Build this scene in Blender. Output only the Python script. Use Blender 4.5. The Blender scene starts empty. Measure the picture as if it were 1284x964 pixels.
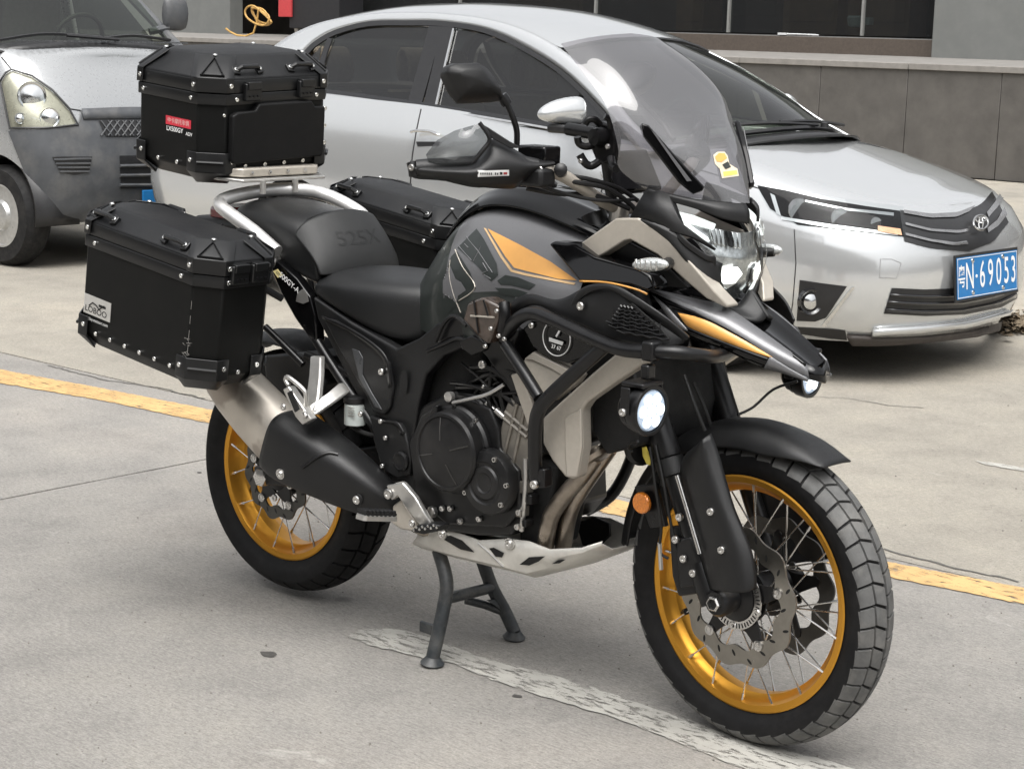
import bpy, bmesh, math, random
from mathutils import Vector, Matrix, noise
V = Vector
rad = math.radians
random.seed(7)
scene = bpy.context.scene
COL = scene.collection

# ------------------------------------------------------------------ camera
CAM = V((2.102, -3.214, 1.486))
YAW, PITCH, ROLL, FPX, PW, PH = rad(131.15), rad(-10.79), rad(1.55), 2331.0, 1284.0, 964.0
_fw = V((math.cos(PITCH)*math.cos(YAW), math.cos(PITCH)*math.sin(YAW), math.sin(PITCH)))
_r0 = _fw.cross(V((0, 0, 1))).normalized()
_u0 = _r0.cross(_fw)
_r = _r0*math.cos(ROLL) + _u0*math.sin(ROLL)
_u = _u0*math.cos(ROLL) - _r0*math.sin(ROLL)
cd = bpy.data.cameras.new('camera')
cd.sensor_fit = 'HORIZONTAL'; cd.sensor_width = 36.0; cd.lens = FPX/PW*36.0
cd.clip_start = 0.05; cd.clip_end = 500
co = bpy.data.objects.new('camera', cd); COL.objects.link(co)
co.matrix_world = Matrix(((_r.x, _u.x, -_fw.x, CAM.x), (_r.y, _u.y, -_fw.y, CAM.y), (_r.z, _u.z, -_fw.z, CAM.z), (0, 0, 0, 1)))
scene.camera = co

# ------------------------------------------------------------------ light: bright overcast
SUN_EL, SUN_AZ = 66.0, -50.0          # degrees; azimuth of the sun measured from +X towards +Y
w = bpy.data.worlds.new('World'); scene.world = w; w.use_nodes = True
nt = w.node_tree; nt.nodes.clear()
sky = nt.nodes.new('ShaderNodeTexSky'); sky.sky_type = 'NISHITA'; sky.sun_disc = False
sky.sun_elevation = rad(SUN_EL); sky.sun_rotation = rad(90 - SUN_AZ)
sky.air_density = 1.0; sky.dust_density = 6.0; sky.ozone_density = 1.0
hs = nt.nodes.new('ShaderNodeHueSaturation'); hs.inputs['Saturation'].default_value = 0.12
bg = nt.nodes.new('ShaderNodeBackground'); bg.inputs['Strength'].default_value = 0.135
wo = nt.nodes.new('ShaderNodeOutputWorld')
nt.links.new(sky.outputs[0], hs.inputs['Color']); nt.links.new(hs.outputs[0], bg.inputs['Color']); nt.links.new(bg.outputs[0], wo.inputs['Surface'])
sd = bpy.data.lights.new('sun', 'SUN'); sd.energy = 1.5; sd.angle = rad(58); sd.color = (1.0, 0.975, 0.94)
so = bpy.data.objects.new('sun', sd); COL.objects.link(so)
_sdir = V((math.cos(rad(SUN_EL))*math.cos(rad(SUN_AZ)), math.cos(rad(SUN_EL))*math.sin(rad(SUN_AZ)), math.sin(rad(SUN_EL))))
so.rotation_euler = _sdir.to_track_quat('Z', 'Y').to_euler(); so.location = _sdir*30
scene.view_settings.view_transform = 'Standard'; scene.view_settings.look = 'None'
scene.view_settings.gamma = 1.0; scene.view_settings.use_curve_mapping = False
scene.view_settings.exposure = 0.82
scene.render.engine = 'CYCLES'
scene.render.resolution_x = 1024; scene.render.resolution_y = 768
scene.cycles.max_bounces = 10; scene.cycles.transparent_max_bounces = 16

# ------------------------------------------------------------------ measuring: a photo pixel and one known coordinate give a point
def _ray(x, y): return _fw*FPX + _r*(x - PW/2) - _u*(y - PH/2)
def at(x, y, Y):
    d = _ray(x, y); return CAM + d*((Y - CAM.y)/d.y)
def atz(x, y, z):
    d = _ray(x, y); return CAM + d*((z - CAM.z)/d.z)
def atx(x, y, X):
    d = _ray(x, y); return CAM + d*((X - CAM.x)/d.x)
def A(*pts): return [at(*p) for p in pts]
def AY(Y, *pts): return [at(p[0], p[1], Y) for p in pts]

# ------------------------------------------------------------------ mesh builder
def frame_of(d, up=V((0, 0, 1))):
    d = d.normalized()
    if abs(d.dot(up)) > 0.97: up = V((1, 0, 0))
    x = up.cross(d).normalized(); return x, d.cross(x)
def cm(pts, n=6, closed=False):
    """catmull-rom through points"""
    P = [V(p) for p in pts]; out = []; m = len(P)
    for i in range(m if closed else m-1):
        if closed: a, b, c, d = P[i-1], P[i], P[(i+1) % m], P[(i+2) % m]
        else: a, b, c, d = P[max(i-1, 0)], P[i], P[i+1], P[min(i+2, m-1)]
        for k in range(n):
            t = k/n
            out.append(0.5*((2*b) + (c-a)*t + (2*a-5*b+4*c-d)*t*t + (3*b-a-3*c+d)*t**3))
    if not closed: out.append(P[-1])
    return out
def dense(rows, n=4):
    """smooth patch that passes through its traced points and keeps its outline"""
    R = [cm(r, n) for r in rows]
    C = [cm([r[k] for r in R], n) for k in range(len(R[0]))]
    return [[C[k][i] for k in range(len(C))] for i in range(len(C[0]))]
class MB:
    def __init__(s): s.v = []; s.f = []
    def add(s, vs, fs):
        o = len(s.v); s.v += [V(p) for p in vs]; s.f += [tuple(i+o for i in f) for f in fs]; return s
    def box(s, c, d, R=None):
        c = V(c); vs = []
        for z in (-1, 1):
            for x, y in ((-1, -1), (1, -1), (1, 1), (-1, 1)):
                p = V((x*d[0]/2, y*d[1]/2, z*d[2]/2)); vs.append(c + (R @ p if R else p))
        return s.add(vs, [(3, 2, 1, 0), (4, 5, 6, 7), (0, 1, 5, 4), (1, 2, 6, 5), (2, 3, 7, 6), (3, 0, 4, 7)])
    def prism(s, poly, off):
        poly = [V(p) for p in poly]; off = V(off); n = len(poly)
        nrm = V((0, 0, 0))
        for i in range(n): nrm += poly[i].cross(poly[(i+1) % n])
        if nrm.dot(off) < 0: poly = poly[::-1]
        vs = poly + [p + off for p in poly]
        return s.add(vs, [tuple(range(n-1, -1, -1)), tuple(range(n, 2*n))] + [(i, (i+1) % n, n+(i+1) % n, n+i) for i in range(n)])
    def tube(s, pts, r, n=10, closed=False, caps=True, flat=None):
        P = [V(p) for p in pts]; m = len(P); rs = r if isinstance(r, (list, tuple)) else [r]*m
        vs = []; fs = []; pd = None
        for i in range(m):
            if closed: d = P[(i+1) % m] - P[i-1]
            else: d = P[min(i+1, m-1)] - P[max(i-1, 0)]
            if d.length < 1e-9: d = V((0, 0, 1))
            d.normalize()
            if i == 0: x, y = frame_of(d)
            else:
                q = pd.rotation_difference(d); x = q @ x; y = q @ y
            pd = d
            for k in range(n):
                a = 2*math.pi*k/n
                vs.append(P[i] + (x*math.cos(a) + y*math.sin(a)*(flat or 1))*rs[i])
        for i in range(m if closed else m-1):
            j = (i+1) % m
            for k in range(n): fs.append((i*n+k, i*n+(k+1) % n, j*n+(k+1) % n, j*n+k))
        if caps and not closed: fs += [tuple(range(n-1, -1, -1)), tuple((m-1)*n+k for k in range(n))]
        return s.add(vs, fs)
    def lathe(s, prof, c, ax, n=28, closed=False, a0=0):
        """prof: (radius, height along ax)"""
        c = V(c); ax = V(ax).normalized(); x, y = frame_of(ax); vs = []; fs = []; m = len(prof)
        for (r, h) in prof:
            for k in range(n):
                a = a0 + 2*math.pi*k/n; vs.append(c + ax*h + (x*math.cos(a) + y*math.sin(a))*max(r, 1e-5))
        for i in range(m if closed else m-1):
            j = (i+1) % m
            for k in range(n): fs.append((i*n+k, i*n+(k+1) % n, j*n+(k+1) % n, j*n+k))
        if not closed:
            if prof[0][0] > 1e-4: fs.append(tuple(range(n-1, -1, -1)))
            if prof[-1][0] > 1e-4: fs.append(tuple((m-1)*n+k for k in range(n)))
        return s.add(vs, fs)
    def grid(s, rows, wrap=False, caps=False):
        n = len(rows[0]); m = len(rows); vs = [V(p) for r in rows for p in r]; fs = []
        for i in range(m-1):
            for k in range(n if wrap else n-1):
                fs.append((i*n+k, i*n+(k+1) % n, (i+1)*n+(k+1) % n, (i+1)*n+k))
        if caps: fs += [tuple(range(n-1, -1, -1)), tuple((m-1)*n+k for k in range(n))]
        return s.add(vs, fs)
    def mir(s):
        o = MB(); o.v = [V((p.x, -p.y, p.z)) for p in s.v]; o.f = [tuple(reversed(f)) for f in s.f]; return o
    def both(s):
        o = MB(); m = s.mir(); o.add(s.v, s.f); o.add(m.v, m.f); return o
    def xf(s, M):
        s.v = [M @ p for p in s.v]; return s
    def mesh(s, name, smooth=True, ang=38, merge=0.0, fixn=True):
        me = bpy.data.meshes.new(name); me.from_pydata([tuple(p) for p in s.v], [], s.f)
        if merge or fixn:
            bm = bmesh.new(); bm.from_mesh(me)
            if merge: bmesh.ops.remove_doubles(bm, verts=bm.verts, dist=merge)
            if fixn: bmesh.ops.recalc_face_normals(bm, faces=bm.faces)
            bm.to_mesh(me); bm.free()
        if smooth:
            me.polygons.foreach_set('use_smooth', [True]*len(me.polygons)); me.set_sharp_from_angle(angle=rad(ang))
        return me
    def build(s, name, mat, parent=None, bevel=0, seg=2, sub=0, solid=0, off=-1, smooth=True, ang=38, merge=0.0, fixn=True, label=None, crease=None):
        me = s.mesh(name, smooth, 180 if sub else ang, merge, fixn)
        return link(name, me, mat, parent, bevel, seg, sub, solid, off, label)
def pair(mb, name, mat_, parent=None, **kw):
    """a piece on the right side and its twin on the left side"""
    m2 = mb.mir(); return mb.build(name, mat_, parent, **kw), m2.build(name, mat_, parent, **kw)
def link(name, me, mat, parent=None, bevel=0, seg=2, sub=0, solid=0, off=-1, label=None):
    o = bpy.data.objects.new(name, me); COL.objects.link(o)
    mats = mat if isinstance(mat, (list, tuple)) else [mat]
    if not me.materials:
        for m in mats: me.materials.append(m)
    if parent: o.parent = parent
    if sub:
        m = o.modifiers.new('sub', 'SUBSURF'); m.levels = sub; m.render_levels = sub
    if solid:
        m = o.modifiers.new('solid', 'SOLIDIFY'); m.thickness = solid; m.offset = off
    if bevel:
        m = o.modifiers.new('bev', 'BEVEL'); m.width = bevel; m.segments = seg; m.limit_method = 'ANGLE'; m.angle_limit = rad(32); m.harden_normals = False
    if label: o['label'] = label
    return o
def thing(name, label, cat, loc=(0, 0, 0), group=None):
    o = bpy.data.objects.new(name, None); COL.objects.link(o); o.location = loc; o.empty_display_size = .1
    o['label'] = label; o['category'] = cat
    if group: o['group'] = group
    return o
def tag(o, label=None, cat=None, group=None, kind=None):
    if label: o['label'] = label
    if cat: o['category'] = cat
    if group: o['group'] = group
    if kind: o['kind'] = kind
    return o
def text(name, body, origin, xdir, ydir, size, mat, parent=None, depth=.0004, align='CENTER', bold=0, sx=1.0):
    """lettering as a flat mesh: origin = centre, xdir = reading direction, ydir = up"""
    c = bpy.data.curves.new(name, 'FONT'); c.body = body; c.size = 1.0; c.align_x = align; c.align_y = 'CENTER'; c.extrude = 0; c.offset = bold
    o = bpy.data.objects.new(name, c); COL.objects.link(o)
    dg = bpy.context.evaluated_depsgraph_get(); me = bpy.data.meshes.new_from_object(o.evaluated_get(dg))
    bpy.data.objects.remove(o); bpy.data.curves.remove(c)
    x = V(xdir).normalized(); z = x.cross(V(ydir)).normalized(); y = z.cross(x)
    M = Matrix(((x.x*sx, y.x, z.x, origin[0]), (x.y*sx, y.y, z.y, origin[1]), (x.z*sx, y.z, z.z, origin[2]), (0, 0, 0, 1))) @ Matrix.Diagonal((size, size, size, 1))
    me.transform(M); me.materials.clear(); me.name = name
    return link(name, me, mat, parent)
def bolt(mb, c, ax, r=.006, h=.004, n=10, sock=True):
    """round bolt head with a socket"""
    ax = V(ax).normalized()
    if sock: mb.lathe([(r, 0), (r, h*.75), (r*.86, h), (r*.5, h), (r*.45, h*.45), (0, h*.45)], c, ax, n)
    else: mb.lathe([(r, 0), (r*.95, h*.5), (r*.7, h*.85), (0, h)], c, ax, n)
    return mb

# ------------------------------------------------------------------ materials
def nodes(name):
    m = bpy.data.materials.new(name); m.use_nodes = True; t = m.node_tree
    return m, t, t.nodes['Principled BSDF'], t.nodes['Material Output']
def N(t, typ, **kw):
    n = t.nodes.new(typ)
    for k, v in kw.items():
        if k in n.inputs: n.inputs[k].default_value = v
        else: setattr(n, k, v)
    return n
def ramp(t, src, stops):
    r = t.nodes.new('ShaderNodeValToRGB'); e = r.color_ramp.elements
    while len(e) > 1: e.remove(e[0])
    for i, (p, c) in enumerate(stops):
        x = e[0] if i == 0 else e.new(p)
        x.position = p; x.color = (*c, 1) if len(c) == 3 else c
    t.links.new(src, r.inputs[0]); return r
def mat(name, col, rough=.5, metal=0., coat=0., spec=.5, var=.12, vscale=30., rvar=.12, bump=0., bscale=400., coat_r=.05, dust=0., dscale=6.):
    """painted / plastic / metal surface with uneven tone, uneven gloss, fine relief and a little dust"""
    m, t, b, o = nodes(name); L = t.links.new
    tc = N(t, 'ShaderNodeTexCoord'); n1 = N(t, 'ShaderNodeTexNoise', Scale=vscale, Detail=5.0, Roughness=.6)
    L(tc.outputs['Object'], n1.inputs['Vector'])
    lo = [c*(1-var) for c in col]; hi = [min(1, c*(1+var)) for c in col]
    r1 = ramp(t, n1.outputs['Fac'], [(.3, lo), (.7, hi)])
    colout = r1.outputs[0]
    if dust:
        n3 = N(t, 'ShaderNodeTexNoise', Scale=dscale, Detail=8.0, Roughness=.68); L(tc.outputs['Object'], n3.inputs['Vector'])
        rd = ramp(t, n3.outputs['Fac'], [(.45, (0, 0, 0)), (.75, (1, 1, 1))])
        mu = N(t, 'ShaderNodeMath', operation='MULTIPLY'); L(rd.outputs[0], mu.inputs[0]); mu.inputs[1].default_value = dust
        mx = N(t, 'ShaderNodeMix', data_type='RGBA'); L(mu.outputs[0], mx.inputs[0]); L(colout, mx.inputs[6]); mx.inputs[7].default_value = (.30, .28, .25, 1)
        colout = mx.outputs[2]
    L(colout, b.inputs['Base Color'])
    n2 = N(t, 'ShaderNodeTexNoise', Scale=vscale*.6+3, Detail=6.0, Roughness=.65); L(tc.outputs['Object'], n2.inputs['Vector'])
    mr = N(t, 'ShaderNodeMapRange'); L(n2.outputs['Fac'], mr.inputs[0]); mr.inputs[1].default_value = .25; mr.inputs[2].default_value = .75
    mr.inputs[3].default_value = max(.02, rough-rvar); mr.inputs[4].default_value = min(1, rough+rvar); L(mr.outputs[0], b.inputs['Roughness'])
    b.inputs['Metallic'].default_value = metal; b.inputs['Specular IOR Level'].default_value = spec
    b.inputs['Coat Weight'].default_value = coat; b.inputs['Coat Roughness'].default_value = coat_r
    if bump:
        nb = N(t, 'ShaderNodeTexNoise', Scale=bscale, Detail=3.0); L(tc.outputs['Object'], nb.inputs['Vector'])
        bp = N(t, 'ShaderNodeBump', Strength=bump, Distance=.002); L(nb.outputs['Fac'], bp.inputs['Height']); L(bp.outputs[0], b.inputs['Normal'])
    return m
def glass(name, tint=(.6, .62, .64), rough=.02, alpha=.35, ior=1.45):
    """thin tinted sheet: see-through tint + sharp reflections by angle"""
    m, t, b, o = nodes(name); L = t.links.new; t.nodes.remove(b)
    tr = N(t, 'ShaderNodeBsdfTransparent'); tr.inputs[0].default_value = (*tint, 1)
    gl = N(t, 'ShaderNodeBsdfGlossy', Roughness=rough); fr = N(t, 'ShaderNodeFresnel', IOR=ior)
    ge = N(t, 'ShaderNodeNewGeometry'); mi = N(t, 'ShaderNodeMix', data_type='FLOAT'); mi.inputs[2].default_value = ior; mi.inputs[3].default_value = 1/ior
    L(ge.outputs['Backfacing'], mi.inputs[0]); L(mi.outputs[0], fr.inputs['IOR'])      # same sheet from either side
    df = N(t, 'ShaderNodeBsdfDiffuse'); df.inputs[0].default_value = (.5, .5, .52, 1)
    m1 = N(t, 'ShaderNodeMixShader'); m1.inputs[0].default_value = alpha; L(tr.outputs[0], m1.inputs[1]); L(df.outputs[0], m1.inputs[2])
    m2 = N(t, 'ShaderNodeMixShader'); L(fr.outputs[0], m2.inputs[0]); L(m1.outputs[0], m2.inputs[1]); L(gl.outputs[0], m2.inputs[2]); L(m2.outputs[0], o.inputs['Surface'])
    return m
def emit(name, col, st):
    m, t, b, o = nodes(name); b.inputs['Base Color'].default_value = (*col, 1); b.inputs['Emission Color'].default_value = (*col, 1); b.inputs['Emission Strength'].default_value = st
    nz = N(t, 'ShaderNodeTexNoise', Scale=60.0); r = ramp(t, nz.outputs['Fac'], [(.3, [c*.9 for c in col]), (.7, col)]); t.links.new(r.outputs[0], b.inputs['Base Color'])
    return m

# ================================================================== THE SETTING
def ground_mat(name, base, warm, sc=1.0):
    m, t, b, o = nodes(name); L = t.links.new
    tc = N(t, 'ShaderNodeTexCoord')
    mp = N(t, 'ShaderNodeMapping'); mp.inputs['Scale'].default_value = (11, 34, 1); mp.inputs['Rotation'].default_value = (0, 0, rad(3)); L(tc.outputs['Object'], mp.inputs['Vector'])
    streak = N(t, 'ShaderNodeTexNoise', Scale=4.0, Detail=8.0, Roughness=.75); L(mp.outputs[0], streak.inputs['Vector'])
    big = N(t, 'ShaderNodeTexNoise', Scale=.55*sc, Detail=6.0, Roughness=.62); L(tc.outputs['Object'], big.inputs['Vector'])
    mid = N(t, 'ShaderNodeTexNoise', Scale=3.2*sc, Detail=8.0, Roughness=.7); L(tc.outputs['Object'], mid.inputs['Vector'])
    grain = N(t, 'ShaderNodeTexNoise', Scale=170.0, Detail=5.0, Roughness=.8); L(tc.outputs['Object'], grain.inputs['Vector'])
    def mixc(fac, a, c, mode='MIX', f=None):
        x = N(t, 'ShaderNodeMix', data_type='RGBA', blend_type=mode)
        if f is not None: x.inputs[0].default_value = f
        else: L(fac, x.inputs[0])
        L(a, x.inputs[6]); L(c, x.inputs[7]); return x.outputs[2]
    r0 = ramp(t, big.outputs['Fac'], [(.30, [c*.86 for c in base]), (.52, base), (.72, warm)])
    r1 = ramp(t, streak.outputs['Fac'], [(.30, (.55, .55, .55)), (.5, (1, 1, 1)), (.70, (1.45, 1.44, 1.42))])
    r2 = ramp(t, mid.outputs['Fac'], [(.28, (.78, .78, .79)), (.5, (1, 1, 1)), (.72, (1.16, 1.15, 1.12))])
    r3 = ramp(t, grain.outputs['Fac'], [(.30, (.55, .55, .55)), (.5, (1, 1, 1)), (.72, (1.35, 1.35, 1.34))])
    c = mixc(None, r0.outputs[0], r1.outputs[0], 'MULTIPLY', .7); c = mixc(None, c, r2.outputs[0], 'MULTIPLY', .9); c = mixc(None, c, r3.outputs[0], 'MULTIPLY', .75)
    # old oil drips and scuffed pale patches
    vo = N(t, 'ShaderNodeTexVoronoi', Scale=1.35); L(tc.outputs['Object'], vo.inputs['Vector'])
    rv = ramp(t, vo.outputs['Distance'], [(.025, (1, 1, 1)), (.045, (0, 0, 0))])
    dk = N(t, 'ShaderNodeRGB'); dk.outputs[0].default_value = (.09, .085, .08, 1)
    mu = N(t, 'ShaderNodeMath', operation='MULTIPLY'); L(rv.outputs[0], mu.inputs[0]); mu.inputs[1].default_value = .55
    c = mixc(mu.outputs[0], c, dk.outputs[0])
    pn = N(t, 'ShaderNodeTexNoise', Scale=4.4, Detail=7.0, Roughness=.7, Distortion=.6); mp2 = N(t, 'ShaderNodeMapping'); mp2.inputs['Scale'].default_value = (.7, 1.8, 1); mp2.inputs['Location'].default_value = (3.3, 1.7, 0)
    L(tc.outputs['Object'], mp2.inputs['Vector']); L(mp2.outputs[0], pn.inputs['Vector'])
    rp = ramp(t, pn.outputs['Fac'], [(.66, (0, 0, 0)), (.74, (1, 1, 1))]); pale = N(t, 'ShaderNodeRGB'); pale.outputs[0].default_value = (.50, .48, .44, 1)
    mu2 = N(t, 'ShaderNodeMath', operation='MULTIPLY'); L(rp.outputs[0], mu2.inputs[0]); mu2.inputs[1].default_value = .45
    c = mixc(mu2.outputs[0], c, pale.outputs[0])
    L(c, b.inputs['Base Color']); b.inputs['Roughness'].default_value = .88; b.inputs['Specular IOR Level'].default_value = .3
    ad = N(t, 'ShaderNodeMath', operation='MULTIPLY_ADD'); L(streak.outputs['Fac'], ad.inputs[0]); ad.inputs[1].default_value = 1.6; L(grain.outputs['Fac'], ad.inputs[2])
    bp = N(t, 'ShaderNodeBump', Strength=.8, Distance=.0025); L(ad.outputs[0], bp.inputs['Height']); L(bp.outputs[0], b.inputs['Normal'])
    return m
def paint_mat(name, col, wear):
    """road paint, worn through to the concrete in ragged spots"""
    m, t, b, o = nodes(name); L = t.links.new; tc = N(t, 'ShaderNodeTexCoord')
    n1 = N(t, 'ShaderNodeTexNoise', Scale=34.0, Detail=11.0, Roughness=.82); mp = N(t, 'ShaderNodeMapping'); mp.inputs['Scale'].default_value = (.5, 1.6, 1); L(tc.outputs['Object'], mp.inputs['Vector']); L(mp.outputs[0], n1.inputs['Vector'])
    n2 = N(t, 'ShaderNodeTexNoise', Scale=7.0, Detail=6.0); L(tc.outputs['Object'], n2.inputs['Vector'])
    r = ramp(t, n2.outputs['Fac'], [(.3, [c*.72 for c in col]), (.6, col)]); L(r.outputs[0], b.inputs['Base Color']); b.inputs['Roughness'].default_value = .8
    a = ramp(t, n1.outputs['Fac'], [(wear-.02, (0, 0, 0)), (wear+.03, (1, 1, 1))]); tr = N(t, 'ShaderNodeBsdfTransparent'); mx = N(t, 'ShaderNodeMixShader')
    L(a.outputs[0], mx.inputs[0]); L(tr.outputs[0], mx.inputs[1]); L(b.outputs[0], mx.inputs[2]); L(mx.outputs[0], o.inputs['Surface'])
    return m
M_near = ground_mat('worn_grey_concrete', (.248, .237, .220), (.30, .278, .250))
M_far = ground_mat('pale_dusty_concrete', (.285, .265, .228), (.345, .312, .258))
M_bed = mat('joint_dirt', (.07, .065, .055), .95, var=.4, vscale=80)
M_yel = paint_mat('worn_yellow_road_paint', (.53, .345, .15), .43)
M_whi = paint_mat('worn_white_road_paint', (.40, .39, .355), .45)

g = MB(); g.add([(-160, -60, -.03), (60, -60, -.03), (60, 160, -.03), (-160, 160, -.03)], [(0, 1, 2, 3)])
ground = tag(g.build('ground', M_bed, smooth=False), kind='structure')
random.seed(3)
def slab(x0, x1, y0, y1, m, z=0.0):
    """one poured concrete slab with slightly ragged edges"""
    def edge(a, b, horiz):
        n = 28 if abs(b-a) > 3 else 14; out = []
        for i in range(n):
            tt = a + (b-a)*i/n; out.append(tt)
        return out
    gp = .005; P = []
    j = lambda: random.uniform(-.0035, .0035)
    x0 += gp; x1 -= gp; y0 += gp; y1 -= gp
    for xx in edge(x0, x1, 1): P.append(V((xx, y0 + j(), z)))
    for yy in edge(y0, y1, 0): P.append(V((x1 + j(), yy, z)))
    for xx in edge(x1, x0, 1): P.append(V((xx, y1 + j(), z)))
    for yy in edge(y1, y0, 0): P.append(V((x0 + j(), yy, z)))
    return MB().prism(P, (0, 0, -.026)).build('concrete_slab', m, ground, smooth=False)
xs = [-42, -32, -22.8, -17.8, -12.8, -7.81, -2.81, 2.2, 7.2, 14]
for i in range(len(xs)-1):
    slab(xs[i], xs[i+1], -3.5, 1.47 + .0, M_near)
    slab(xs[i], xs[i+1], -9.0, -3.5, M_near)
    slab((-42, -32, -23, -17, -14, -11.5, -9.2, 2.6, 7.2, 14)[i], (-42, -32, -23, -17, -14, -11.5, -9.2, 2.6, 7.2, 14)[i+1], 1.47, 6.55, M_far)
    slab(xs[i]+3.6, xs[i+1]+3.6, 6.55, 11.4, M_far)
    slab(xs[i]+.6, xs[i+1]+.6, 11.4, 15.66, M_far)
def marking(name, poly, m, jag=.006, n=10, z=.003):
    P = [atz(x, y, z) for x, y in poly]; out = []
    for i in range(len(P)):
        a, b = P[i], P[(i+1) % len(P)]; k = max(2, int((b-a).length/.02))
        for q in range(k):
            p = a.lerp(b, q/k); out.append(V((p.x + random.uniform(-jag, jag), p.y + random.uniform(-jag, jag)*1.3, z)))
    return MB().add(out, [tuple(range(len(out)))]).build(name, m, ground, smooth=False)
marking('yellow_line', [(-420, 385), (0, 463), (130, 487), (262, 513), (500, 566), (770, 625), (940, 663), (1115, 704), (1284, 737), (1560, 800), (1560, 822), (1284, 757), (1115, 723), (940, 683), (770, 645), (500, 585), (265, 531), (130, 502), (0, 480), (-420, 401)], M_yel, .004)
marking('white_line', [(437, 797), (450, 789), (490, 787), (530, 795), (600, 822), (700, 848), (800, 880), (900, 915), (1010, 946), (1110, 973), (1280, 1022), (1180, 1040), (1000, 984), (930, 962), (860, 934), (780, 902), (700, 878), (640, 860), (600, 845), (570, 831), (535, 826), (500, 816), (460, 808)], M_whi, .003)
marking('white_line', [(1222, 577), (1255, 581), (1300, 589), (1300, 593), (1262, 587), (1235, 582)], M_whi, .002)
# hairline cracks as thin sunken-looking dirt lines
M_crack = mat('crack_dirt', (.10, .095, .085), .95, var=.3, vscale=90)
def crack(pts, wd=.004):
    P = []; src = [atz(x, y, .0022) for x, y in pts]
    for i in range(len(src)-1):
        k = max(2, int((src[i+1]-src[i]).length/.03))
        for q in range(k): P.append(src[i].lerp(src[i+1], q/k) + V((random.uniform(-.006, .006), random.uniform(-.008, .008), 0)))
    rows = [[p + V((0, wd*random.uniform(.3, 1), 0)), p - V((0, wd*random.uniform(.3, 1), 0))] for p in P]
    MB().grid(rows).build('crack', M_crack, ground, smooth=False)
crack([(1012, 497), (1060, 499), (1115, 508), (1168, 512)], .005)
crack([(1108, 688), (1150, 700), (1200, 712), (1290, 731)], .008)
crack([(60, 458), (130, 476), (200, 486), (262, 501)], .007)
crack([(300, 640), (330, 648), (360, 662)], .002)

# drips of old oil, and loose grit
M_oil = mat('old_oil_drip', (.055, .052, .048), .7, var=.3, vscale=60)
for px_, py_, a_, b_ in ((337, 819.5, .024, .010), (648, 872, .012, .006), (250, 592, .009, .005)):
    c_ = atz(px_, py_, .0018); MB().add([c_ + V((a_*math.cos(t_)*(1+.18*math.sin(3*t_+px_)), b_*1.6*math.sin(t_)*(1+.18*math.cos(2*t_+py_)), 0)) for t_ in [i*math.pi/10 for i in range(20)]], [tuple(range(20))]).build('oil_drip', M_oil, ground, smooth=False)
gt = MB(); random.seed(17)
for i in range(900):
    px_, py_ = random.uniform(-40, 1320), 470 + 500*random.random()**.8; p = atz(px_, py_, 0); s_ = random.choice((.0012, .0016, .002, .003)) * random.uniform(.7, 1.4)
    gt.add([p+V((s_, 0, .3*s_)), p+V((0, s_*.8, .4*s_)), p+V((-s_, 0, .3*s_)), p+V((0, -s_*.8, .4*s_)), p+V((.2*s_, 0, s_*1.1)), p+V((0, 0, -.002))], [(0, 1, 4), (1, 2, 4), (2, 3, 4), (3, 0, 4), (1, 0, 5), (2, 1, 5), (3, 2, 5), (0, 3, 5)])
tag(gt.build('loose_grit', mat('grit_stone', (.20, .185, .165), .9, var=.5, vscale=30), smooth=False), 'fine loose grit scattered over the concrete', 'grit', kind='stuff')
# ---------------- raised, tiled loading platform behind the cars
WY = 15.69
M_tile = mat('brown_grey_stone_tile', (.088, .082, .075), .55, var=.16, vscale=4, rvar=.1, bump=.15, bscale=60, dust=.12, dscale=2.2)
M_cope = mat('pale_stone_coping', (.22, .207, .19), .7, var=.14, vscale=9, bump=.2, bscale=90)
M_floor = mat('platform_floor_stone', (.20, .19, .177), .75, var=.15, vscale=5)
plat = thing('loading_platform', 'raised platform faced with large brown grey stone tiles behind the parked cars', 'platform', (-12, WY, 0))
def wp(p): return V(p) - V((-12, WY, 0))
def onplat(mb): mb.v = [wp(p) for p in mb.v]; return mb
ZT = 1.235
onplat(MB().box((-16, WY+1.93, .59), (50, 3.78, 1.17))).build('core', M_floor, plat)
k = 0; x = -7.46 + 1.15*7
while x > -30:
    onplat(MB().box((x-.575, WY+.02, .585 + .003*(k % 3)), (1.143, .04, 1.16))).build('tile', M_tile, plat, bevel=.003, seg=1); x -= 1.15; k += 1
x = .6; k = 0
while x > -38:
    L_ = 2.3; onplat(MB().box((x-L_/2, WY+.16, ZT-.035), (L_-.006, .38, .07))).build('coping_stone', M_cope, plat, bevel=.006); x -= L_
fl = MB(); fl.add([(-41, WY+.35, ZT-.012), (9, WY+.35, ZT-.012), (9, WY+3.9, ZT+.055), (-41, WY+3.9, ZT+.055)], [(0, 1, 2, 3)])
onplat(fl).build('floor', M_floor, plat, smooth=False)

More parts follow.
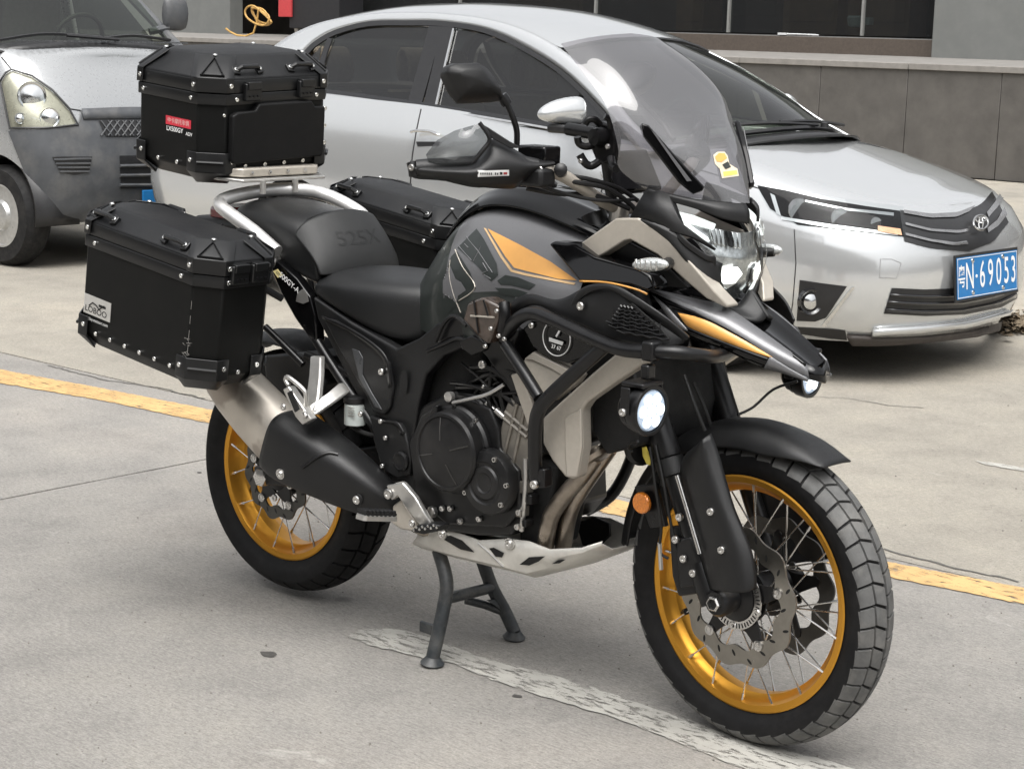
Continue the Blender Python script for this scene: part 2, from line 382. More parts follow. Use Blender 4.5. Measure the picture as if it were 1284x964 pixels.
# ---------------- shop front on the platform
GY = WY + 3.4; GZ = ZT + .045
M_skirt = mat('brown_skirting', (.085, .068, .055), .5, var=.15)
M_mull = mat('window_frame_grey', (.22, .22, .21), .45)
M_wallp = mat('grey_green_wall_panel', (.155, .16, .153), .6, var=.06, vscale=3, dust=.08)
M_pane = glass('shop_window_glass', (.42, .46, .45), .01, .03)
M_room = mat('dim_room', (.10, .085, .07), .8, var=.3, vscale=2)
M_wood = mat('brown_cabinet_wood', (.22, .105, .045), .5, var=.25, vscale=6)
M_blk = mat('black_cabinet', (.016, .018, .02), .5)
shop = thing('shop_front', 'dark glazed shop front with brown skirting on the platform', 'building', (-14, GY, 0))
def sp(mb): mb.v = [p - V((-14, GY, 0)) for p in mb.v]; return mb
def gx(px, py=40): return at(px, py, GY).x
xr = gx(1182); xl = gx(408, 20)
hz = 3.4
for a, b in ((gx(1080), xr), (gx(912), gx(1080)), (gx(745), gx(912)), (gx(575), gx(745)), (xl, gx(575))):
    sp(MB().box(((a+b)/2, GY+.05, GZ+.25+hz/2), (b-a-.03, .012, hz))).build('pane', M_pane, shop)
    sp(MB().box((a, GY+.03, GZ+.25+hz/2), (.035, .06, hz))).build('mullion', M_mull, shop)
sp(MB().box(((xl+xr)/2, GY, GZ+.09), (xr-xl, .16, .26))).build('skirting', M_skirt, shop, bevel=.004)
sp(MB().box(((xl+xr)/2, GY+.02, GZ+.226), (xr-xl, .12, .012))).build('window_sill', mat('grey_sill', (.2, .2, .195), .5), shop)
xr2 = xr + 9.0
sp(MB().box(((xr+xr2)/2, GY-.12, GZ+1.9), (xr2-xr, .3, 3.9))).build('wall_panel', M_wallp, shop, bevel=.01)
xa, xb = gx(215, 20), gx(303, 20)
sp(MB().box(((xa+xb)/2-3, GY-.12, GZ+1.9), (xb-xa+6, .3, 3.9))).build('wall_panel', M_wallp, shop, bevel=.01)
sp(MB().box((-14, GY+.6, GZ+3.9), (60, 2.0, .5))).build('lintel', M_wallp, shop)
sp(MB().box((-14, GY+4.2, GZ+2.0), (60, .1, 4.2))).build('back_wall', M_room, shop)
sp(MB().box((-14, GY+2.1, GZ-.03), (60, 4.2, .04))).build('floor', M_room, shop)
sp(MB().box((-14, GY+2.1, GZ+4.2), (60, 4.4, .1))).build('ceiling', M_room, shop)
for px, wd, h, m, d in ((1045, .9, 1.0, M_wood, .9), (1130, 1.3, 1.1, M_wood, 1.2), (700, 1.6, 1.2, M_wood, 1.6), (885, .5, .8, M_wood, .7), (970, 1.1, 1.4, M_blk, 1.2)):
    sp(MB().box((gx(px)+d*-.9, GY+d, GZ+.25+h/2), (wd, .5, h)).box((gx(px)+d*-.9, GY+d-.26, GZ+.25+h*.55), (wd*.9, .02, h*.75))).build('cabinet', m, shop, bevel=.01)
M_wht = mat('white_plastic', (.62, .63, .63), .5)
sp(MB().lathe([(.05, 0), (.10, .02), (.12, .13), (.10, .16), (0, .16)], (gx(1075)-.25, GY+.35, GZ+.36), (0, 0, 1), 14).box((gx(1085)-.25, GY+.4, GZ+.45), (.2, .1, .1))).build('white_bowl', M_wht, shop)
sp(MB().tube(cm([(gx(978), GY-.03, GZ+.245), (gx(1000), GY-.04, GZ+.25), (gx(1028), GY-.03, GZ+.245)], 4), [.012]*9, 6).box((gx(984), GY-.04, GZ+.25), (.14, .06, .03))).build('paper_roll', M_wht, shop)

# ---------------- tool cart and hose in the doorway on the platform
M_red = mat('red_tool_cart', (.50, .055, .06), .45, var=.1); M_blkp = mat('black_cart_paint', (.018, .018, .02), .45)
M_cast = mat('bare_metal', (.52, .5, .46), .4, metal=.8)
c0 = at(392, 30, GY-1.0)
cart = thing('tool_cart', 'black workshop tool cart with a red end panel on castors', 'tool cart', (c0.x, GY-1.0, GZ-.04))
cw = at(418, 20, GY-1.0).x - at(356, 20, GY-1.0).x
MB().box((0, .3, .75), (cw, .55, 1.15)).build('cabinet', M_blkp, cart, bevel=.01)
pxw = at(366, 10, GY-1.0).x - at(350, 10, GY-1.0).x
rp = MB().box((at(358, 10, GY-1.0).x - c0.x, .0, .33 + .6), (pxw, .04, 1.15)); rp.build('end_panel', M_red, cart, bevel=.008)
for dx in (-.32, .32):
    for dy in (.1, .5):
        wh = MB().lathe([(.0, -.018), (.05, -.018), (.055, -.01), (.055, .01), (.05, .018), (0, .018)], (dx*cw/.8, dy, .055), (0, 1, 0), 16)
        o_ = wh.build('castor', M_blkp, cart)
        MB().prism([(dx*cw/.8-.05, dy-.03, .17), (dx*cw/.8+.05, dy-.03, .17), (dx*cw/.8+.012, dy-.03, .045), (dx*cw/.8-.012, dy-.03, .045)], (0, .06, 0)).build('bracket', M_cast, o_)
M_hose = mat('orange_yellow_hose', (.48, .29, .085), .5, var=.2, vscale=14)
hp = []
for i in range(64):
    a = i/64*math.pi*2*3.2; s_ = 1 - .10*math.sin(a*.37+1)
    c_ = at(325, 21, GY-1.35); hp.append(V((c_.x + .26*s_*math.cos(a+.6) + .03*math.sin(i*.8), GY-1.35+.05*math.sin(a*.5), c_.z + .005 + .14*s_*math.sin(a) + .02*math.sin(i*.55))))
hp += [V((hp[-1].x-.1, GY-1.4, ZT+.08)), V((hp[-1].x-.4, GY-1.5, ZT+.035)), at(283, 36, GY-1.6)]
hose = MB().tube(cm(hp, 2), .017, 7).build('air_hose', M_hose)
tag(hose, 'coiled orange air hose hanging beside the tool cart with its end on the ledge', 'hose')
# dirt and leaf litter along the drain beyond the silver car
M_lit = mat('dry_leaf_litter', (.13, .10, .065), .9, var=.5, vscale=60)
lb = MB(); random.seed(11)
for i in range(260):
    p = atz(random.gauss(1278, 20), random.gauss(412, 5), 0); s_ = random.uniform(.012, .045); a = random.uniform(0, 6.3); h = random.uniform(.004, .05)
    c_, s2 = math.cos(a)*s_, math.sin(a)*s_
    lb.add([p+V((c_, s2, h)), p+V((-s2*.6, c_*.6, h+random.uniform(-.004, .02))), p+V((-c_, -s2, h)), p+V((s2*.6, -c_*.6, h+random.uniform(-.004, .02)))], [(0, 1, 2, 3)])
tag(lb.build('leaf_litter', M_lit, smooth=False, fixn=False), 'strip of dry leaf litter and dirt on the ground past the silver car', 'leaf litter', kind='stuff')

# ---------------- unseen building added behind the camera to block low sky and darken reflections
M_opp = mat('brown_render_wall', (.13, .115, .10), .8, var=.2, vscale=1.2, dust=.1)
M_oppw = mat('dark_window_glass', (.02, .022, .024), .12, coat=.5)
opp = thing('added_street_building', 'unseen brown building with dark windows added behind the camera for reflections', 'building', (-4, -12.5, 0))
MB().box((0, -3, 3.1), (70, 6, 6.2)).build('wall', M_opp, opp)
MB().box((0, -.1, 6.3), (70.4, .9, .3)).build('cornice', M_opp, opp)
for i in range(17):
    for j in range(2):
        x_ = -32+i*4; z_ = 1.4+j*3.0
        w_ = MB().box((x_, .01, z_+.3), (2.2, .08, 1.7 if j else 2.4)).build('window', M_oppw, opp); MB().box((x_, .08, z_-.6 if j else .5), (2.4, .2, .08)).build('sill', M_cope, w_)

# ================================================================== SILVER SEDAN
def lerp_tab(tab, x):
    if x <= tab[0][0]: return tab[0][1]
    for (a, fa), (b, fb) in zip(tab, tab[1:]):
        if x <= b:
            t = (x-a)/(b-a); return fa + (fb-fa)*t
    return tab[-1][1]
class RingBody:
    """car body below the belt: plan outlines stacked over height; nose at +x"""
    def __init__(s, org, xf, xr, wd, ztop, zbot, af, pf, ar, pr):
        s.org = V(org); s.xf, s.xr, s.wd, s.ztop, s.zbot, s.af, s.pf, s.ar, s.pr = xf, xr, wd, ztop, zbot, af, pf, ar, pr
    def plan(s, k, n=30):
        """near half outline (y<=0) from nose to tail at level k: list of (x,y)"""
        xf, xr, w = lerp_tab(s.xf, k), lerp_tab(s.xr, k), lerp_tab(s.wd, k); out = []
        for i in range(n):
            th = math.pi/2*i/n; c, s_ = math.cos(th)**(2/s.pf), math.sin(th)**(2/s.pf)
            out.append((xf - s.af + s.af*c, -w*s_))
        m = 22
        for i in range(m): out.append((xf - s.af + (xr + s.ar - xf + s.af)*i/m, -w))
        for i in range(n+1):
            th = math.pi/2*(1-i/n); c, s_ = math.cos(th)**(2/s.pr), max(0, math.sin(th))**(2/s.pr)
            out.append((xr + s.ar - s.ar*c, -w*s_))
        return out
    def zz(s, x, k): return s.zbot + (lerp_tab(s.ztop, x) - s.zbot)*k
    def F(s, p):
        q = p - s.org; k = (q.z - s.zbot)/max(.01, lerp_tab(s.ztop, q.x) - s.zbot); k = max(0, min(1, k))
        xf, xr, w = lerp_tab(s.xf, k), lerp_tab(s.xr, k), lerp_tab(s.wd, k)
        yy = abs(q.y)/w
        if q.x > xf - s.af: return ((q.x - xf + s.af)/s.af)**s.pf + yy**s.pf - 1
        if q.x < xr + s.ar: return (abs(q.x - xr - s.ar)/s.ar)**s.pr + yy**s.pr - 1
        return yy**6 - 1
    def hit(s, px, py, off=0.0, t0=None):
        d = _ray(px, py).normalized(); dist = (s.org - CAM).length
        t = dist - 4.2; step = .02; prev = t
        for i in range(420):
            t += step
            if s.F(CAM + d*t) < 0: break
            prev = t
        a, b = prev, t
        for _ in range(22):
            m = (a+b)/2
            if s.F(CAM + d*m) < 0: b = m
            else: a = m
        p = CAM + d*b
        if off:
            e = .004; g = V((s.F(p+V((e, 0, 0)))-s.F(p-V((e, 0, 0))), s.F(p+V((0, e, 0)))-s.F(p-V((0, e, 0))), s.F(p+V((0, 0, e)))-s.F(p-V((0, 0, e)))))
            if g.length > 1e-9: p = p + g.normalized()*off
        return p
    def patch(s, top, bot, nu=12, nv=5, off=.003, rel=True):
        """curved patch over the body between two traced lines"""
        def samp(L, t):
            x = t*(len(L)-1); i = min(int(x), len(L)-2); f = x-i
            return (L[i][0]+(L[i+1][0]-L[i][0])*f, L[i][1]+(L[i+1][1]-L[i][1])*f)
        rows = []
        for j in range(nv+1):
            row = []
            for i in range(nu+1):
                a, b = samp(top, i/nu), samp(bot, i/nu); t = j/nv
                row.append(s.hit(a[0]+(b[0]-a[0])*t, a[1]+(b[1]-a[1])*t, off) - (s.org if rel else V()))
            rows.append(row)
        return MB().grid(rows)
    def line(s, pts, off=.003, n=6, rel=True):
        out = []
        for i in range(len(pts)-1):
            for k in range(n):
                f = k/n; out.append(s.hit(pts[i][0]+(pts[i+1][0]-pts[i][0])*f, pts[i][1]+(pts[i+1][1]-pts[i][1])*f, off) - (s.org if rel else V()))
        out.append(s.hit(*pts[-1], off) - (s.org if rel else V())); return out
    def shell(s, levels, deck=lambda x: True, crown=lambda x: .05, ny=8):
        rows = []
        for k in levels:
            r = []
            pl = s.plan(k)
            near = [V((x, y, s.zz(x, k))) for x, y in pl]
            r = near + [V((p.x, -p.y, p.z)) for p in near[-2:0:-1]]
            rows.append(r)
        mb = MB().grid(rows, wrap=True)
        top = [V((x, y, s.zz(x, 1))) for x, y in s.plan(levels[-1])]
        dk = []
        for p in top:
            row = []
            for j in range(ny+1):
                f = -1 + 2*j/ny; row.append(V((p.x, -p.y*f*-1 if False else p.y*-f, p.z + crown(p.x)*(1-f*f)*min(1, abs(p.y)/.5))))
            dk.append(row)
        i0 = 0
        while i0 < len(dk)-1:
            if deck(dk[i0][0].x) and deck(dk[i0+1][0].x): mb.grid([dk[i0], dk[i0+1]])
            i0 += 1
        return mb
def paint_silver(name, col, fl=.7, rough=.32):
    m = mat(name, col, rough, metal=fl, coat=1.0, var=.01, vscale=60, rvar=.02, coat_r=.03, dust=.015, dscale=2); return m
M_silver = paint_silver('silver_metallic_paint', (.62, .635, .64), .62, .17)
M_trim = mat('black_car_trim', (.016, .016, .017), .38, rvar=.08)
M_trimg = mat('gloss_black_trim', (.010, .010, .011), .14, coat=.6, rvar=.05)
M_cglass = glass('tinted_car_glass', (.17, .185, .18), .015, .02, 1.6)
M_wglass = glass('car_windscreen_glass', (.50, .56, .48), .015, .02, 1.55)
M_chrome = mat('chrome', (.74, .74, .73), .14, metal=1.0, rvar=.05)
M_seat = mat('beige_car_seat', (.36, .30, .23), .8, bump=.2)
M_dash = mat('dark_dashboard', (.03, .03, .03), .7)
M_tyre = mat('tyre_rubber', (.012, .012, .0125), .72, var=.25, vscale=50, rvar=.12, spec=.25, bump=.15, bscale=300, dust=.07, dscale=14)
M_alloy = mat('wheel_silver', (.5, .5, .49), .35, metal=.7)
M_lens = glass('clear_lamp_lens', (.88, .90, .90), .02, .006, 1.28)
M_refl = mat('lamp_reflector', (.70, .71, .71), .16, metal=1.0, rvar=.03, vscale=8)
CARO = V((-2.71, 4.43, 0))
car = thing('sedan_car', 'silver four door sedan with a blue number plate parked behind the motorcycle', 'car', CARO)
cb = RingBody(CARO, xf=[(0, .84), (.1, .90), (.3, .935), (.55, .945), (.78, .925), (.92, .87), (1, .79)], xr=[(0, -3.98), (.4, -4.12), (.8, -4.10), (1, -3.98)],
    wd=[(0, .80), (.12, .855), (.3, .884), (.5, .885), (.62, .880), (.74, .869), (.82, .853), (.92, .829), (1, .806)],
    ztop=[(-3.7, 1.10), (-2.6, 1.125), (-1.8, 1.10), (-.8, 1.03), (-.55, 1.005), (0, .93), (.3, .865), (.6, .80), (.95, .735)], zbot=.19, af=1.0, pf=3.1, ar=.5, pr=5.0)
crn = lambda x: lerp_tab([(-3.7, .02), (-3.0, .05), (-.9, .05), (-.5, .085), (.0, .085), (.5, .055), (.8, .02)], x)
body = cb.shell([0, .04, .1, .2, .3, .42, .55, .68, .78, .86, .92, .965, 1], deck=lambda x: x > -.50 or x < -3.1, crown=crn)
bo = body.build('body', M_silver, car, merge=.0004, ang=50)
arch = MB().lathe([(.345, -.3), (.345, .3)], (0, -.80, .315), (0, 1, 0), 40).lathe([(.345, -.3), (.345, .3)], (0, .80, .315), (0, 1, 0), 40)
arch.lathe([(.345, -.3), (.345, .3)], (-2.7, -.80, .315), (0, 1, 0), 40).lathe([(.345, -.3), (.345, .3)], (-2.7, .80, .315), (0, 1, 0), 40)
# wheel arches are cut out by deleting the faces inside them and lining the hole
bm = bmesh.new(); bm.from_mesh(bo.data)
bmesh.ops.subdivide_edges(bm, edges=[e for e in bm.edges if all(min(abs(v.co.x), abs(v.co.x+2.7)) < .6 and abs(v.co.y) > .6 and v.co.z < .8 for v in e.verts)], cuts=2, use_grid_fill=True)
dl = [f for f in bm.faces if any(math.hypot(f.calc_center_median().x - ax, f.calc_center_median().z - .315) < .355 for ax in (0, -2.7)) and abs(f.calc_center_median().y) > .55]
bmesh.ops.delete(bm, geom=dl, context='FACES')
for e in bm.edges:
    if e.is_boundary:
        for v_ in e.verts:
            for ax in (0, -2.7):
                d_ = math.hypot(v_.co.x-ax, v_.co.z-.315)
                if d_ < .5 and abs(v_.co.y) > .55 and v_.co.z > .2: v_.co.x = ax+(v_.co.x-ax)*.36/d_; v_.co.z = .315+(v_.co.z-.315)*.36/d_
bm.to_mesh(bo.data); bm.free()
bo.data.polygons.foreach_set('use_smooth', [True]*len(bo.data.polygons))
for ax in (0, -2.7):
    for sy in (-1, 1):
        ln = MB(); rows = []
        for i in range(21):
            a = math.pi*i/20*1.1 - .05*math.pi; rows.append([V((ax+.36*math.cos(a), sy*yy, .315+.36*math.sin(a))) for yy in (.50, .84)])
        ln.grid(rows).build('wheel_arch', M_trim, car, solid=.01)
def car_wheel(parent, c, sy, r=.315, wd=.2, rim=.205, cover=False):
    w_ = MB().lathe([(rim, -wd/2), (r-.03, -wd/2), (r-.008, -wd/2+.03), (r, -wd/4), (r, wd/4), (r-.008, wd/2-.03), (r-.03, wd/2), (rim, wd/2)], c, (0, 1, 0), 40, closed=True)
    o = w_.build('wheel', M_tyre, parent)
    d = MB().lathe([(rim, 0), (rim, .012), (rim-.012, .012), (rim-.02, -.01), (rim*.55, -.012), (rim*.42, .02), (rim*.2, .028), (0, .028)], V(c)+V((0, sy*(wd/2-.012), 0)), (0, sy, 0), 40)
    d.build('rim', M_alloy, o)
    for i in range(10 if cover else 5):
        hb = MB(); a = 2*math.pi*i/(10 if cover else 5); hb.lathe([(.018 if cover else .03, 0), (0, .003)], V(c)+V((rim*.76*math.cos(a), sy*(wd/2-.019), rim*.76*math.sin(a))), (0, sy, 0), 10)
        hb.build('rim_hole', M_trim, o)
    return o
for ax in (0, -2.7):
    for sy in (-1, 1): car_wheel(car, (ax, sy*.76, .315), sy)
MB().box((-1.75, 0, .42), (2.6, 1.5, .04)).build('floor_pan', M_dash, car)
MB().box((-1.3, 0, .21), (3.9, 1.1, .05)).build('underbody', M_trim, car)
# ---- greenhouse traced on the inclined side plane
def sidept(px, py, dn=0.0, rel=True):
    n = V((0, -1, .52)).normalized(); p0 = CARO + V((0, -.80, 1.05)); d = _ray(px, py); n2 = V((0, -1, -.0)); nn = V((0, 1, -.52)).normalized()
    t = (p0 - CAM).dot(nn)/d.dot(nn); p = CAM + d*t - nn*dn
    return p - (CARO if rel else V())
railT = [(300, 108), (326, 74), (348, 55), (377, 38), (412, 26), (464, 17.5), (510, 15.5), (554, 16.5), (615, 24), (668, 41), (715, 70), (762, 113), (797, 156), (836, 190)]
railB = [(338, 112), (360, 90), (382, 68), (398, 53), (422, 39.5), (464, 29), (510, 28), (554, 28.5), (610, 37.5), (655, 57), (704, 87), (745, 125), (776, 160), (806, 196)]
def sm(L, n=4): return [(p.x, p.y) for p in cm([V((a, b, 0)) for a, b in L], n)]
T_, B_ = sm(railT), sm(railB)
rt = [sidept(*p, .002) for p in T_]; rb = [sidept(*p, .006) for p in B_]
rm = [a.lerp(b, .45) + V((0, -.012, .006)) for a, b in zip(rt, rb)]
side = MB().grid([rt, rm, rb]); pair(side, 'roof_rail', M_silver, car, sub=1, solid=.012, off=-1)
# roof skin
rows = []
for i, p in enumerate(rt):
    if -2.95 < p.x < -1.02:
        rows.append([V((p.x + (.07*(1-f*f) if p.x > -1.35 else 0)*max(0, (p.x+1.35)/.33), p.y*f, p.z + .062*(1-abs(f)**2.4))) for f in (1, .93, .8, .6, .3, 0, -.3, -.6, -.8, -.93, -1)])
roof = MB().grid(rows); roof.build('roof', M_silver, car, sub=1)
rowF = rows[-1] if rows[-1][0].x > rows[0][0].x else rows[0]; rowR = rows[0] if rows[-1][0].x > rows[0][0].x else rows[-1]
# windscreen
base = [V((-.34+.27*(1-f*f), .73*f, .985+.075*(1-f*f))) for f in (-1, -.8, -.5, -.2, 0, .2, .5, .8, 1)]
topw = [V((rowF[5].x + (rowF[0].x-rowF[5].x)*f*f, abs(rowF[0].y)*f*.97, rowF[5].z - .006 + (rowF[0].z-rowF[5].z)*abs(f)**2.4)) for f in (-1, -.8, -.5, -.2, 0, .2, .5, .8, 1)]
ws = MB().grid([[a.lerp(b, t) + V((.035, 0, .035))*math.sin(t*math.pi)*.9 for a, b in zip(base, topw)] for t in (0, .2, .4, .6, .8, 1)])
ws.build('windscreen', M_wglass, car, sub=1)
MB().tube([p + V((.0, 0, .002)) for p in base], .014, 6).tube([p + V((0, 0, .002)) for p in topw], .010, 6).build('windscreen_seal', M_trim, car)
MB().grid([[p + V((.0, 0, -.012)) for p in base], [p + V((.16-.02*abs(p.y), 0, -.02)) for p in base]]).build('cowl', M_trim, car, solid=.01)
# rear window + parcel area
rb2 = [V((-3.42, .62*f, 1.15)) for f in (-1, -.5, 0, .5, 1)]; rt2 = [V((rowR[0].x-.03, abs(rowR[0].y)*f*.96, rowR[5].z-.01+(rowR[0].z-rowR[5].z)*f*f)) for f in (-1, -.5, 0, .5, 1)]
MB().grid([[a.lerp(b, t) for a, b in zip(rb2, rt2)] for t in (0, .33, .66, 1)]).build('rear_window', M_cglass, car)
# side windows
def sidepane(name, poly, m, dn=.004):
    P = [sidept(*p, dn) for p in poly]; mb = MB().add(P, [tuple(range(len(P)))]); pair(mb, name, m, car, smooth=False)
sidepane('side_window', [(408, 112.5), (409, 76), (421, 48.6), (449.5, 38), (495, 34.5), (540, 34.5), (527, 85), (514, 129)], M_cglass)
sidepane('side_window', [(571, 37), (610, 44), (655, 64), (700, 93), (728, 114), (716, 160), (677, 153), (610, 143), (550, 133)], M_cglass)
sidepane('quarter_window', [(368, 100), (391, 72), (404, 58), (401, 78), (399, 110)], M_cglass)
sidepane('quarter_window', [(733, 120), (752, 140), (776, 168), (722, 161)], M_trimg)
def strip(name, pts, wpx, m, dn=.008, parent=None):
    """flat trim strip on the side plane"""
    P = sm(pts, 3) if len(pts) > 2 else pts; rows = []
    for i, p in enumerate(P):
        a = P[max(0, i-1)]; b = P[min(len(P)-1, i+1)]; dx, dy = b[0]-a[0], b[1]-a[1]; l = math.hypot(dx, dy); nx, ny = -dy/l*wpx/2, dx/l*wpx/2
        rows.append([sidept(p[0]+nx, p[1]+ny, dn), sidept(p[0]-nx, p[1]-ny, dn)])
    return pair(MB().grid(rows), name, m, parent or car, solid=.008, off=1, smooth=False)
strip('window_frame', [(345, 113), (384, 70), (400, 55), (424, 42), (464, 32), (510, 31), (556, 32), (608, 40), (653, 60), (702, 90), (742, 127), (778, 168)], 6, M_trim)
strip('pillar_trim', [(404, 115), (406, 80), (416, 50)], 6, M_trim)
strip('pillar_trim', [(549, 33), (535, 85), (522, 131)], 17, M_trim, .006)
strip('pillar_trim', [(564, 34), (553, 85), (541, 134)], 16, M_trim, .0075)
strip('window_runner', [(571, 38), (560, 85), (549, 134)], 2.2, M_chrome, .010)
strip('belt_trim', [(345, 111), (408, 116), (470, 124), (547, 135), (610, 145), (675, 156), (720, 164)], 5, M_trimg, .010)
strip('belt_trim', [(345, 115), (408, 120), (470, 128), (547, 139), (610, 149), (675, 160), (720, 168)], 2.5, M_chrome, .009)
# ---- interior
def seat_(x, y):
    s_ = thing_part = MB()
    s_.grid([[V((x+a, y+b*.25, z)) for b in (-1, -.8, .8, 1)] for a, z in ((.28, .62), (.28, .70), (-.2, .66), (-.34, .72), (-.50, 1.14), (-.58, 1.13), (-.44, .6))])
    s_.grid([[V((x-.52+a, y+b*.13, z)) for b in (-1, -.7, .7, 1)] for a, z in ((.03, 1.17), (.05, 1.25), (.0, 1.37), (-.07, 1.36), (-.06, 1.17))])
    s_.build('seat', M_seat, car, sub=1, solid=.02, off=0)
for x, y in ((-1.55, -.36), (-1.55, .36), (-2.45, -.36), (-2.45, .36)): seat_(x, y)
MB().grid([[V((-.35, y, .9)), V((-.55, y, 1.0)), V((-.95, y, .98)), V((-1.05, y, .88)), V((-1.0, y, .6))] for y in (-.72, -.4, 0, .4, .72)]).build('dashboard', M_dash, car, sub=1)
MB().tube([V((-1.12+.08*math.sin(a), -.36*-1+.18*math.cos(a), .98+.17*math.sin(a))) for a in [i*math.pi/12 for i in range(24)]], .014, 7, closed=True).build('steering_wheel', M_dash, car)
MB().grid([[V((x, y, z)) for y in (-.78, -.4, 0, .4, .78)] for x, z in ((-.9, .45), (-.9, .98), (-.88, 1.0))]).build('firewall', M_dash, car)
MB().box((-2.95, 0, .9), (.12, 1.4, .42)).box((-3.08, 0, 1.10), (.4, 1.3, .02)).build('parcel_shelf', M_dash, car)
for sy in (-1, 1): MB().box((-1.75, sy*.80, .75), (2.2, .03, .56)).build('door_lining', M_dash, car)
# ---- seams, handles, mirror
def seam(pts, r=.0035, m=M_trim, name='seam'): MB().tube(cb.line(pts, .000), r, 5).build(name, m, car)
seam([(528, 137), (522, 165), (517, 195), (514, 240), (512, 300)])
seam([(775, 172), (762, 205), (752, 250), (750, 300)])
seam([(996, 288), (998, 330), (994, 380), (990, 405)], .0025)
seam([(805, 178), (850, 205), (900, 220), (950, 236), (1000, 250), (1060, 262), (1130, 268)], .003)
MB().tube(cb.line([(520, 168), (527, 166), (545, 167), (557, 172)], .035), [.005]+[.012]*11+[.013]*6+[.005], 8, flat=.7).build('door_handle', M_chrome, car, sub=1)
MB().grid(cb.patch([(522, 176), (535, 171), (552, 174)], [(524, 182), (536, 187), (550, 180)], 6, 2, .002).v and [cb.line([(522, 178), (552, 178)], .002, 4), cb.line([(524, 184), (550, 183)], .002, 4)]).build('handle_recess', M_trim, car)
mc = at(706, 141, CARO.y-.95) - CARO
mr_ = []
for t_, (ux, hz_, zz, dp) in enumerate(((-.120, .010, -.012, .015), (-.108, .03, -.008, .035), (-.06, .052, .0, .055), (.0, .064, .006, .06), (.075, .07, .008, .06), (.09, .066, .008, .05))):
    mr_.append([mc + V((dp*math.cos(a)*.9, 0, 0)) + V((ux*.35, ux, 0))*1.0 + V((0, 0, zz + hz_*math.sin(a))) for a in [i*math.pi/7 for i in range(14)]])
mo = MB().grid(mr_, wrap=True, caps=True).build('wing_mirror', M_silver, car, sub=1)
MB().box(mc+V((.02, .02, -.075)), (.13, .17, .04)).tube([mc+V((-.01, .06, -.07)), mc+V((-.02, .16, -.06))], .03, 8).build('mirror_base', M_trim, mo, bevel=.012)
mrr = [V((p.x, -p.y, p.z)) for r in mr_ for p in r]
mi2 = MB(); mi2.grid(mr_, wrap=True, caps=True); mi2.mir().build('wing_mirror', M_silver, car, sub=1)
# ---- front: grille, lamps, bumper, plate (traced on the body)
E_ = lambda *p: list(p)
M_gbar = mat('grille_bar_grey', (.30, .30, .305), .25, metal=.7, rvar=.04)
cb.patch(E_((1128, 264), (1160, 270), (1200, 268), (1228, 258), (1243, 240)), E_((1134, 303), (1170, 312), (1214, 315), (1245, 303), (1264, 279)), 18, 5, .004).build('grille_panel', M_trim, car)
for tp, bt in ((E_((1132, 265), (1165, 270), (1200, 268), (1222, 259)), E_((1132, 269), (1165, 275), (1198, 274), (1214, 267))), (E_((1134, 280), (1165, 288), (1200, 290), (1212, 288)), E_((1134, 283), (1165, 291), (1200, 293.5), (1211, 291.5))), (E_((1134, 293), (1165, 301), (1195, 305), (1210, 303)), E_((1134, 296), (1165, 304), (1195, 308), (1212, 306))),
        (E_((1236, 268), (1246, 255), (1253, 243)), E_((1238, 274), (1249, 262), (1257, 250))), (E_((1236, 287), (1248, 277), (1258, 262)), E_((1237, 293), (1250, 284), (1261, 270)))):
    cb.patch(tp, bt, 14, 3, .010).build('grille_bar', M_gbar, car, ang=180)
# emblem: an oval ring holding two crossed ovals
ec = cb.hit(1223, 283, .030); exd = (cb.hit(1228, 283, .03)-cb.hit(1218, 283, .03)).normalized(); ezd = (cb.hit(1223, 278, .03)-cb.hit(1223, 288, .03)).normalized()
def oval(cx, cz, rx, rz): return [ec - CARO + exd*(cx+rx*math.cos(a)) + ezd*(cz+rz*math.sin(a)) for a in [i*math.pi/14 for i in range(28)]]
eo = MB().tube(oval(0, 0, .064, .046), .0050, 8, closed=True).tube(oval(0, .019, .046, .017), .0036, 8, closed=True).tube(oval(0, -.004, .018, .040), .0036, 8, closed=True).build('emblem', M_chrome, car)
cb.patch(E_((950, 233), (985, 239), (1030, 250), (1085, 259), (1128, 265)), E_((952, 238), (966, 262), (1000, 282), (1070, 290), (1133, 297)), 20, 6, .003).build('headlight_housing', mat('matte_lamp_black', (.008, .008, .009), .85, spec=.1), car)
hl = cb.patch(E_((950, 231), (985, 237), (1030, 248), (1085, 257), (1130, 263)), E_((951, 237), (965, 264), (1000, 284), (1070, 292), (1135, 299)), 24, 8, .018)
hlo = hl.build('headlight', M_lens, car, ang=180)
M_reflc = mat('dim_chrome', (.42, .43, .44), .18, metal=1.0, rvar=.05, vscale=30)
def lampdisc(px, py, r, dep, m=M_refl, parent=None, off=-.01):
    c = cb.hit(px, py, off) - CARO; n_ = (cb.hit(px, py, .02)-cb.hit(px, py, .0)).normalized()
    n_ = (n_*.3 + V((.85, -.45, 0))).normalized()
    return MB().lathe([(r, .012), (r*.97, .014), (r*.9, .008), (r*.55, -dep*.1), (0, -dep*.2)], c, n_, 20).build('reflector', m, parent or hlo)
lampdisc(1000, 262, .050, .05, M_reflc); lampdisc(1052, 272, .042, .05, M_reflc); lampdisc(1098, 279, .028, .03, M_reflc)
for tp, bt in ((E_((1010, 252), (1060, 262), (1120, 268)), E_((1010, 254), (1060, 265), (1120, 272))), (E_((980, 272), (1040, 282), (1125, 293)), E_((980, 276), (1040, 286), (1125, 296))), (E_((966, 243), (972, 246)), E_((974, 268), (980, 272)))):
    cb.patch(tp, bt, 8, 2, .006).build('reflector', M_refl, hlo)
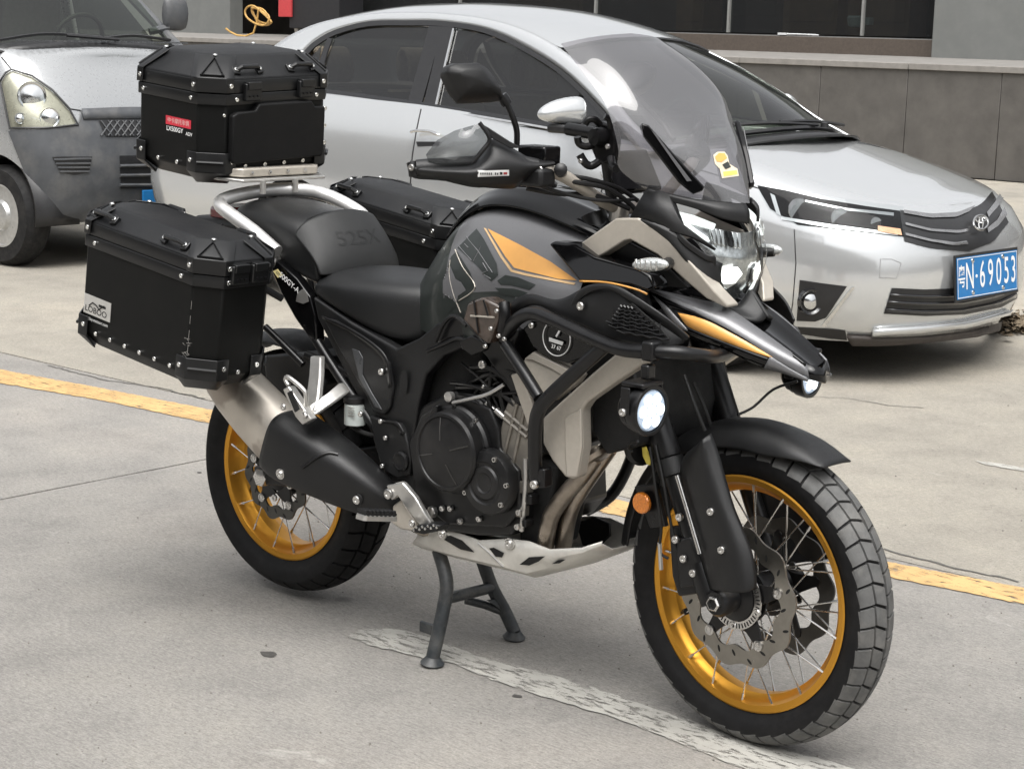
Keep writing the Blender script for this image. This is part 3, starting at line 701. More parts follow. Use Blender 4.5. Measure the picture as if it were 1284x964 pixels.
cb.patch(E_((1100, 284), (1128, 288)), E_((1100, 291), (1130, 296)), 4, 2, .008).build('indicator', mat('amber_pale', (.75, .42, .25), .25, var=.2), hlo)
# lower grille, chin, fog lamp
cb.patch(E_((1118, 361), (1160, 363), (1205, 361), (1250, 352), (1272, 342)), E_((1108, 393), (1160, 396), (1210, 394), (1255, 385), (1275, 374)), 16, 5, .003).build('lower_grille', M_trim, car)
for k_ in (.22, .5, .78):
    tp = [(1118-10*k_, 361+32*k_), (1160, 363+33*k_), (1205, 361+33*k_), (1250, 352+33*k_), (1273, 342+32*k_)]; cb.patch(tp, [(a, b+3) for a, b in tp], 14, 1, .012).build('grille_bar', M_trimg, car, solid=.01, off=-1)
cb.patch(E_((1096, 412), (1150, 408), (1210, 402), (1276, 384)), E_((1092, 418), (1150, 416), (1210, 410), (1277, 393)), 14, 2, .022).build('bumper_lip', M_silver, car, solid=.03, off=-1)
cb.patch(E_((1062, 418), (1100, 420), (1160, 418), (1220, 411), (1280, 394)), E_((1068, 430), (1100, 431), (1160, 429), (1220, 422), (1270, 408)), 16, 3, .004).build('chin_spoiler', mat('dark_plastic_chin', (.05, .042, .038), .6), car, solid=.02, off=-1)
fo = cb.patch(E_((1003, 351), (1030, 355), (1062, 359)), E_((999, 402), (1022, 403), (1036, 398)), 8, 6, .004).build('fog_lamp_recess', M_trim, car)
cb.patch(E_((1068, 360), (1072, 360)), E_((1030, 408), (1036, 408)), 2, 8, .008).build('chrome_strip', M_chrome, fo)
fc = cb.hit(1017, 377, .012) - CARO
MB().lathe([(.058, -.01), (.055, .012), (.045, .006), (.04, -.006), (0, -.008)], fc, V((.8, -.5, 0)), 24).build('fog_lamp_bezel', M_trimg, fo)
MB().lathe([(.036, -.004), (.033, .004), (.02, .010), (0, .012)], fc, V((.8, -.5, 0)), 20).build('fog_lamp', M_refl, fo)
cb.patch(E_((1000, 410), (1040, 412), (1060, 414)), E_((1002, 418), (1040, 424), (1062, 426)), 6, 2, .003).build('bumper_edge', M_trim, car)
# sensor cover and side vent line of the bumper
seam([(1104, 325), (1118, 325), (1130, 330), (1124, 349), (1103, 348), (1104, 325)], .0012, mat('panel_gap', (.2, .2, .2), .6))
# number plate
pc = [cb.hit(1190, 329, .03), cb.hit(1265, 318, .03), cb.hit(1263, 358, .03), cb.hit(1189, 369, .03)]
pctr = sum(pc, V())/4; pxd = V((pc[1].x-pc[0].x, pc[1].y-pc[0].y, 0)).normalized(); pz = V((0, 0, 1)) - V((.10, 0, 0)); pn = pxd.cross(pz).normalized(); pz = pn.cross(pxd)
pw_ = ((pc[1]-pc[0]).length + (pc[2]-pc[3]).length)/2; ph_ = pw_*.14/.44*1.04
print('PLATE', pw_, pctr - CARO)
M_blue = mat('blue_plate', (.012, .155, .40), .35, rvar=.05, var=.05); M_white = mat('white_marking', (.78, .78, .77), .4, var=.04)
pctr = pctr + pn*.012 - CARO
def prect(u0, u1, v0, v1, d): return [pctr + pxd*u + pz*v + pn*d for u, v in ((u0, v0), (u1, v0), (u1, v1), (u0, v1))]
pl = MB().prism(prect(-pw_/2-.012, pw_/2+.012, -ph_/2-.012, ph_/2+.012, -.008), pn*.007).build('number_plate', M_trim, car)
MB().prism(prect(-pw_/2, pw_/2, -ph_/2, ph_/2, 0), pn*.002).build('plate_face', M_blue, pl)
for a_ in (prect(-pw_/2+.004, pw_/2-.004, ph_/2-.007, ph_/2-.004, .0028), prect(-pw_/2+.004, pw_/2-.004, -ph_/2+.004, -ph_/2+.007, .0028), prect(-pw_/2+.004, -pw_/2+.007, -ph_/2+.004, ph_/2-.004, .0031), prect(pw_/2-.007, pw_/2-.004, -ph_/2+.004, ph_/2-.004, .0031)):
    MB().prism(a_, pn*.0005).build('plate_border', M_white, pl)
u_ = pw_/.44
text('plate_lettering', '粤', pctr + pxd*(-.188*u_) + pn*.0032, pxd, pz, .085*u_, M_white, pl, sx=.62, bold=.008)
for ch, uu in zip('N69053', (-.125, -.035, .025, .085, .143, .195)):
    text('plate_lettering', ch, pctr + pxd*((uu-.006)*u_) + pn*.0032, pxd, pz, .135*u_, M_white, pl, sx=.60, bold=.006)
MB().lathe([(.008, 0), (.007, .002), (0, .003)], pctr + pxd*(-.082*u_) + pn*.002, pn, 12).build('plate_dot', M_white, pl)
for uu in (-.11, .11):
    for vv in (-.056, .056): MB().lathe([(.011, 0), (.010, .004), (.004, .006), (0, .006)], pctr + pxd*(uu*u_) + pz*(vv*u_) + pn*.002, pn, 12).build('plate_screw', M_chrome, pl)
# wipers
wpA = V((-.42, -.55, 1.055)); MB().tube(cm([V((-.06, .12, 1.075)), V((-.14, -.2, 1.085)), V((-.30, -.56, 1.06))], 5), .009, 6).tube(cm([V((-.16, .52, 1.06)), V((-.10, .15, 1.09)), V((-.12, -.12, 1.09))], 5), .009, 6).lathe([(.02, 0), (.018, .02), (0, .024)], V((-.04, .15, 1.065)), (0, 0, 1), 12).build('wiper', M_trim, car)
text('side_badge', 'VVT-i', cb.hit(764, 220, .003) - CARO, (cb.hit(768, 220)-cb.hit(760, 220)), V((0, 0, 1)), .045, M_chrome, car)

# ================================================================== MINIVAN AT THE LEFT
VO = V((-7.60, 3.93, 0))
van = thing('minivan', 'silver minivan with grey plastic bumper parked behind the motorcycle luggage', 'van', VO)
vb = RingBody(VO, xf=[(0, .34), (.08, .40), (.3, .43), (.5, .43), (.7, .39), (.85, .30), (1, .12)], xr=[(0, -3.3), (1, -3.35)], wd=[(0, .73), (.1, .77), (.5, .79), (.85, .775), (1, .74)],
    ztop=[(-3.4, 1.30), (-.1, 1.30), (.12, 1.25), (.3, 1.15), (.44, 1.0)], zbot=.27, af=.46, pf=3.6, ar=.3, pr=4)
M_vsil = paint_silver('van_silver_paint', (.40, .41, .415), .5, .28)
M_vgrey = mat('grey_bumper_plastic', (.062, .066, .072), .55, var=.12, vscale=12, rvar=.1, bump=.15, bscale=500, dust=.22, dscale=5)
vs = vb.shell([0, .05, .12, .25, .4, .55, .7, .8, .88, .95, 1], deck=lambda x: x > -.25, crown=lambda x: .05)
vbo = vs.build('body', M_vsil, van, merge=.0004, ang=50)
bm = bmesh.new(); bm.from_mesh(vbo.data)
bmesh.ops.subdivide_edges(bm, edges=[e for e in bm.edges if all(min(abs(v.co.x), abs(v.co.x+2.5)) < .55 and abs(v.co.y) > .5 and v.co.z < .9 for v in e.verts)], cuts=2, use_grid_fill=True)
dl = [f for f in bm.faces if any(math.hypot(f.calc_center_median().x - ax, f.calc_center_median().z - .32) < .35 for ax in (0, -2.5)) and abs(f.calc_center_median().y) > .5]
bmesh.ops.delete(bm, geom=dl, context='FACES')
for e in bm.edges:
    if e.is_boundary:
        for v_ in e.verts:
            for ax in (0, -2.5):
                d_ = math.hypot(v_.co.x-ax, v_.co.z-.32)
                if d_ < .5 and abs(v_.co.y) > .5 and v_.co.z > .28: v_.co.x = ax+(v_.co.x-ax)*.355/d_; v_.co.z = .32+(v_.co.z-.32)*.355/d_
bm.to_mesh(vbo.data); bm.free(); vbo.data.polygons.foreach_set('use_smooth', [True]*len(vbo.data.polygons))
for ax in (0, -2.5):
    for sy in (-1, 1):
        rows = []
        for i in range(21):
            a = math.pi*i/20*1.1 - .05*math.pi; rows.append([V((ax+.358*math.cos(a), sy*yy, .32+.358*math.sin(a))) for yy in (.45, .76)])
        MB().grid(rows).build('wheel_arch', M_trim, van, solid=.01)
        car_wheel(van, (ax, sy*.685, .305), sy, .305, .175, .19, cover=True)
MB().box((-1.45, 0, .36), (3.4, 1.25, .04)).build('underbody', M_trim, van)
def vpatch(name, tp, bt, m, off=.003, nu=14, nv=5, parent=None, **kw): return vb.patch(tp, bt, nu, nv, off).build(name, m, parent or van, **kw)
# grey bumper skin over the lower front
vpatch('bumper', [(14, 163), (45, 163), (98, 156), (102, 140), (150, 137.5), (205, 137), (260, 138), (300, 150)], [(62, 276), (75, 277.5), (100, 277), (130, 274), (165, 270), (205, 266), (250, 262), (290, 258)], M_vgrey, .012, 30, 12)
vpatch('bumper_side', [(12, 165), (30, 163.5), (45, 163)], [(38, 232), (52, 262), (63, 276)], M_vgrey, .0115, 6, 10)
vpatch('grille_band', [(101, 138), (150, 136), (205, 135.5), (260, 137)], [(103, 151), (150, 150.5), (205, 150), (260, 151)], M_vgrey, .022, 14, 2, solid=.012)
gb = vpatch('upper_grille', [(122, 153), (150, 152), (205, 151.5), (240, 152)], [(131, 172), (150, 172), (205, 171), (235, 171)], M_trim, .018, 10, 3)
for i in range(12):
    x = 124+i*9
    MB().tube(vb.line([(x, 153), (x+14, 171)], .021, 3), .005, 4).build('grille_mesh', M_vgrey, gb); MB().tube(vb.line([(x+14, 153), (x, 171)], .021, 3), .005, 4).build('grille_mesh', M_vgrey, gb)
fs_ = vpatch('bumper_slot', [(65, 197), (90, 197), (114, 197)], [(76, 216), (92, 219), (110, 216)], M_trim, .0155, 8, 4)
for k_ in (.15, .4, .65, .9): MB().tube(vb.line([(66+9*k_, 197+20*k_), (113-3*k_, 197+20*k_)], .018, 4), .006, 5).build('slot_bar', M_vgrey, fs_)
lg = vpatch('lower_grille', [(148, 196), (200, 195), (250, 194)], [(150, 236), (200, 235), (250, 233)], M_trim, .0155, 10, 4)
for k_ in (.3, .6, .9): MB().tube(vb.line([(148, 196+40*k_), (250, 194+40*k_)], .020, 8), .011, 6).build('grille_bar', M_vgrey, lg)
pv = vb.hit(178, 232, .03) - VO; MB().box(pv + V((0, .20, -.095)), (.012, .44, .14)).build('number_plate', M_blue, van, bevel=.003)
# headlight
hv = vpatch('headlight', [(2, 103), (8, 93), (15, 89), (40, 97), (66, 116), (86, 138), (97, 158)], [(14, 161), (22, 161), (35, 161), (50, 161), (65, 160.5), (82, 160), (97.5, 159)], M_lens, .016, 20, 8)
vpatch('headlight_shell', [(2, 103), (8, 93), (15, 89), (40, 97), (66, 116), (86, 138), (97, 158)], [(14, 161), (22, 161), (35, 161), (50, 161), (65, 160.5), (82, 160), (97.5, 159)], mat('headlight_inner_cream', (.40, .38, .30), .3, metal=.4), .002, 20, 8, parent=hv)
MB().tube(vb.line([(2, 103), (8, 93), (15, 89), (40, 97), (66, 116), (86, 138), (97, 158), (55, 161), (14, 161), (2, 103)], .014, 5), .006, 5).build('headlight_seal', M_trim, hv)
for px_, py_, r_ in ((40, 121, .085), (26, 149, .035), (62, 148, .06)):
    c_ = vb.hit(px_, py_, .004)-VO; n_ = V((.86, -.5, .1)); MB().lathe([(r_, 0), (r_*.95, .010), (r_*.86, .004), (r_*.8, .003), (r_*.5, .012), (0, .016)], c_, n_, 24).build('reflector', M_refl, hv)
# hood outline, cowl, windscreen, cab
MB().tube(vb.line([(2, 72), (14, 87), (40, 95), (66, 113), (88, 137), (101, 139)], .002, 5), .004, 5).build('seam', M_trim, van)
bs = [V((-.20+.10*(1-f*f), .735*f, 1.31+.04*(1-f*f))) for f in (-1, -.7, -.35, 0, .35, .7, 1)]
tp_ = [V((-.98+.06*(1-f*f), .62*f, 1.90+.02*(1-f*f))) for f in (-1, -.7, -.35, 0, .35, .7, 1)]
MB().grid([[a.lerp(b, t) + V((.03, 0, .03))*math.sin(t*math.pi) for a, b in zip(bs, tp_)] for t in (0, .25, .5, .75, 1)]).build('windscreen', M_wglass, van, sub=1)
MB().grid([[p + V((.16, 0, -.035)) for p in bs], [p + V((.08, 0, .0)) for p in bs], [p + V((-.02, 0, .004)) for p in bs]]).build('cowl', M_trim, van, solid=.012)
for f in range(26):
    t = -.62+f*.05; MB().box((-.02+.06*(1-t*t), t, 1.345), (.05, .014, .008)).build('cowl_slot', M_vgrey, van)
for sy in (-1, 1):
    MB().tube(cm([V((-.14, sy*.76, 1.27)), V((-.22, sy*.745, 1.33)), V((-.6, sy*.69, 1.62)), V((-1.0, sy*.63, 1.91))], 5), .035, 8).build('windscreen_pillar', M_vgrey, van)
    MB().grid([[V((x, sy*y, z)) for x in (a_, b_)] for (y, z, a_, b_) in ((.765, 1.30, -.42, -1.3), (.66, 1.80, -.95, -1.3))]).build('side_window', M_cglass, van)
    MB().grid([[V((x, sy*y, z)) for x in (-1.42, -3.2)] for (y, z) in ((.765, 1.30), (.66, 1.80))]).build('side_window', M_cglass, van)
    MB().tube([V((-1.36, sy*.77, 1.28)), V((-1.36, sy*.65, 1.84))], .05, 6).build('door_pillar', M_vsil, van)
    mm = MB(); c_ = V((-.30, sy*.80, 1.53))
    mm.grid([[c_ + V((dx + .045*math.cos(a)*sc, yo*sy, .12*math.sin(a)*sc)) for a in [i*math.pi/6 for i in range(12)]] for yo, sc, dx in ((-.09, .7, .0), (-.07, .97, 0), (.07, 1, .0), (.10, .75, 0))], wrap=True, caps=True)
    mo_ = mm.build('wing_mirror', M_vgrey, van, sub=1); MB().tube([c_ + V((0, -sy*.05, -.09)), c_ + V((-.05, -sy*.17, -.12))], .025, 8).build('mirror_arm', M_vgrey, mo_)
MB().grid([[V((x, y*.64, 1.92 + (.04 if abs(y) < .9 else -.03))) for y in (-1, -.9, 0, .9, 1)] for x in (-.95, -1.6, -2.6, -3.3)]).build('roof', M_vsil, van, sub=1, solid=.02)
MB().grid([[V((-.2, y, 1.28)), V((-.5, y, 1.30)), V((-.62, y, 1.2)), V((-.6, y, .9))] for y in (-.7, 0, .7)]).build('dashboard', M_dash, van)
MB().tube([V((-.72+.06*math.sin(a), -.33*-1+.19*math.cos(a), 1.34+.17*math.sin(a))) for a in [i*math.pi/12 for i in range(24)]], .015, 7, closed=True).build('steering_wheel', M_dash, van)
for y in (-.36, .36): MB().box((-1.35, y, 1.25), (.16, .48, .75)).box((-1.38, y, 1.70), (.10, .24, .18)).build('seat', mat('van_seat_grey', (.12, .115, .11), .85), van, bevel=.04, seg=3)
MB().box((-2.2, 0, .7), (2.6, 1.4, .04)).build('floor', M_dash, van)
MB().tube(cm([V((-.06, -.70, 1.345)), V((-.10, -.35, 1.385)), V((-.08, .05, 1.37))], 6), .010, 5).build('wiper', M_trim, van)
MB().tube(cm([V((.0, .0, 1.365)), V((-.08, .3, 1.385)), V((-.12, .62, 1.36))], 6), .010, 5).tube([V((.03, .1, 1.36)), V((-.03, -.25, 1.38))], .012, 6).build('wiper', M_trim, van)

# ================================================================== MOTORCYCLE
bike = thing('motorcycle', 'black and grey adventure motorcycle with gold spoked wheels and three black luggage boxes', 'motorcycle', (0, 0, 0))
M_gold = mat('gold_anodised_rim', (.70, .34, .045), .34, metal=.85, var=.03, rvar=.04, vscale=6)
M_matte = mat('matte_black_plastic', (.0045, .0047, .0052), .46, var=.15, rvar=.08, bump=.25, bscale=900, spec=.5, dust=.012, dscale=9)
M_satin = mat('satin_black_metal', (.0055, .0055, .006), .33, rvar=.08, var=.15, spec=.42, dust=.01, dscale=9)
M_gloss = mat('gloss_black_paint', (.003, .003, .0033), .07, rvar=.03, spec=.4)
M_grey = mat('satin_grey_paint', (.165, .166, .172), .36, metal=.35, coat=.35, var=.03, vscale=300, coat_r=.15)
M_dgreen = mat('dark_graphic_film', (.022, .027, .025), .34, coat=.3, rvar=.05)
M_orange = mat('orange_stripe_film', (.72, .36, .09), .38, rvar=.05, var=.05, coat=.3)
M_champ = mat('champagne_painted_plastic', (.45, .415, .36), .40, metal=.3, var=.05, vscale=80, dust=.05)
M_alu = mat('cast_aluminium', (.60, .59, .565), .36, metal=.85, var=.08, rvar=.1, vscale=40)
M_bolt = mat('bolt_steel', (.66, .65, .63), .28, metal=1.0, rvar=.1)
M_steel = mat('spoke_steel', (.62, .61, .59), .25, metal=1.0)
M_disc = mat('brake_disc_steel', (.30, .285, .255), .34, metal=.95, var=.12, rvar=.1, vscale=26)
M_discd = mat('brake_disc_dark', (.10, .098, .092), .4, metal=.9, var=.12)
M_eng = mat('engine_black', (.011, .011, .0115), .38, metal=.2, var=.2, rvar=.1, vscale=40, dust=.03, dscale=12)
M_cyl = mat('engine_bronze_grey', (.27, .25, .22), .42, metal=.6, var=.15, vscale=30, dust=.1)
M_dark = mat('near_black', (.004, .004, .004), .7, var=.4, vscale=40)  # plain near-black for holes, inner fill blocks and dark print
M_hose = mat('black_rubber_hose', (.005, .005, .005), .5)
M_rub = mat('front_tyre_rubber', (.0075, .0075, .008), .60, var=.25, vscale=40, rvar=.10, spec=.22, bump=.12, bscale=300, dust=.02, dscale=10)
M_tread = mat('scuffed_tread_rubber', (.085, .085, .083), .68, var=.25, vscale=30, rvar=.12, bump=.25, bscale=260, dust=.28, dscale=18)
def wheel(name, label, loc, rz, R, hw, rl, hy, nsp, disc, tread_n, tread_col, left_disc):
    Y_ = (0, 1, 0)
    rim = MB().lathe([(rl, -hy), (rl-.004, -hy-.002), (rl-.016, -hy+.001), (rl-.020, -hy+.010), (rl-.024, -hy*.55), (rl-.036, -hy*.33), (rl-.038, 0), (rl-.036, hy*.33), (rl-.024, hy*.55), (rl-.020, hy-.010), (rl-.016, hy-.001), (rl-.004, hy+.002), (rl, hy), (rl-.010, hy-.006), (rl-.013, hy*.5), (rl-.013, -hy*.5), (rl-.010, -hy+.006)], (0, 0, 0), Y_, 96, closed=True)
    o = rim.build(name, M_gold, bike, ang=30, label=label); o.location = loc; o.rotation_euler = (0, 0, rz)
    # casing profile: (radius, y)
    hs_ = R - rl
    prof = [(rl-.008, -hy+.004), (rl+.004, -hy+.001), (rl+hs_*.22, -hw*.90), (rl+hs_*.45, -hw*.985), (rl+hs_*.62, -hw*.97)]
    def crown(s):   # s in -1..1 over the tread band -> (r, y)
        a = s*1.12; ym = hw*1.0; y = ym*math.sin(a)/math.sin(1.12)*.985
        r = R - (R-(rl+hs_*.60))*(1-math.cos(a))/(1-math.cos(1.12))
        return r, y
    dep = .0075
    full = prof + [(crown(s/8)[0]-dep, crown(s/8)[1]*.985) for s in range(-7, 8)] + [(r, -y) for r, y in reversed(prof)]
    ty = MB().lathe(full, (0, 0, 0), Y_, 96)
    ty.f = [f for f in ty.f if len(f) == 4]
    t = ty.build('tyre', M_rub, o)
    # tread blocks: rows of skewed blocks on the crown
    tb = MB()
    def pt(u, s, d): r, y = crown(s); r += d; return V((r*math.cos(u), y*(1 if d > -.001 else .985), r*math.sin(u)))
    P = 2*math.pi/tread_n
    def block(corn, ns=3, nu=2):
        """corn: 4 (u,s) corners in order"""
        rows = []
        for i in range(ns+1):
            a = [corn[0][k]+(corn[1][k]-corn[0][k])*i/ns for k in (0, 1)]; b = [corn[3][k]+(corn[2][k]-corn[3][k])*i/ns for k in (0, 1)]
            rows.append([(a[0]+(b[0]-a[0])*j/nu, a[1]+(b[1]-a[1])*j/nu) for j in range(nu+1)])
        top = [[pt(u, s, 0) for u, s in r] for r in rows]; tb.grid(top)
        ring = rows[0] + [r[-1] for r in rows[1:-1]] + rows[-1][::-1] + [r[0] for r in rows[-2:0:-1]]
        cu = sum(u for u, s in ring)/len(ring); cs = sum(s for u, s in ring)/len(ring)
        tb.grid([[pt(u, s, 0) for u, s in ring], [pt(cu+(u-cu)*1.05, cs+(s-cs)*1.04, -dep-.001) for u, s in ring]], wrap=True)
    for i in range(tread_n):
        u = i*P; g = P*.030
        for sg in (-1, 1):
            q = u + (0 if sg < 0 else P*.5)
            block([(q+g, sg*.04), (q+P*.22+g, sg*.42), (q+P*1.16-g, sg*.46), (q+P*.92-g, sg*.04+sg*.03)])
            block([(q+P*.20+g, sg*.49), (q+P*.05+g, sg*.97), (q+P*.95-g, sg*.99), (q+P*1.10-g, sg*.52)])
    tb.build('tread', tread_col, t, ang=50, merge=.0003)
    # hub, spokes
    hub = MB().lathe([(.030, -.085), (.044, -.075), (.047, -.05), (.062, -.047), (.062, -.038), (.040, -.030), (.038, .030), (.062, .038), (.062, .047), (.047, .05), (.044, .075), (.03, .085)], (0, 0, 0), Y_, 32)
    hb = hub.build('hub', M_satin, o)
    for i in range(nsp):
        sg = -1 if i % 2 else 1; a = 2*math.pi*i/nsp; tw = (1 if (i//2) % 2 else -1)*.62
        p0 = V((.058*math.cos(a+tw), sg*.043, .058*math.sin(a+tw))); p1 = V(((rl-.014)*math.cos(a), sg*(hy-.009), (rl-.014)*math.sin(a)))
        dd = (p1-p0).normalized()
        MB().tube([p0, p1-dd*.02, p1-dd*.0199, p1], [.0019, .0019, .0034, .0034], 6).build('spoke', M_steel, o)
    va = math.radians(232)
    if disc:
        for sg in ((-1, 1) if left_disc else (-1,)):
            brake_disc(o, sg*disc[2], disc[0], disc[1], sg, M_disc if (sg < 0 and left_disc) else M_discd)
    va = rad(206); c_ = V(((rl-.04)*math.cos(va), -.008, (rl-.04)*math.sin(va))); d_ = V((-math.cos(va), -.75, -math.sin(va))).normalized()
    MB().tube([c_, c_+d_*.03], .005, 8).tube([c_+d_*.018, c_+d_*.045], .0075, 8).build('valve', M_hose, o)
    return o
def brake_disc(par, y, ro, ri, sg, m):
    n = 120; up = lambda k: ro + .006*math.sin(k*2*math.pi/n*10); lo = lambda k: ri + .006*math.sin(k*2*math.pi/n*10+1.4)
    th = .0048; ring = []
    mb = MB()
    cs = [(math.cos(2*math.pi*k/n), math.sin(2*math.pi*k/n)) for k in range(n)]
    mb.grid([[V((lo(k)*cs[k][0], y-th/2, lo(k)*cs[k][1])) for k in range(n)], [V((up(k)*cs[k][0], y-th/2, up(k)*cs[k][1])) for k in range(n)], [V((up(k)*cs[k][0], y+th/2, up(k)*cs[k][1])) for k in range(n)], [V((lo(k)*cs[k][0], y+th/2, lo(k)*cs[k][1])) for k in range(n)], [V((lo(k)*cs[k][0], y-th/2, lo(k)*cs[k][1])) for k in range(n)]], wrap=True)
    mb.build('brake_disc', m, par, ang=30, merge=.0001)
    hl = MB()
    for k in range(20):
        a = 2*math.pi*k/20; rr = ri + (ro-ri)*(.32, .72, .5)[k % 3]; c = V((rr*math.cos(a), y+sg*th*.52, rr*math.sin(a)))
        e = V((math.cos(a+.6), 0, math.sin(a+.6))); f_ = V((-e.z, 0, e.x))
        hl.add([c + e*.008*math.cos(q) + f_*.0032*math.sin(q) for q in [j*math.pi/5 for j in range(10)]], [tuple(range(10))])
    tag(hl.build('disc_holes', M_dark, par, smooth=False), kind='stuff')
    for k in range(5):
        a = 2*math.pi*k/5 + .3; arm = []
        for (r_, w_) in ((.040, .030), (.066, .020), (ri-.012, .013), (ri+.005, .011), (ri+.012, .004)):
            arm.append((r_, w_))
        poly = [V((r_*math.cos(a)-w_*math.sin(a), y-.003-sg*.002, r_*math.sin(a)+w_*math.cos(a))) for r_, w_ in arm] + [V((r_*math.cos(a)+w_*math.sin(a), y-.003-sg*.002, r_*math.sin(a)-w_*math.cos(a))) for r_, w_ in reversed(arm)]
        MB().prism(poly, (0, .006, 0)).build('disc_carrier', M_satin, par, bevel=.001)
        c = V(((ri+.001)*math.cos(a), y+sg*.002, (ri+.001)*math.sin(a)))
        MB().lathe([(.0115, 0), (.0115, .004), (.0075, .005), (.0070, .003), (.0045, .003), (.004, .0045), (0, .0045)], c, (0, sg, 0), 16).build('disc_button', M_bolt, par)
        c2 = V((.062*math.cos(a+.63), y+sg*.004, .062*math.sin(a+.63))); bolt(MB(), c2, (0, sg, 0), .009, .006, 12).build('bolt', M_bolt, par)
RZ = rad(-4.1)
wheel_f = wheel('front_wheel', 'front wheel with gold spoked rim and chunky scuffed tread', (0, 0, .33), RZ, .331, .0560, .255, .040, 36, (.149, .110, .066), 46, M_tread, True)
wheel_r = wheel('rear_wheel', 'rear wheel with gold spoked rim and wide black tyre', (-1.445, 0, .337), 0, .321, .0760, .231, .058, 32, (.118, .088, .075), 34, M_rub, False)
# ABS tone ring and hub covers of the front wheel
tr_ = MB(); n = 48
tr_.lathe([(.052, -.071), (.069, -.071), (.069, -.074), (.052, -.074)], (0, 0, 0), (0, 1, 0), 48, closed=True).build('tone_ring', M_steel, wheel_f)
for k in range(n):
    a = 2*math.pi*k/n; tx = V((math.cos(a), 0, math.sin(a))); tz = V((-math.sin(a), 0, math.cos(a)))
    tr_ = MB().prism([tx*.056 + tz*.0012 + V((0, -.0742, 0)), tx*.066 + tz*.0014 + V((0, -.0742, 0)), tx*.066 - tz*.0014 + V((0, -.0742, 0)), tx*.056 - tz*.0012 + V((0, -.0742, 0))], (0, -.0006, 0)) if k == 0 else tr_.prism([tx*.056 + tz*.0012 + V((0, -.0742, 0)), tx*.066 + tz*.0014 + V((0, -.0742, 0)), tx*.066 - tz*.0014 + V((0, -.0742, 0)), tx*.056 - tz*.0012 + V((0, -.0742, 0))], (0, -.0006, 0))
tag(tr_.build('tone_ring_slots', M_dark, wheel_f, smooth=False), kind='stuff')
MB().lathe([(.05, -.06), (.05, -.076), (.036, -.086), (.026, -.09)], (0, 0, 0), (0, 1, 0), 28).build('hub_cover', M_satin, wheel_f)
# ------------------------------------------------------------- fork, guards, front mudguard, caliper
def steer(p):       # the front end is turned slightly with the bars
    return Matrix.Rotation(RZ, 3, 'Z') @ V(p)
FD = V((-math.sin(rad(26)), 0, math.cos(rad(26))))
for sy in (-1, 1):
    base = V((-.035, sy*.112, .335)); up = lambda t: steer(base + FD*t)
    tu = MB().tube([up(.30), up(.302), up(.31), up(.50), up(.85)], [.024, .0285, .0295, .0295, .029], 24).build('fork_tube', M_satin, bike)
    MB().tube([up(.26), up(.262), up(.298), up(.30)], [.026, .031, .031, .027], 24).build('seal_collar', M_matte, tu)
    MB().tube([up(.02), up(.28)], .0215, 20).build('fork_slider', M_satin, tu)
    rd_ = A((849, 596, -.148), (864, 646, -.150), (878, 694, -.150)); rd_ = rd_ if sy < 0 else [V((p.x, -p.y, p.z)) for p in rd_]; MB().tube(rd_, .0055, 10).build('slider_edge', M_steel, tu)
    lg = MB().tube([up(-.02), up(.03), up(.07)], [.026, .028, .025], 18)
    lg.lathe([(.020, -.035), (.030, -.03), (.031, .02), (.024, .03)], steer((0, sy*.112, .33)), (0, sy, 0), 24)
    ft = lg.build('fork_foot', M_satin, bike)
    MB().lathe([(.017, 0), (.017, .006), (.014, .009), (.0125, .009), (.012, .0), (0, 0)], steer((0, sy*.142, .33)), (0, sy, 0), 6).build('axle_bolt', M_bolt, ft)
    # guard shell, right side traced, left side mirrored
g_rows = []
for L_, Rg, Rr in (((874, 557), (881, 551), (892, 543)), ((856, 574), (883, 573), (902, 570)), ((853, 600), (891, 598), (909, 595)), ((862, 640), (905, 638), (921, 635)), ((871, 672), (915, 668), (933, 664)), ((879, 702), (924, 697), (944, 694)), ((886, 728), (931, 728), (949, 726)), ((890, 740), (932, 743), (948, 738))):
    g_rows.append(cm([at(*L_, -.128), at(L_[0]*.6+Rg[0]*.4, L_[1]*.6+Rg[1]*.4, -.158), at(*Rg, -.165), at(*Rr, -.142)], 3))
gm = MB().grid(dense([r[::3] for r in g_rows], 3))
gR = gm.build('fork_guard', M_matte, bike, solid=.004); gl_ = MB().grid(dense([r[::3] for r in g_rows[2:]], 3)).mir(); gL = gl_.build('fork_guard', M_matte, bike, solid=.004)
for q in ((892, 641), (905.5, 689)):
    for sy, gg in ((-1, gR), (1, gL)):
        c = at(*q, -.163); c.y *= -sy; MB().lathe([(.0135, -.003), (.0135, .0005), (.0115, .002), (.010, .0005)], c, (0, sy, 0), 18).build('bolt_recess', M_matte, gg)
        bolt(MB(), c, (.1, sy, 0), .0085, .007, 14).build('bolt', M_bolt, gg)
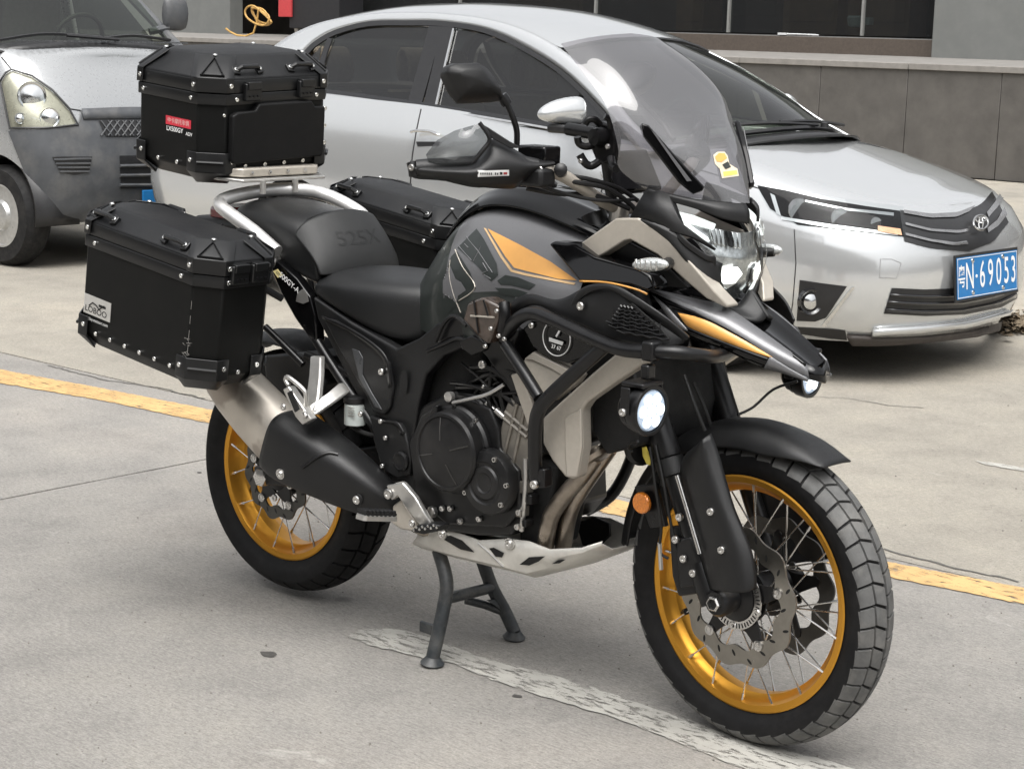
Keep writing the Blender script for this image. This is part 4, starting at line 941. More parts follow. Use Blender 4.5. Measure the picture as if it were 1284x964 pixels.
# mudguard swept round the wheel
rows = []
for i in range(27):
    t = i/26; a = rad(59 + t*(174-59)); hw_ = .070*min(1, (.55+t*4.0))**.6 if t < .2 else .070 - .012*max(0, (t-.6)/.4)
    rc = .366 + .006*math.sin(t*math.pi) ; drop = .044*min(1, .12+t*4.5) + .012*math.sin(min(1, t/.6)*math.pi)
    rows.append([steer(V(((rc-drop*abs(f)**2.6)*math.cos(a), hw_*math.sin(f*1.45)/math.sin(1.45), (rc-drop*abs(f)**2.6)*math.sin(a)))) + V((0, 0, .33)) for f in (-1, -.92, -.78, -.55, -.28, 0, .28, .55, .78, .92, 1)])
mud = MB().grid(rows).build('front_mudguard', M_matte, bike, sub=1, solid=.004)
rfl = at(806, 630, -.100); MB().lathe([(.0235, 0), (.0235, .006), (.021, .009), (.0, .009)], rfl, (-.05, -1, 0), 28).build('reflector', mat('amber_reflector', (.75, .23, .02), .18, metal=.3, var=.3, vscale=240, coat=1.0), mud)
MB().prism(AY(-.088, (795, 610), (822, 606), (835, 660), (815, 662)), (0, .012, 0)).build('reflector_bracket', M_satin, mud, bevel=.002)
# caliper and lines
cal = MB().prism(AY(-.118, (838, 660), (862, 657), (880, 690), (890, 722), (872, 745), (850, 748), (842, 722)), (0, .045, 0)).build('brake_caliper', M_satin, bike, bevel=.006, seg=3)
MB().prism(AY(-.128, (846, 676), (866, 672), (876, 702), (872, 735), (852, 738)), (0, .02, 0)).build('caliper_face', M_eng, cal, bevel=.006, seg=3)
for q in ((853, 648), (848, 676), (870, 718), (858, 700)): bolt(MB(), at(*q, -.130), (0, -1, 0), .009, .007, 12).build('bolt', M_bolt, cal)
MB().prism(AY(-.112, (838, 648), (852, 640), (858, 664), (850, 686), (838, 690)), (0, .008, 0)).build('caliper_tab', M_gold, cal, bevel=.002)
for pts in ([(815, 560, -.13), (822, 610, -.135), (829, 660, -.13), (827, 690, -.125), (838, 700, -.12)], [(822, 558, -.13), (833, 610, -.135), (840, 650, -.13), (848, 690, -.125)]):
    MB().tube(cm(A(*pts), 6), .0032, 7).build('brake_hose', M_hose, cal)
MB().tube(A((827, 680, -.126), (829, 714, -.124)), .0045, 8).build('hose_end', M_alu, cal)
# triple clamps and steering head
for t_, w_, h_ in ((.60, .15, .035), (.80, .15, .03)):
    c = steer(V((-.035, 0, .335)) + FD*t_); MB().box(c, (.075, .29, h_), Matrix.Rotation(rad(-26), 3, 'Y')).build('fork_clamp', M_satin, bike, bevel=.012, seg=3)
c0, c1 = V((-.075, 0, .335)) + FD*.55, V((-.075, 0, .335)) + FD*.84
MB().tube([c0, c1], .034, 18).build('steering_head', M_satin, bike)

# ------------------------------------------------------------- seats
def loft_sections(secs, m, name, parent=bike, sub=2, **kw):
    """secs: (x, [(y,z) from centre top down the right side to the bottom centre]) mirrored into full rings"""
    rings = []
    for x, half in secs:
        r = [V((x + (h[2] if len(h) > 2 else 0), -h[0], h[1])) for h in half]; l = [V((p.x, -p.y, p.z)) for p in reversed(r) if abs(p.y) > 1e-6]
        rings.append(r + l)
    return MB().grid(rings, wrap=True, caps=True).build(name, m, parent, sub=sub, **kw)
M_vinyl = mat('black_seat_vinyl', (.0075, .008, .0085), .40, var=.08, rvar=.06, vscale=14, bump=.35, bscale=700, spec=.5, dust=.015, dscale=5)
M_vinyl2 = mat('grained_grey_black_vinyl', (.012, .0125, .0125), .44, var=.08, rvar=.05, vscale=14, bump=.45, bscale=900)
def S(x, w, zt, zs, zb, cr=.012, wb=None):
    wb = wb if wb is not None else w
    return (x, [(0, zt+cr), (w*.45, zt+cr*.8), (w*.80, zt), (w*.96, zt-.018), (w, zs), (wb, (zs+zb)/2), (wb*.97, zb), (wb*.6, zb-.004), (0, zb-.004)])
rseat = loft_sections([S(-1.262, .105, .868, .85, .838), S(-1.245, .140, .884, .862, .832), S(-1.17, .155, .893, .862, .815), S(-1.08, .158, .894, .852, .785), S(-.99, .150, .892, .840, .755), S(-.92, .128, .890, .835, .750), S(-.875, .100, .888, .84, .770), S(-.855, .080, .878, .85, .80)], M_vinyl, 'rider_seat', label='lower front rider seat in smooth black vinyl')
pseat = loft_sections([S(-1.60, .075, 1.010, .995, .975, .006), S(-1.585, .11, 1.028, 1.0, .965), S(-1.50, .125, 1.038, 1.0, .93), S(-1.40, .13, 1.025, .985, .90), S(-1.32, .13, 1.012, .97, .872), S(-1.275, .13, .985, .95, .862), S(-1.245, .13, .940, .925, .858), S(-1.235, .125, .905, .895, .862)], M_vinyl, 'passenger_seat', label='raised rear passenger seat with stitched front pad')
# stitched front pad of the passenger seat: grained panel
rows = []
for t in (0, .12, .35, .6, .85, 1):
    row = []
    for f in (-1, -.9, -.7, -.35, 0, .35, .7, .9, 1):
        zt = 1.022 - .035*abs(f)**2.5 - (.02 if abs(f) > .95 else 0); zb = .888 - .005*abs(f)
        z = zb + (zt-zb)*t; x = -1.214 - .075*t**1.8 - .022*abs(f)**3; row.append(V((x, .128*f, z)))
    rows.append(row)
pad = MB().grid(rows).build('front_pad', M_vinyl2, pseat, sub=2, solid=.02, off=-1)
MB().tube(cm([V((-1.222, -.126, .895)), V((-1.262, -.131, .96)), V((-1.302, -.112, 1.006)), V((-1.300, -.06, 1.024)), V((-1.296, 0, 1.028)), V((-1.300, .06, 1.024)), V((-1.302, .112, 1.006)), V((-1.262, .131, .96))], 6), .0026, 6).build('stitching', M_vinyl, pseat)
SEATTXT = text('seat_lettering', '525X', V((-1.15, .0, .968)), V((0, 1, 0)), V((-.30, 0, 1)), .050, mat('embossed_vinyl', (.0075, .008, .008), .55), pseat, sx=1.35)
# ------------------------------------------------------------- tank: half-section grid, mirrored
def H(x, zc, pts): return [V((x, 0, zc))] + [V((x + (p[2] if len(p) > 2 else 0), -p[0], p[1])) for p in pts]
TK = [H(-.945, .905, [(.03, .905), (.058, .90), (.075, .885), (.085, .86), (.088, .83), (.085, .79)]),
      H(-.90, .955, [(.04, .953), (.075, .945), (.10, .92), (.112, .885), (.116, .845), (.112, .79)]),
      H(-.84, 1.03, [(.05, 1.027), (.09, 1.012), (.122, .975), (.138, .925), (.146, .87), (.142, .79)]),
      H(-.78, 1.085, [(.06, 1.08), (.105, 1.06), (.140, 1.015), (.158, .955), (.168, .885), (.160, .79)]),
      H(-.70, 1.112, [(.07, 1.108), (.115, 1.088), (.150, 1.045), (.172, .985), (.190, .91), (.180, .80)]),
      H(-.62, 1.118, [(.07, 1.114), (.118, 1.094), (.155, 1.052), (.182, .995), (.204, .925), (.195, .82)]),
      H(-.52, 1.108, [(.07, 1.104), (.118, 1.084), (.158, 1.044), (.190, .99), (.212, .935), (.21, .85)]),
      H(-.44, 1.088, [(.07, 1.084), (.118, 1.066), (.158, 1.028), (.190, .98), (.212, .935), (.21, .86)]),
      H(-.36, 1.065, [(.07, 1.06), (.115, 1.044), (.150, 1.01), (.178, .97), (.195, .93), (.19, .87)])]
tk = MB().grid(TK); tkb = MB(); tkb.add(tk.v, tk.f); mm_ = tk.mir(); tkb.add(mm_.v, mm_.f)
tank = tkb.build('fuel_tank', [M_grey, M_dgreen], bike, sub=2, merge=.0005, label='fuel tank in satin grey with orange flash and dark lettering')
for p_ in tank.data.polygons:
    if p_.center.x < -.80 or (p_.center.z < .89 and p_.center.x < -.55): p_.material_index = 1
# surface lookup for films on the tank: trace a pixel onto the limit-ish surface
tank_eval = None
def tank_bvh():
    from mathutils.bvhtree import BVHTree
    dg = bpy.context.evaluated_depsgraph_get(); e = tank.evaluated_get(dg); me = e.to_mesh()
    b = BVHTree.FromPolygons([v.co.copy() for v in me.vertices], [tuple(p.vertices) for p in me.polygons]); e.to_mesh_clear(); return b
TB = tank_bvh()
def ontank(px, py, off=.0012, bv=None):
    d = _ray(px, py).normalized(); h = (bv or TB).ray_cast(CAM, d)
    if h[0] is None: return at(px, py, -.17)
    n = h[1]; n = n if n.dot(d) < 0 else -n
    return h[0] + n*off
def film(name, poly, m, parent, off=.0012, step=5.0, bv=None, thick=0):
    """sticker film draped over a surface: the traced outline filled with a fine triangle grid"""
    bm = bmesh.new(); vs = [bm.verts.new((x, y, 0)) for x, y in poly]; f = bm.faces.new(vs)
    bmesh.ops.triangulate(bm, faces=[f])
    for _ in range(6):
        es = [e for e in bm.edges if (e.verts[0].co-e.verts[1].co).length > step]
        if not es: break
        bmesh.ops.subdivide_edges(bm, edges=es, cuts=1); bmesh.ops.triangulate(bm, faces=[f for f in bm.faces if len(f.verts) > 3])
    for v in bm.verts: v.co = ontank(v.co.x, v.co.y, off, bv)
    me = bpy.data.meshes.new(name); bm.to_mesh(me); bm.free(); me.polygons.foreach_set('use_smooth', [True]*len(me.polygons))
    return link(name, me, m, parent)
film('orange_flash', [(612, 287), (622, 292), (650, 306), (690, 328), (724, 352), (700, 350), (660, 340), (645, 336), (634, 322)], M_orange, tank)
film('orange_pinstripe', [(607, 286), (610, 287), (631, 322), (643, 338.5), (660, 343), (722, 355), (720, 357.5), (660, 346), (641, 341), (628, 323)], mat('pale_orange_line', (.62, .42, .22), .4), tank, .0014)
film('dark_lettering', [(574, 311), (598, 287), (607, 300), (623, 331), (625, 345), (616, 353), (598, 333)], M_dgreen, tank)
for pts in ([(585, 297), (600, 315), (618, 342)], [(576, 309), (592, 327)], [(594, 328), (604, 309)], [(606, 330), (612, 340), (605, 343)], [(583, 306), (588, 311)], [(608, 345), (616, 350)]):
    MB().tube([ontank(*p, .0016) for p in pts], .0012, 5).build('lettering_gap', M_grey, tank)
for poly in ([(624, 352), (634, 345), (650, 348), (672, 357), (664, 364), (641, 358), (628, 357)], [(621, 361), (645, 362), (662, 367), (652, 373), (630, 369)]):
    film('dark_lettering', poly, M_dgreen, tank)
film('dark_panel_film', [(573, 315), (590, 342), (597, 361), (578, 376), (566, 390), (556, 396), (560, 340), (566, 322)], M_dgreen, tank, .0010)
film('grey_cross', [(564, 330), (572, 350), (579, 354), (585, 364), (575, 371), (573, 380), (567, 362), (556, 368), (556, 352), (565, 352)], M_grey, tank, .0016)
for pts in ([(571, 313), (580, 334), (596, 360), (576, 377)], [(565, 326), (564, 345), (569, 368), (578, 392)]):
    MB().tube(cm([ontank(*p, .001) for p in pts], 6), .0014, 5).build('pinstripe', M_champ, tank)
# gloss black tank cover over the spine, traced as a raised shell
CV = []
for i, x in enumerate((-.86, -.80, -.72, -.64, -.56, -.48, -.40, -.34)):
    zc = lerp_tab([(-.86, 1.024), (-.80, 1.083), (-.72, 1.122), (-.64, 1.132), (-.56, 1.128), (-.48, 1.112), (-.40, 1.09), (-.34, 1.07)], x); wv = lerp_tab([(-.86, .07), (-.78, .10), (-.64, .125), (-.48, .132), (-.34, .12)], x)
    CV.append([V((x, wv*f, zc + z)) for f, z in ((-1, -.030), (-.93, -.016), (-.72, -.004), (-.58, .008), (-.5, .003), (-.2, .004), (0, .006), (.2, .004), (.5, .003), (.58, .008), (.72, -.004), (.93, -.016), (1, -.030))])
cov = MB().grid(CV).build('tank_cover', M_gloss, bike, sub=2, solid=.006, off=1)
MB().lathe([(.055, 0), (.055, .012), (.048, .018), (.03, .016), (0, .016)], V((-.66, 0, 1.137)), (.05, 0, 1), 28).build('filler_cap', M_satin, cov)
for pts in ([(632, 246, -.06), (655, 247, -.07), (690, 259, -.07), (722, 266, -.07)], [(628, 253, -.10), (660, 257, -.11), (700, 268, -.11), (735, 285, -.11)]):
    pass
# ------------------------------------------------------------- side shroud with mesh intake (matte black) below the tank
def panel(name, outer, m, parent=bike, thick=.01, bevel=.003, both=True, seg=2, **kw):
    """outline traced as (x,y,Y) and given thickness inwards"""
    P = A(*outer); mb = MB().prism(P, (0, thick, 0))
    if both: return pair(mb, name, m, parent, bevel=bevel, seg=seg, **kw)[0]
    return mb.build(name, m, parent, bevel=bevel, seg=seg, **kw)
def ribbon(name, top, bot, m, parent=bike, n=4, solid=.006, sub=1, both=True, mid=None, off=-1, **kw):
    """shell between two traced lines; mid = outward bulge in metres"""
    T, Bt = cm(A(*top), n), cm(A(*bot), n)
    if mid:
        rows = [T, [a.lerp(b, .25)+V((0, -mid*.75, 0)) for a, b in zip(T, Bt)], [a.lerp(b, .5)+V((0, -mid, 0)) for a, b in zip(T, Bt)], [a.lerp(b, .75)+V((0, -mid*.75, 0)) for a, b in zip(T, Bt)], Bt]
    else: rows = [T, [a.lerp(b, .5) for a, b in zip(T, Bt)], Bt]
    mb = MB().grid(rows)
    if both: return pair(mb, name, m, parent, sub=sub, solid=solid, off=off, **kw)[0]
    return mb.build(name, m, parent, sub=sub, solid=solid, off=off, **kw)
# shroud: upper rib, lower rib, back plate, mesh
sh = ribbon('side_shroud', [(640, 378, -.205), (665, 368, -.225), (700, 376, -.238), (735, 360, -.245), (768, 360, -.245), (790, 372, -.24), (830, 400, -.225), (860, 424, -.20)], [(640, 398, -.205), (668, 382, -.23), (705, 398, -.245), (740, 414, -.25), (780, 430, -.25), (810, 436, -.245), (840, 436, -.225), (858, 430, -.20)], M_matte, mid=.004, sub=1)
ribbon('shroud_rib', [(712, 386, -.242), (726, 364, -.25), (745, 356, -.256), (770, 357, -.256), (795, 370, -.25), (835, 397, -.232), (866, 424, -.20)], [(718, 390, -.242), (732, 372, -.25), (750, 364, -.256), (768, 365, -.256), (788, 378, -.25), (826, 405, -.232), (856, 430, -.20)], M_matte, parent=sh, mid=.004, solid=.008, both=False)
MB().prism(AY(-.2535, (762, 404), (776, 386), (792, 380), (828, 412), (838, 424), (790, 418), (765, 411)), (0, .004, 0)).build('intake_mesh_backing', M_dark, sh)
for i in range(8):
    y0 = 384+i*4.6; xl_ = 778-(i)*2.6 if y0 < 404 else 760+max(0, (y0-410))*2.2; xr_ = 796+i*6.2
    pts = []
    for j in range(9):
        x = xl_ + (min(xr_, 840)-xl_)*j/8; pts.append(at(x, y0+(x-780)*.17+(1.0 if j % 2 else -1.0), -.256))
    MB().tube(pts, .0022, 4).build('intake_mesh', M_satin, sh)
for i in range(9):
    x0 = 768+i*7.5; MB().tube(A((x0, 388+max(0, i-3)*3.4, -.2555), (x0-3+2, 409+i*1.6, -.2555)), .0015, 4).build('intake_mesh', M_satin, sh)
bolt(MB(), at(728.5, 384, -.257), (0, -1, 0), .009, .005, 14).build('bolt', M_bolt, sh)
# gloss black fairing wing behind the beige arm
wing = panel('fairing_wing', [(687, 306, -.20), (694, 303, -.195), (722, 306, -.19), (745, 322, -.185), (800, 338, -.18), (815, 345, -.175), (822, 360, -.175), (812, 366, -.18), (790, 358, -.19), (762, 354, -.2), (727, 354, -.205)], M_gloss, thick=.05, bevel=.006, seg=3)
ribbon('orange_edge', [(726, 351.5, -.208), (760, 353, -.203), (795, 361, -.193), (812, 368, -.183)], [(727, 354, -.208), (760, 355.5, -.203), (795, 363.5, -.193), (811, 370.5, -.183)], M_orange, parent=wing, both=False, solid=.002, sub=0)
# ------------------------------------------------------------- beige arm round the turn signal
def bar(name, ctr, wpx, m, parent=bike, th=.035, both=True, bevel=.006, seg=3):
    """solid arm: centre line (x,y,Y) with pixel widths"""
    rows_o = []; n = len(ctr)
    up, lo = [], []
    for i, (x, y, Y) in enumerate(ctr):
        a = ctr[max(0, i-1)]; b = ctr[min(n-1, i+1)]; dx, dy = b[0]-a[0], b[1]-a[1]; l = math.hypot(dx, dy); w_ = wpx[i]/2 if isinstance(wpx, (list, tuple)) else wpx/2
        up.append(at(x+dy/l*w_, y-dx/l*w_, Y)); lo.append(at(x-dy/l*w_, y+dx/l*w_, Y))
    dv = V((0, th, 0)); mb = MB().grid([[u_, l_, l_+dv, u_+dv] for u_, l_ in zip(up, lo)], wrap=True, caps=True)
    return (pair(mb, name, m, parent, bevel=bevel, seg=seg)[0] if both else mb.build(name, m, parent, bevel=bevel, seg=seg))
arm = bar('headlight_arm', [(732, 318, -.165), (755, 303, -.168), (777, 288, -.17), (795, 287, -.168), (833, 310, -.15), (866, 345, -.125), (890, 369, -.11), (912, 385, -.085)], [26, 28, 30, 29, 26, 20, 14, 4], M_champ, th=.04, bevel=.007)
# inner black infill panel inside the arm
panel('arm_infill', [(760, 312, -.135), (788, 304, -.135), (822, 322, -.13), (862, 362, -.10), (815, 358, -.11), (765, 345, -.13)], M_matte, thick=.01)
# ------------------------------------------------------------- headlight cowl
cowl_rows = [A((812, 235, -.135), (838, 243, -.125), (868, 250, -.105), (905, 256, -.07), (945, 259, 0)),
             A((802, 252, -.148), (822, 257, -.145), (845, 262, -.13), (905, 272, -.075), (947, 276, 0)),
             A((792, 272, -.16), (812, 276, -.16), (845, 290, -.14), (880, 320, -.105), (905, 330, -.07)),
             A((800, 279, -.155), (838, 300, -.145), (860, 322, -.13), (885, 345, -.10), (903, 352, -.07)),
             A((838, 305, -.135), (858, 325, -.125), (875, 342, -.115), (893, 362, -.09), (916, 383, -.03))]
mb = MB().grid(dense(cowl_rows[2:], 3))
pair(mb, 'headlight_cowl', M_matte, bike, solid=.006, ang=60)
up_rows = [A((812, 235, -.138), (838, 242, -.13), (870, 249, -.112), (905, 253, -.08), (935, 255, -.03)),
           A((806, 243, -.146), (836, 252, -.138), (872, 262, -.118), (908, 275, -.088), (940, 281, -.035)),
           A((800, 255, -.154), (830, 262, -.148), (843, 263, -.14), (846, 266, -.135), (850, 270, -.13))]
cbw = MB().grid(dense([up_rows[0], [a.lerp(b, .5)+V((.006, -.002, .004)) for a, b in zip(up_rows[0], up_rows[1])], up_rows[1]], 4))
cbw.build('cowl_brow', M_matte, bike, solid=.006, ang=60); cbl = cbw.mir(); cbl.v = [V((p.x-.016, p.y*.66, p.z)) for p in cbl.v]; cbl.build('cowl_brow', M_matte, bike, solid=.006, ang=60)
csd = MB().grid([A((812, 235, -.140), (800, 254, -.155), (790, 272, -.163)), A((826, 239, -.140), (826, 262, -.154), (815, 284, -.163)), A((838, 243, -.136), (846, 267, -.142), (868, 296, -.133)), A((846, 250, -.13), (858, 282, -.132), (898, 312, -.095))])
csd.build('cowl_side', M_matte, bike, solid=.006); csl = csd.mir(); csl.v = [V((p.x-.01, p.y*.60, p.z)) for p in csl.v]; csl.build('cowl_side', M_matte, bike, solid=.006)
ribbon('cowl_lip', [(841, 262, -.138), (846, 282, -.140), (860, 301, -.136), (886, 319, -.106), (897, 322, -.093), (897, 336, -.087)], [(837, 262, -.140), (842, 286, -.143), (856, 307, -.138), (884, 326, -.108), (893, 330, -.093), (893, 341, -.087)], M_matte, solid=.005, both=False)
# lamp: dark bucket, reflectors, clear lens
lamp_rows = [A((845, 262, -.132), (872, 270, -.108), (905, 284, -.075), (930, 290, -.04), (948, 290, 0)),
             A((858, 280, -.128), (880, 290, -.105), (906, 304, -.075), (930, 312, -.04), (949, 312, 0)),
             A((884, 306, -.105), (896, 312, -.092), (908, 318, -.078), (930, 322, -.045), (949, 322, 0)),
             A((902, 332, -.085), (908, 334, -.076), (918, 334, -.062), (936, 332, -.03), (948, 332, 0)),
             A((900, 352, -.078), (906, 354, -.068), (916, 356, -.052), (932, 354, -.024), (942, 352, 0)),
             A((908, 370, -.055), (911, 371, -.048), (916, 373, -.036), (921, 376, -.018), (926, 376, 0))]
lensm = MB().grid(dense(lamp_rows, 3)); lb_ = MB(); lb_.add(lensm.v, lensm.f); mm_ = lensm.mir(); lb_.add(mm_.v, mm_.f)
lamp = lb_.build('headlight', M_lens, bike, ang=50, merge=.0005, label='angular clear twin level headlight')
inn = MB(); off = V((-.022, 0, -.004)); inn.add([p + off + V((0, -p.y*.06, 0)) for p in lb_.v], lb_.f); inn.build('lamp_bucket', mat('dark_chrome_bucket', (.60, .61, .61), .2, metal=.85, var=.35, vscale=50), lamp, merge=.0005)
def shp(name, pts, m, dx, parent=lamp, th=.006, both=True):
    P = [at(*p) + V((dx, 0, 0)) for p in pts]; mb = MB().prism(P, (-th, 0, 0)); return pair(mb, name, m, parent, bevel=.002)[0] if both else mb.build(name, m, parent, bevel=.002)
M_drl = emit('lit_light_guide', (.86, .90, .88), .55)
shp('light_guide', [(846, 264, -.130), (872, 270, -.108), (900, 281, -.080), (897, 289, -.083), (868, 281, -.112), (856, 279, -.124)], M_drl, -.003)
shp('light_guide', [(851, 272, -.128), (862, 278, -.12), (890, 298, -.098), (893, 304, -.096), (884, 302, -.104), (862, 288, -.122)], M_drl, -.003)
for i in range(6): shp('reflector', [(894+i*7, 286+i*1.2, -.084+i*.009), (900+i*7, 287+i*1.2, -.077+i*.009), (902+i*7, 309+i*1.0, -.078+i*.009), (897+i*7, 306+i*1.1, -.084+i*.009)], M_refl if i != 3 else M_satin, -.006-.003*(i % 3))
shp('reflector', [(904, 337, -.075), (930, 335, -.035), (938, 340, -.02), (932, 356, -.025), (918, 364, -.04), (905, 358, -.062)], M_refl, -.012)
shp('low_beam', [(904, 336, -.072), (928, 335, -.040), (934, 344, -.032), (924, 356, -.040), (912, 357, -.054), (904, 350, -.068)], emit('lit_lamp_white', (1, 1, .96), 1.1), -.004)
shp('light_guide', [(901, 334, -.080), (904, 335, -.076), (902.5, 356, -.072), (912, 368, -.05), (918, 374, -.03), (913, 374, -.038), (899, 360, -.074)], M_drl, -.003)
# chin below the lamp
ribbon('lamp_chin', [(903, 378, -.06), (925, 382, -.03), (940, 360, -.005)], [(925, 398, -.06), (950, 402, -.03), (962, 398, -.005)], M_matte, solid=.01)
# turn signals
for sy in (-1, 1):
    c = at(815.5, 332, -.235); c.y = c.y if sy < 0 else .175; ts = MB()
    rws = []
    for k in range(9):
        t = -1+2*k/8; hw2 = max(.08, (1-t*t))**.5; rws.append([c + V((.045*t, 0, .006*t)) + V((-.002*math.sin(a), sy*.016*math.cos(a)*hw2, .0155*math.sin(a)*hw2)) for a in [i*math.pi/6 for i in range(12)]])
    tl = MB().grid(rws, wrap=True, caps=True).build('turn_signal', mat('indicator_lens', (.60, .62, .61), .2, metal=.55, var=.35, vscale=140, coat=1.0), bike, sub=1)
    for k in range(5): MB().box(c + V((-.026+.013*k, sy*.0145, .001)), (.003, .003, .018)).build('lens_rib', M_refl, tl)
    q0 = c + V((.030, -sy*.008, .0)); q1 = at(838, 330, -.15); q1.y *= -sy; MB().tube([q0, q1], [.010, .013], 10).build('signal_stem', M_hose, tl)
# ------------------------------------------------------------- beak: crisp panels, right side traced, left side mirrored
def strip3(name, top, bot, m, parent, both=True, solid=.004, n=4, mid=0.0, **kw):
    T, Bt = cm(A(*top), n), cm(A(*bot), n); k_ = min(len(T), len(Bt))
    def rs(L_): return [L_[round(i*(len(L_)-1)/(k_-1))] for i in range(k_)]
    T, Bt = rs(T), rs(Bt); mb = MB().grid([T, [a.lerp(b, .5)+V((0, -mid, mid)) for a, b in zip(T, Bt)], Bt])
    return pair(mb, name, m, parent, solid=solid, ang=60, **kw)[0] if both else mb.build(name, m, parent, solid=solid, ang=60, **kw)
eT = [(815, 361, -.105), (850, 369, -.092), (880, 376, -.078), (908, 383, -.062), (945, 407, -.056), (985, 436, -.047), (1012, 456, -.038)]
eB = [(817, 364, -.114), (850, 381, -.116), (880, 394, -.114), (908, 408, -.106), (940, 428, -.092), (972, 450, -.072), (1015, 475, -.040)]
oT = [(849, 392, -.119), (872, 397, -.117), (891, 404, -.113), (925, 422, -.100), (953, 438, -.084), (968, 447.5, -.076)]
oB = [(850, 393, -.120), (860, 407, -.120), (872, 414, -.119), (905, 427, -.110), (938, 439, -.095), (968, 449, -.076)]
cT = cm(A(*eT), 4); sad = [[p for p in cT], [V((p.x-.004, p.y*.72, p.z-.010)) for p in cT], [V((p.x, 0, p.z-.012)) for p in cT], [V((p.x-.004, -p.y*.72, p.z-.010)) for p in cT], [V((p.x, -p.y, p.z)) for p in cT]]
beak = MB().grid(sad).build('beak', M_gloss, bike, solid=.006, ang=50, label='pointed gloss black beak with grey and orange panels')
strip3('grey_panel', eT, eB, M_grey, beak, mid=.001)
strip3('black_gap', [(819, 366, -.113), (850, 381, -.1155), (880, 394, -.1135), (908, 408, -.1055), (940, 428, -.0915), (968, 447, -.074)], [(838, 386, -.119), *oT[1:]], M_gloss, beak)
strip3('orange_stripe', oT, oB, M_orange, beak)
strip3('beak_flank', [(836, 388, -.1195), (858, 407, -.1198), (880, 418, -.118), (905, 428, -.110), (940, 441, -.093), (966, 450, -.0755)], [(838, 404, -.116), (858, 420, -.116), (880, 430, -.113), (905, 437, -.106), (940, 454, -.088), (960, 462, -.074)], M_gloss, beak)
strip3('grey_blade', [(817, 370, -.1205), (835, 384, -.1210), (848, 398, -.1215), (862, 414, -.1205)], [(824, 378, -.1205), (835, 394, -.1210), (846, 408, -.1215), (861, 415, -.1205)], M_grey, beak)
strip3('beak_nose', [(966, 446, -.0755), (990, 461, -.058), (1015, 475, -.040)], [(958, 461, -.073), (985, 468, -.057), (1013, 478, -.040)], M_grey, beak)
MB().grid([A((1012, 456, -.038), (1015, 475, -.040)), [V((p.x+.014, 0, p.z-.012)) for p in A((1012, 456, -.038), (1015, 475, -.040))], [V((p.x, -p.y, p.z)) for p in A((1012, 456, -.038), (1015, 475, -.040))]]).build('beak_tip', M_gloss, beak, solid=.004)
from mathutils.bvhtree import BVHTree
def bvh_of(o):
    bpy.context.view_layer.update(); dg = bpy.context.evaluated_depsgraph_get(); e = o.evaluated_get(dg); me = e.to_mesh(); b = BVHTree.FromPolygons([v.co.copy() for v in me.vertices], [tuple(p.vertices) for p in me.polygons]); e.to_mesh_clear(); return b
PB = bvh_of(pad)
for v_ in SEATTXT.data.vertices:
    h_ = PB.ray_cast(v_.co, V((-1, 0, 0)))
    if h_[0] is not None: v_.co = h_[0] + V((.0012, 0, 0))
# ------------------------------------------------------------- windscreen
SC = [A((703, 55, -.165), (735, 48, -.13), (765, 44, -.07), (791, 42, 0)),
      A((735, 97, -.19), (770, 85, -.15), (800, 77, -.08), (829, 75, 0)),
      A((760, 133, -.20), (795, 125, -.16), (832, 123, -.085), (865, 123, 0)),
      A((775, 185, -.195), (815, 178, -.155), (865, 175, -.085), (908, 175, 0)),
      A((776, 211, -.175), (825, 215, -.14), (885, 220, -.075), (930, 222, 0)),
      A((806, 236, -.138), (845, 245, -.113), (898, 252, -.06), (940, 255, 0))]
M_scr = glass('tinted_windscreen', (.29, .275, .295), .02, .15, 2.2)  # diffuse haze mixed into the glass stands in for a bright sky reflection
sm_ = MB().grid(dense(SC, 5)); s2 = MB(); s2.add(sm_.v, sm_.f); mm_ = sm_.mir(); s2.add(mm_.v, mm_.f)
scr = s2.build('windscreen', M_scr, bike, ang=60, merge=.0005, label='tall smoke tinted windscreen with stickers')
SB = bvh_of(scr)
# smoked rim and the two vertical black trim bars
bpts = [(803, 155), (812, 158), (850, 200), (882, 234), (880, 239), (868, 243), (850, 228), (822, 192), (806, 172)]
P = [ontank(*p, .004, SB) for p in bpts]; nrm = (ontank(850, 205, .02, SB)-ontank(850, 205, 0, SB)).normalized()
pair(MB().prism(P, nrm*.012), 'screen_bar', M_gloss, scr, bevel=.003)
P2 = [ontank(*p, .017, SB) for p in ((814, 166), (820, 170), (866, 226), (861, 226))]; pair(MB().prism(P2, nrm*.0015), 'screen_bar_inlay', mat('bar_inlay_grey', (.10, .10, .105), .35), scr)
film('sticker_base', [(894, 195), (899, 191), (908, 191), (912, 196), (914, 206), (924, 212), (926, 221), (905, 224), (902, 212), (896, 206)], mat('cream_sticker', (.62, .55, .42), .5), scr, .0015, 6, SB)
film('sticker_print', [(896, 197), (901, 192.5), (908, 193), (911, 199), (904, 204), (898, 203)], M_orange, scr, .0022, 6, SB)
film('sticker_print', [(905, 207), (912, 203), (916, 210), (909, 213)], M_dgreen, scr, .0022, 6, SB)
film('sticker_print', [(906, 216), (923, 214), (924.5, 219), (907, 221.5)], mat('yellow_print', (.72, .60, .12), .5), scr, .0022, 6, SB)

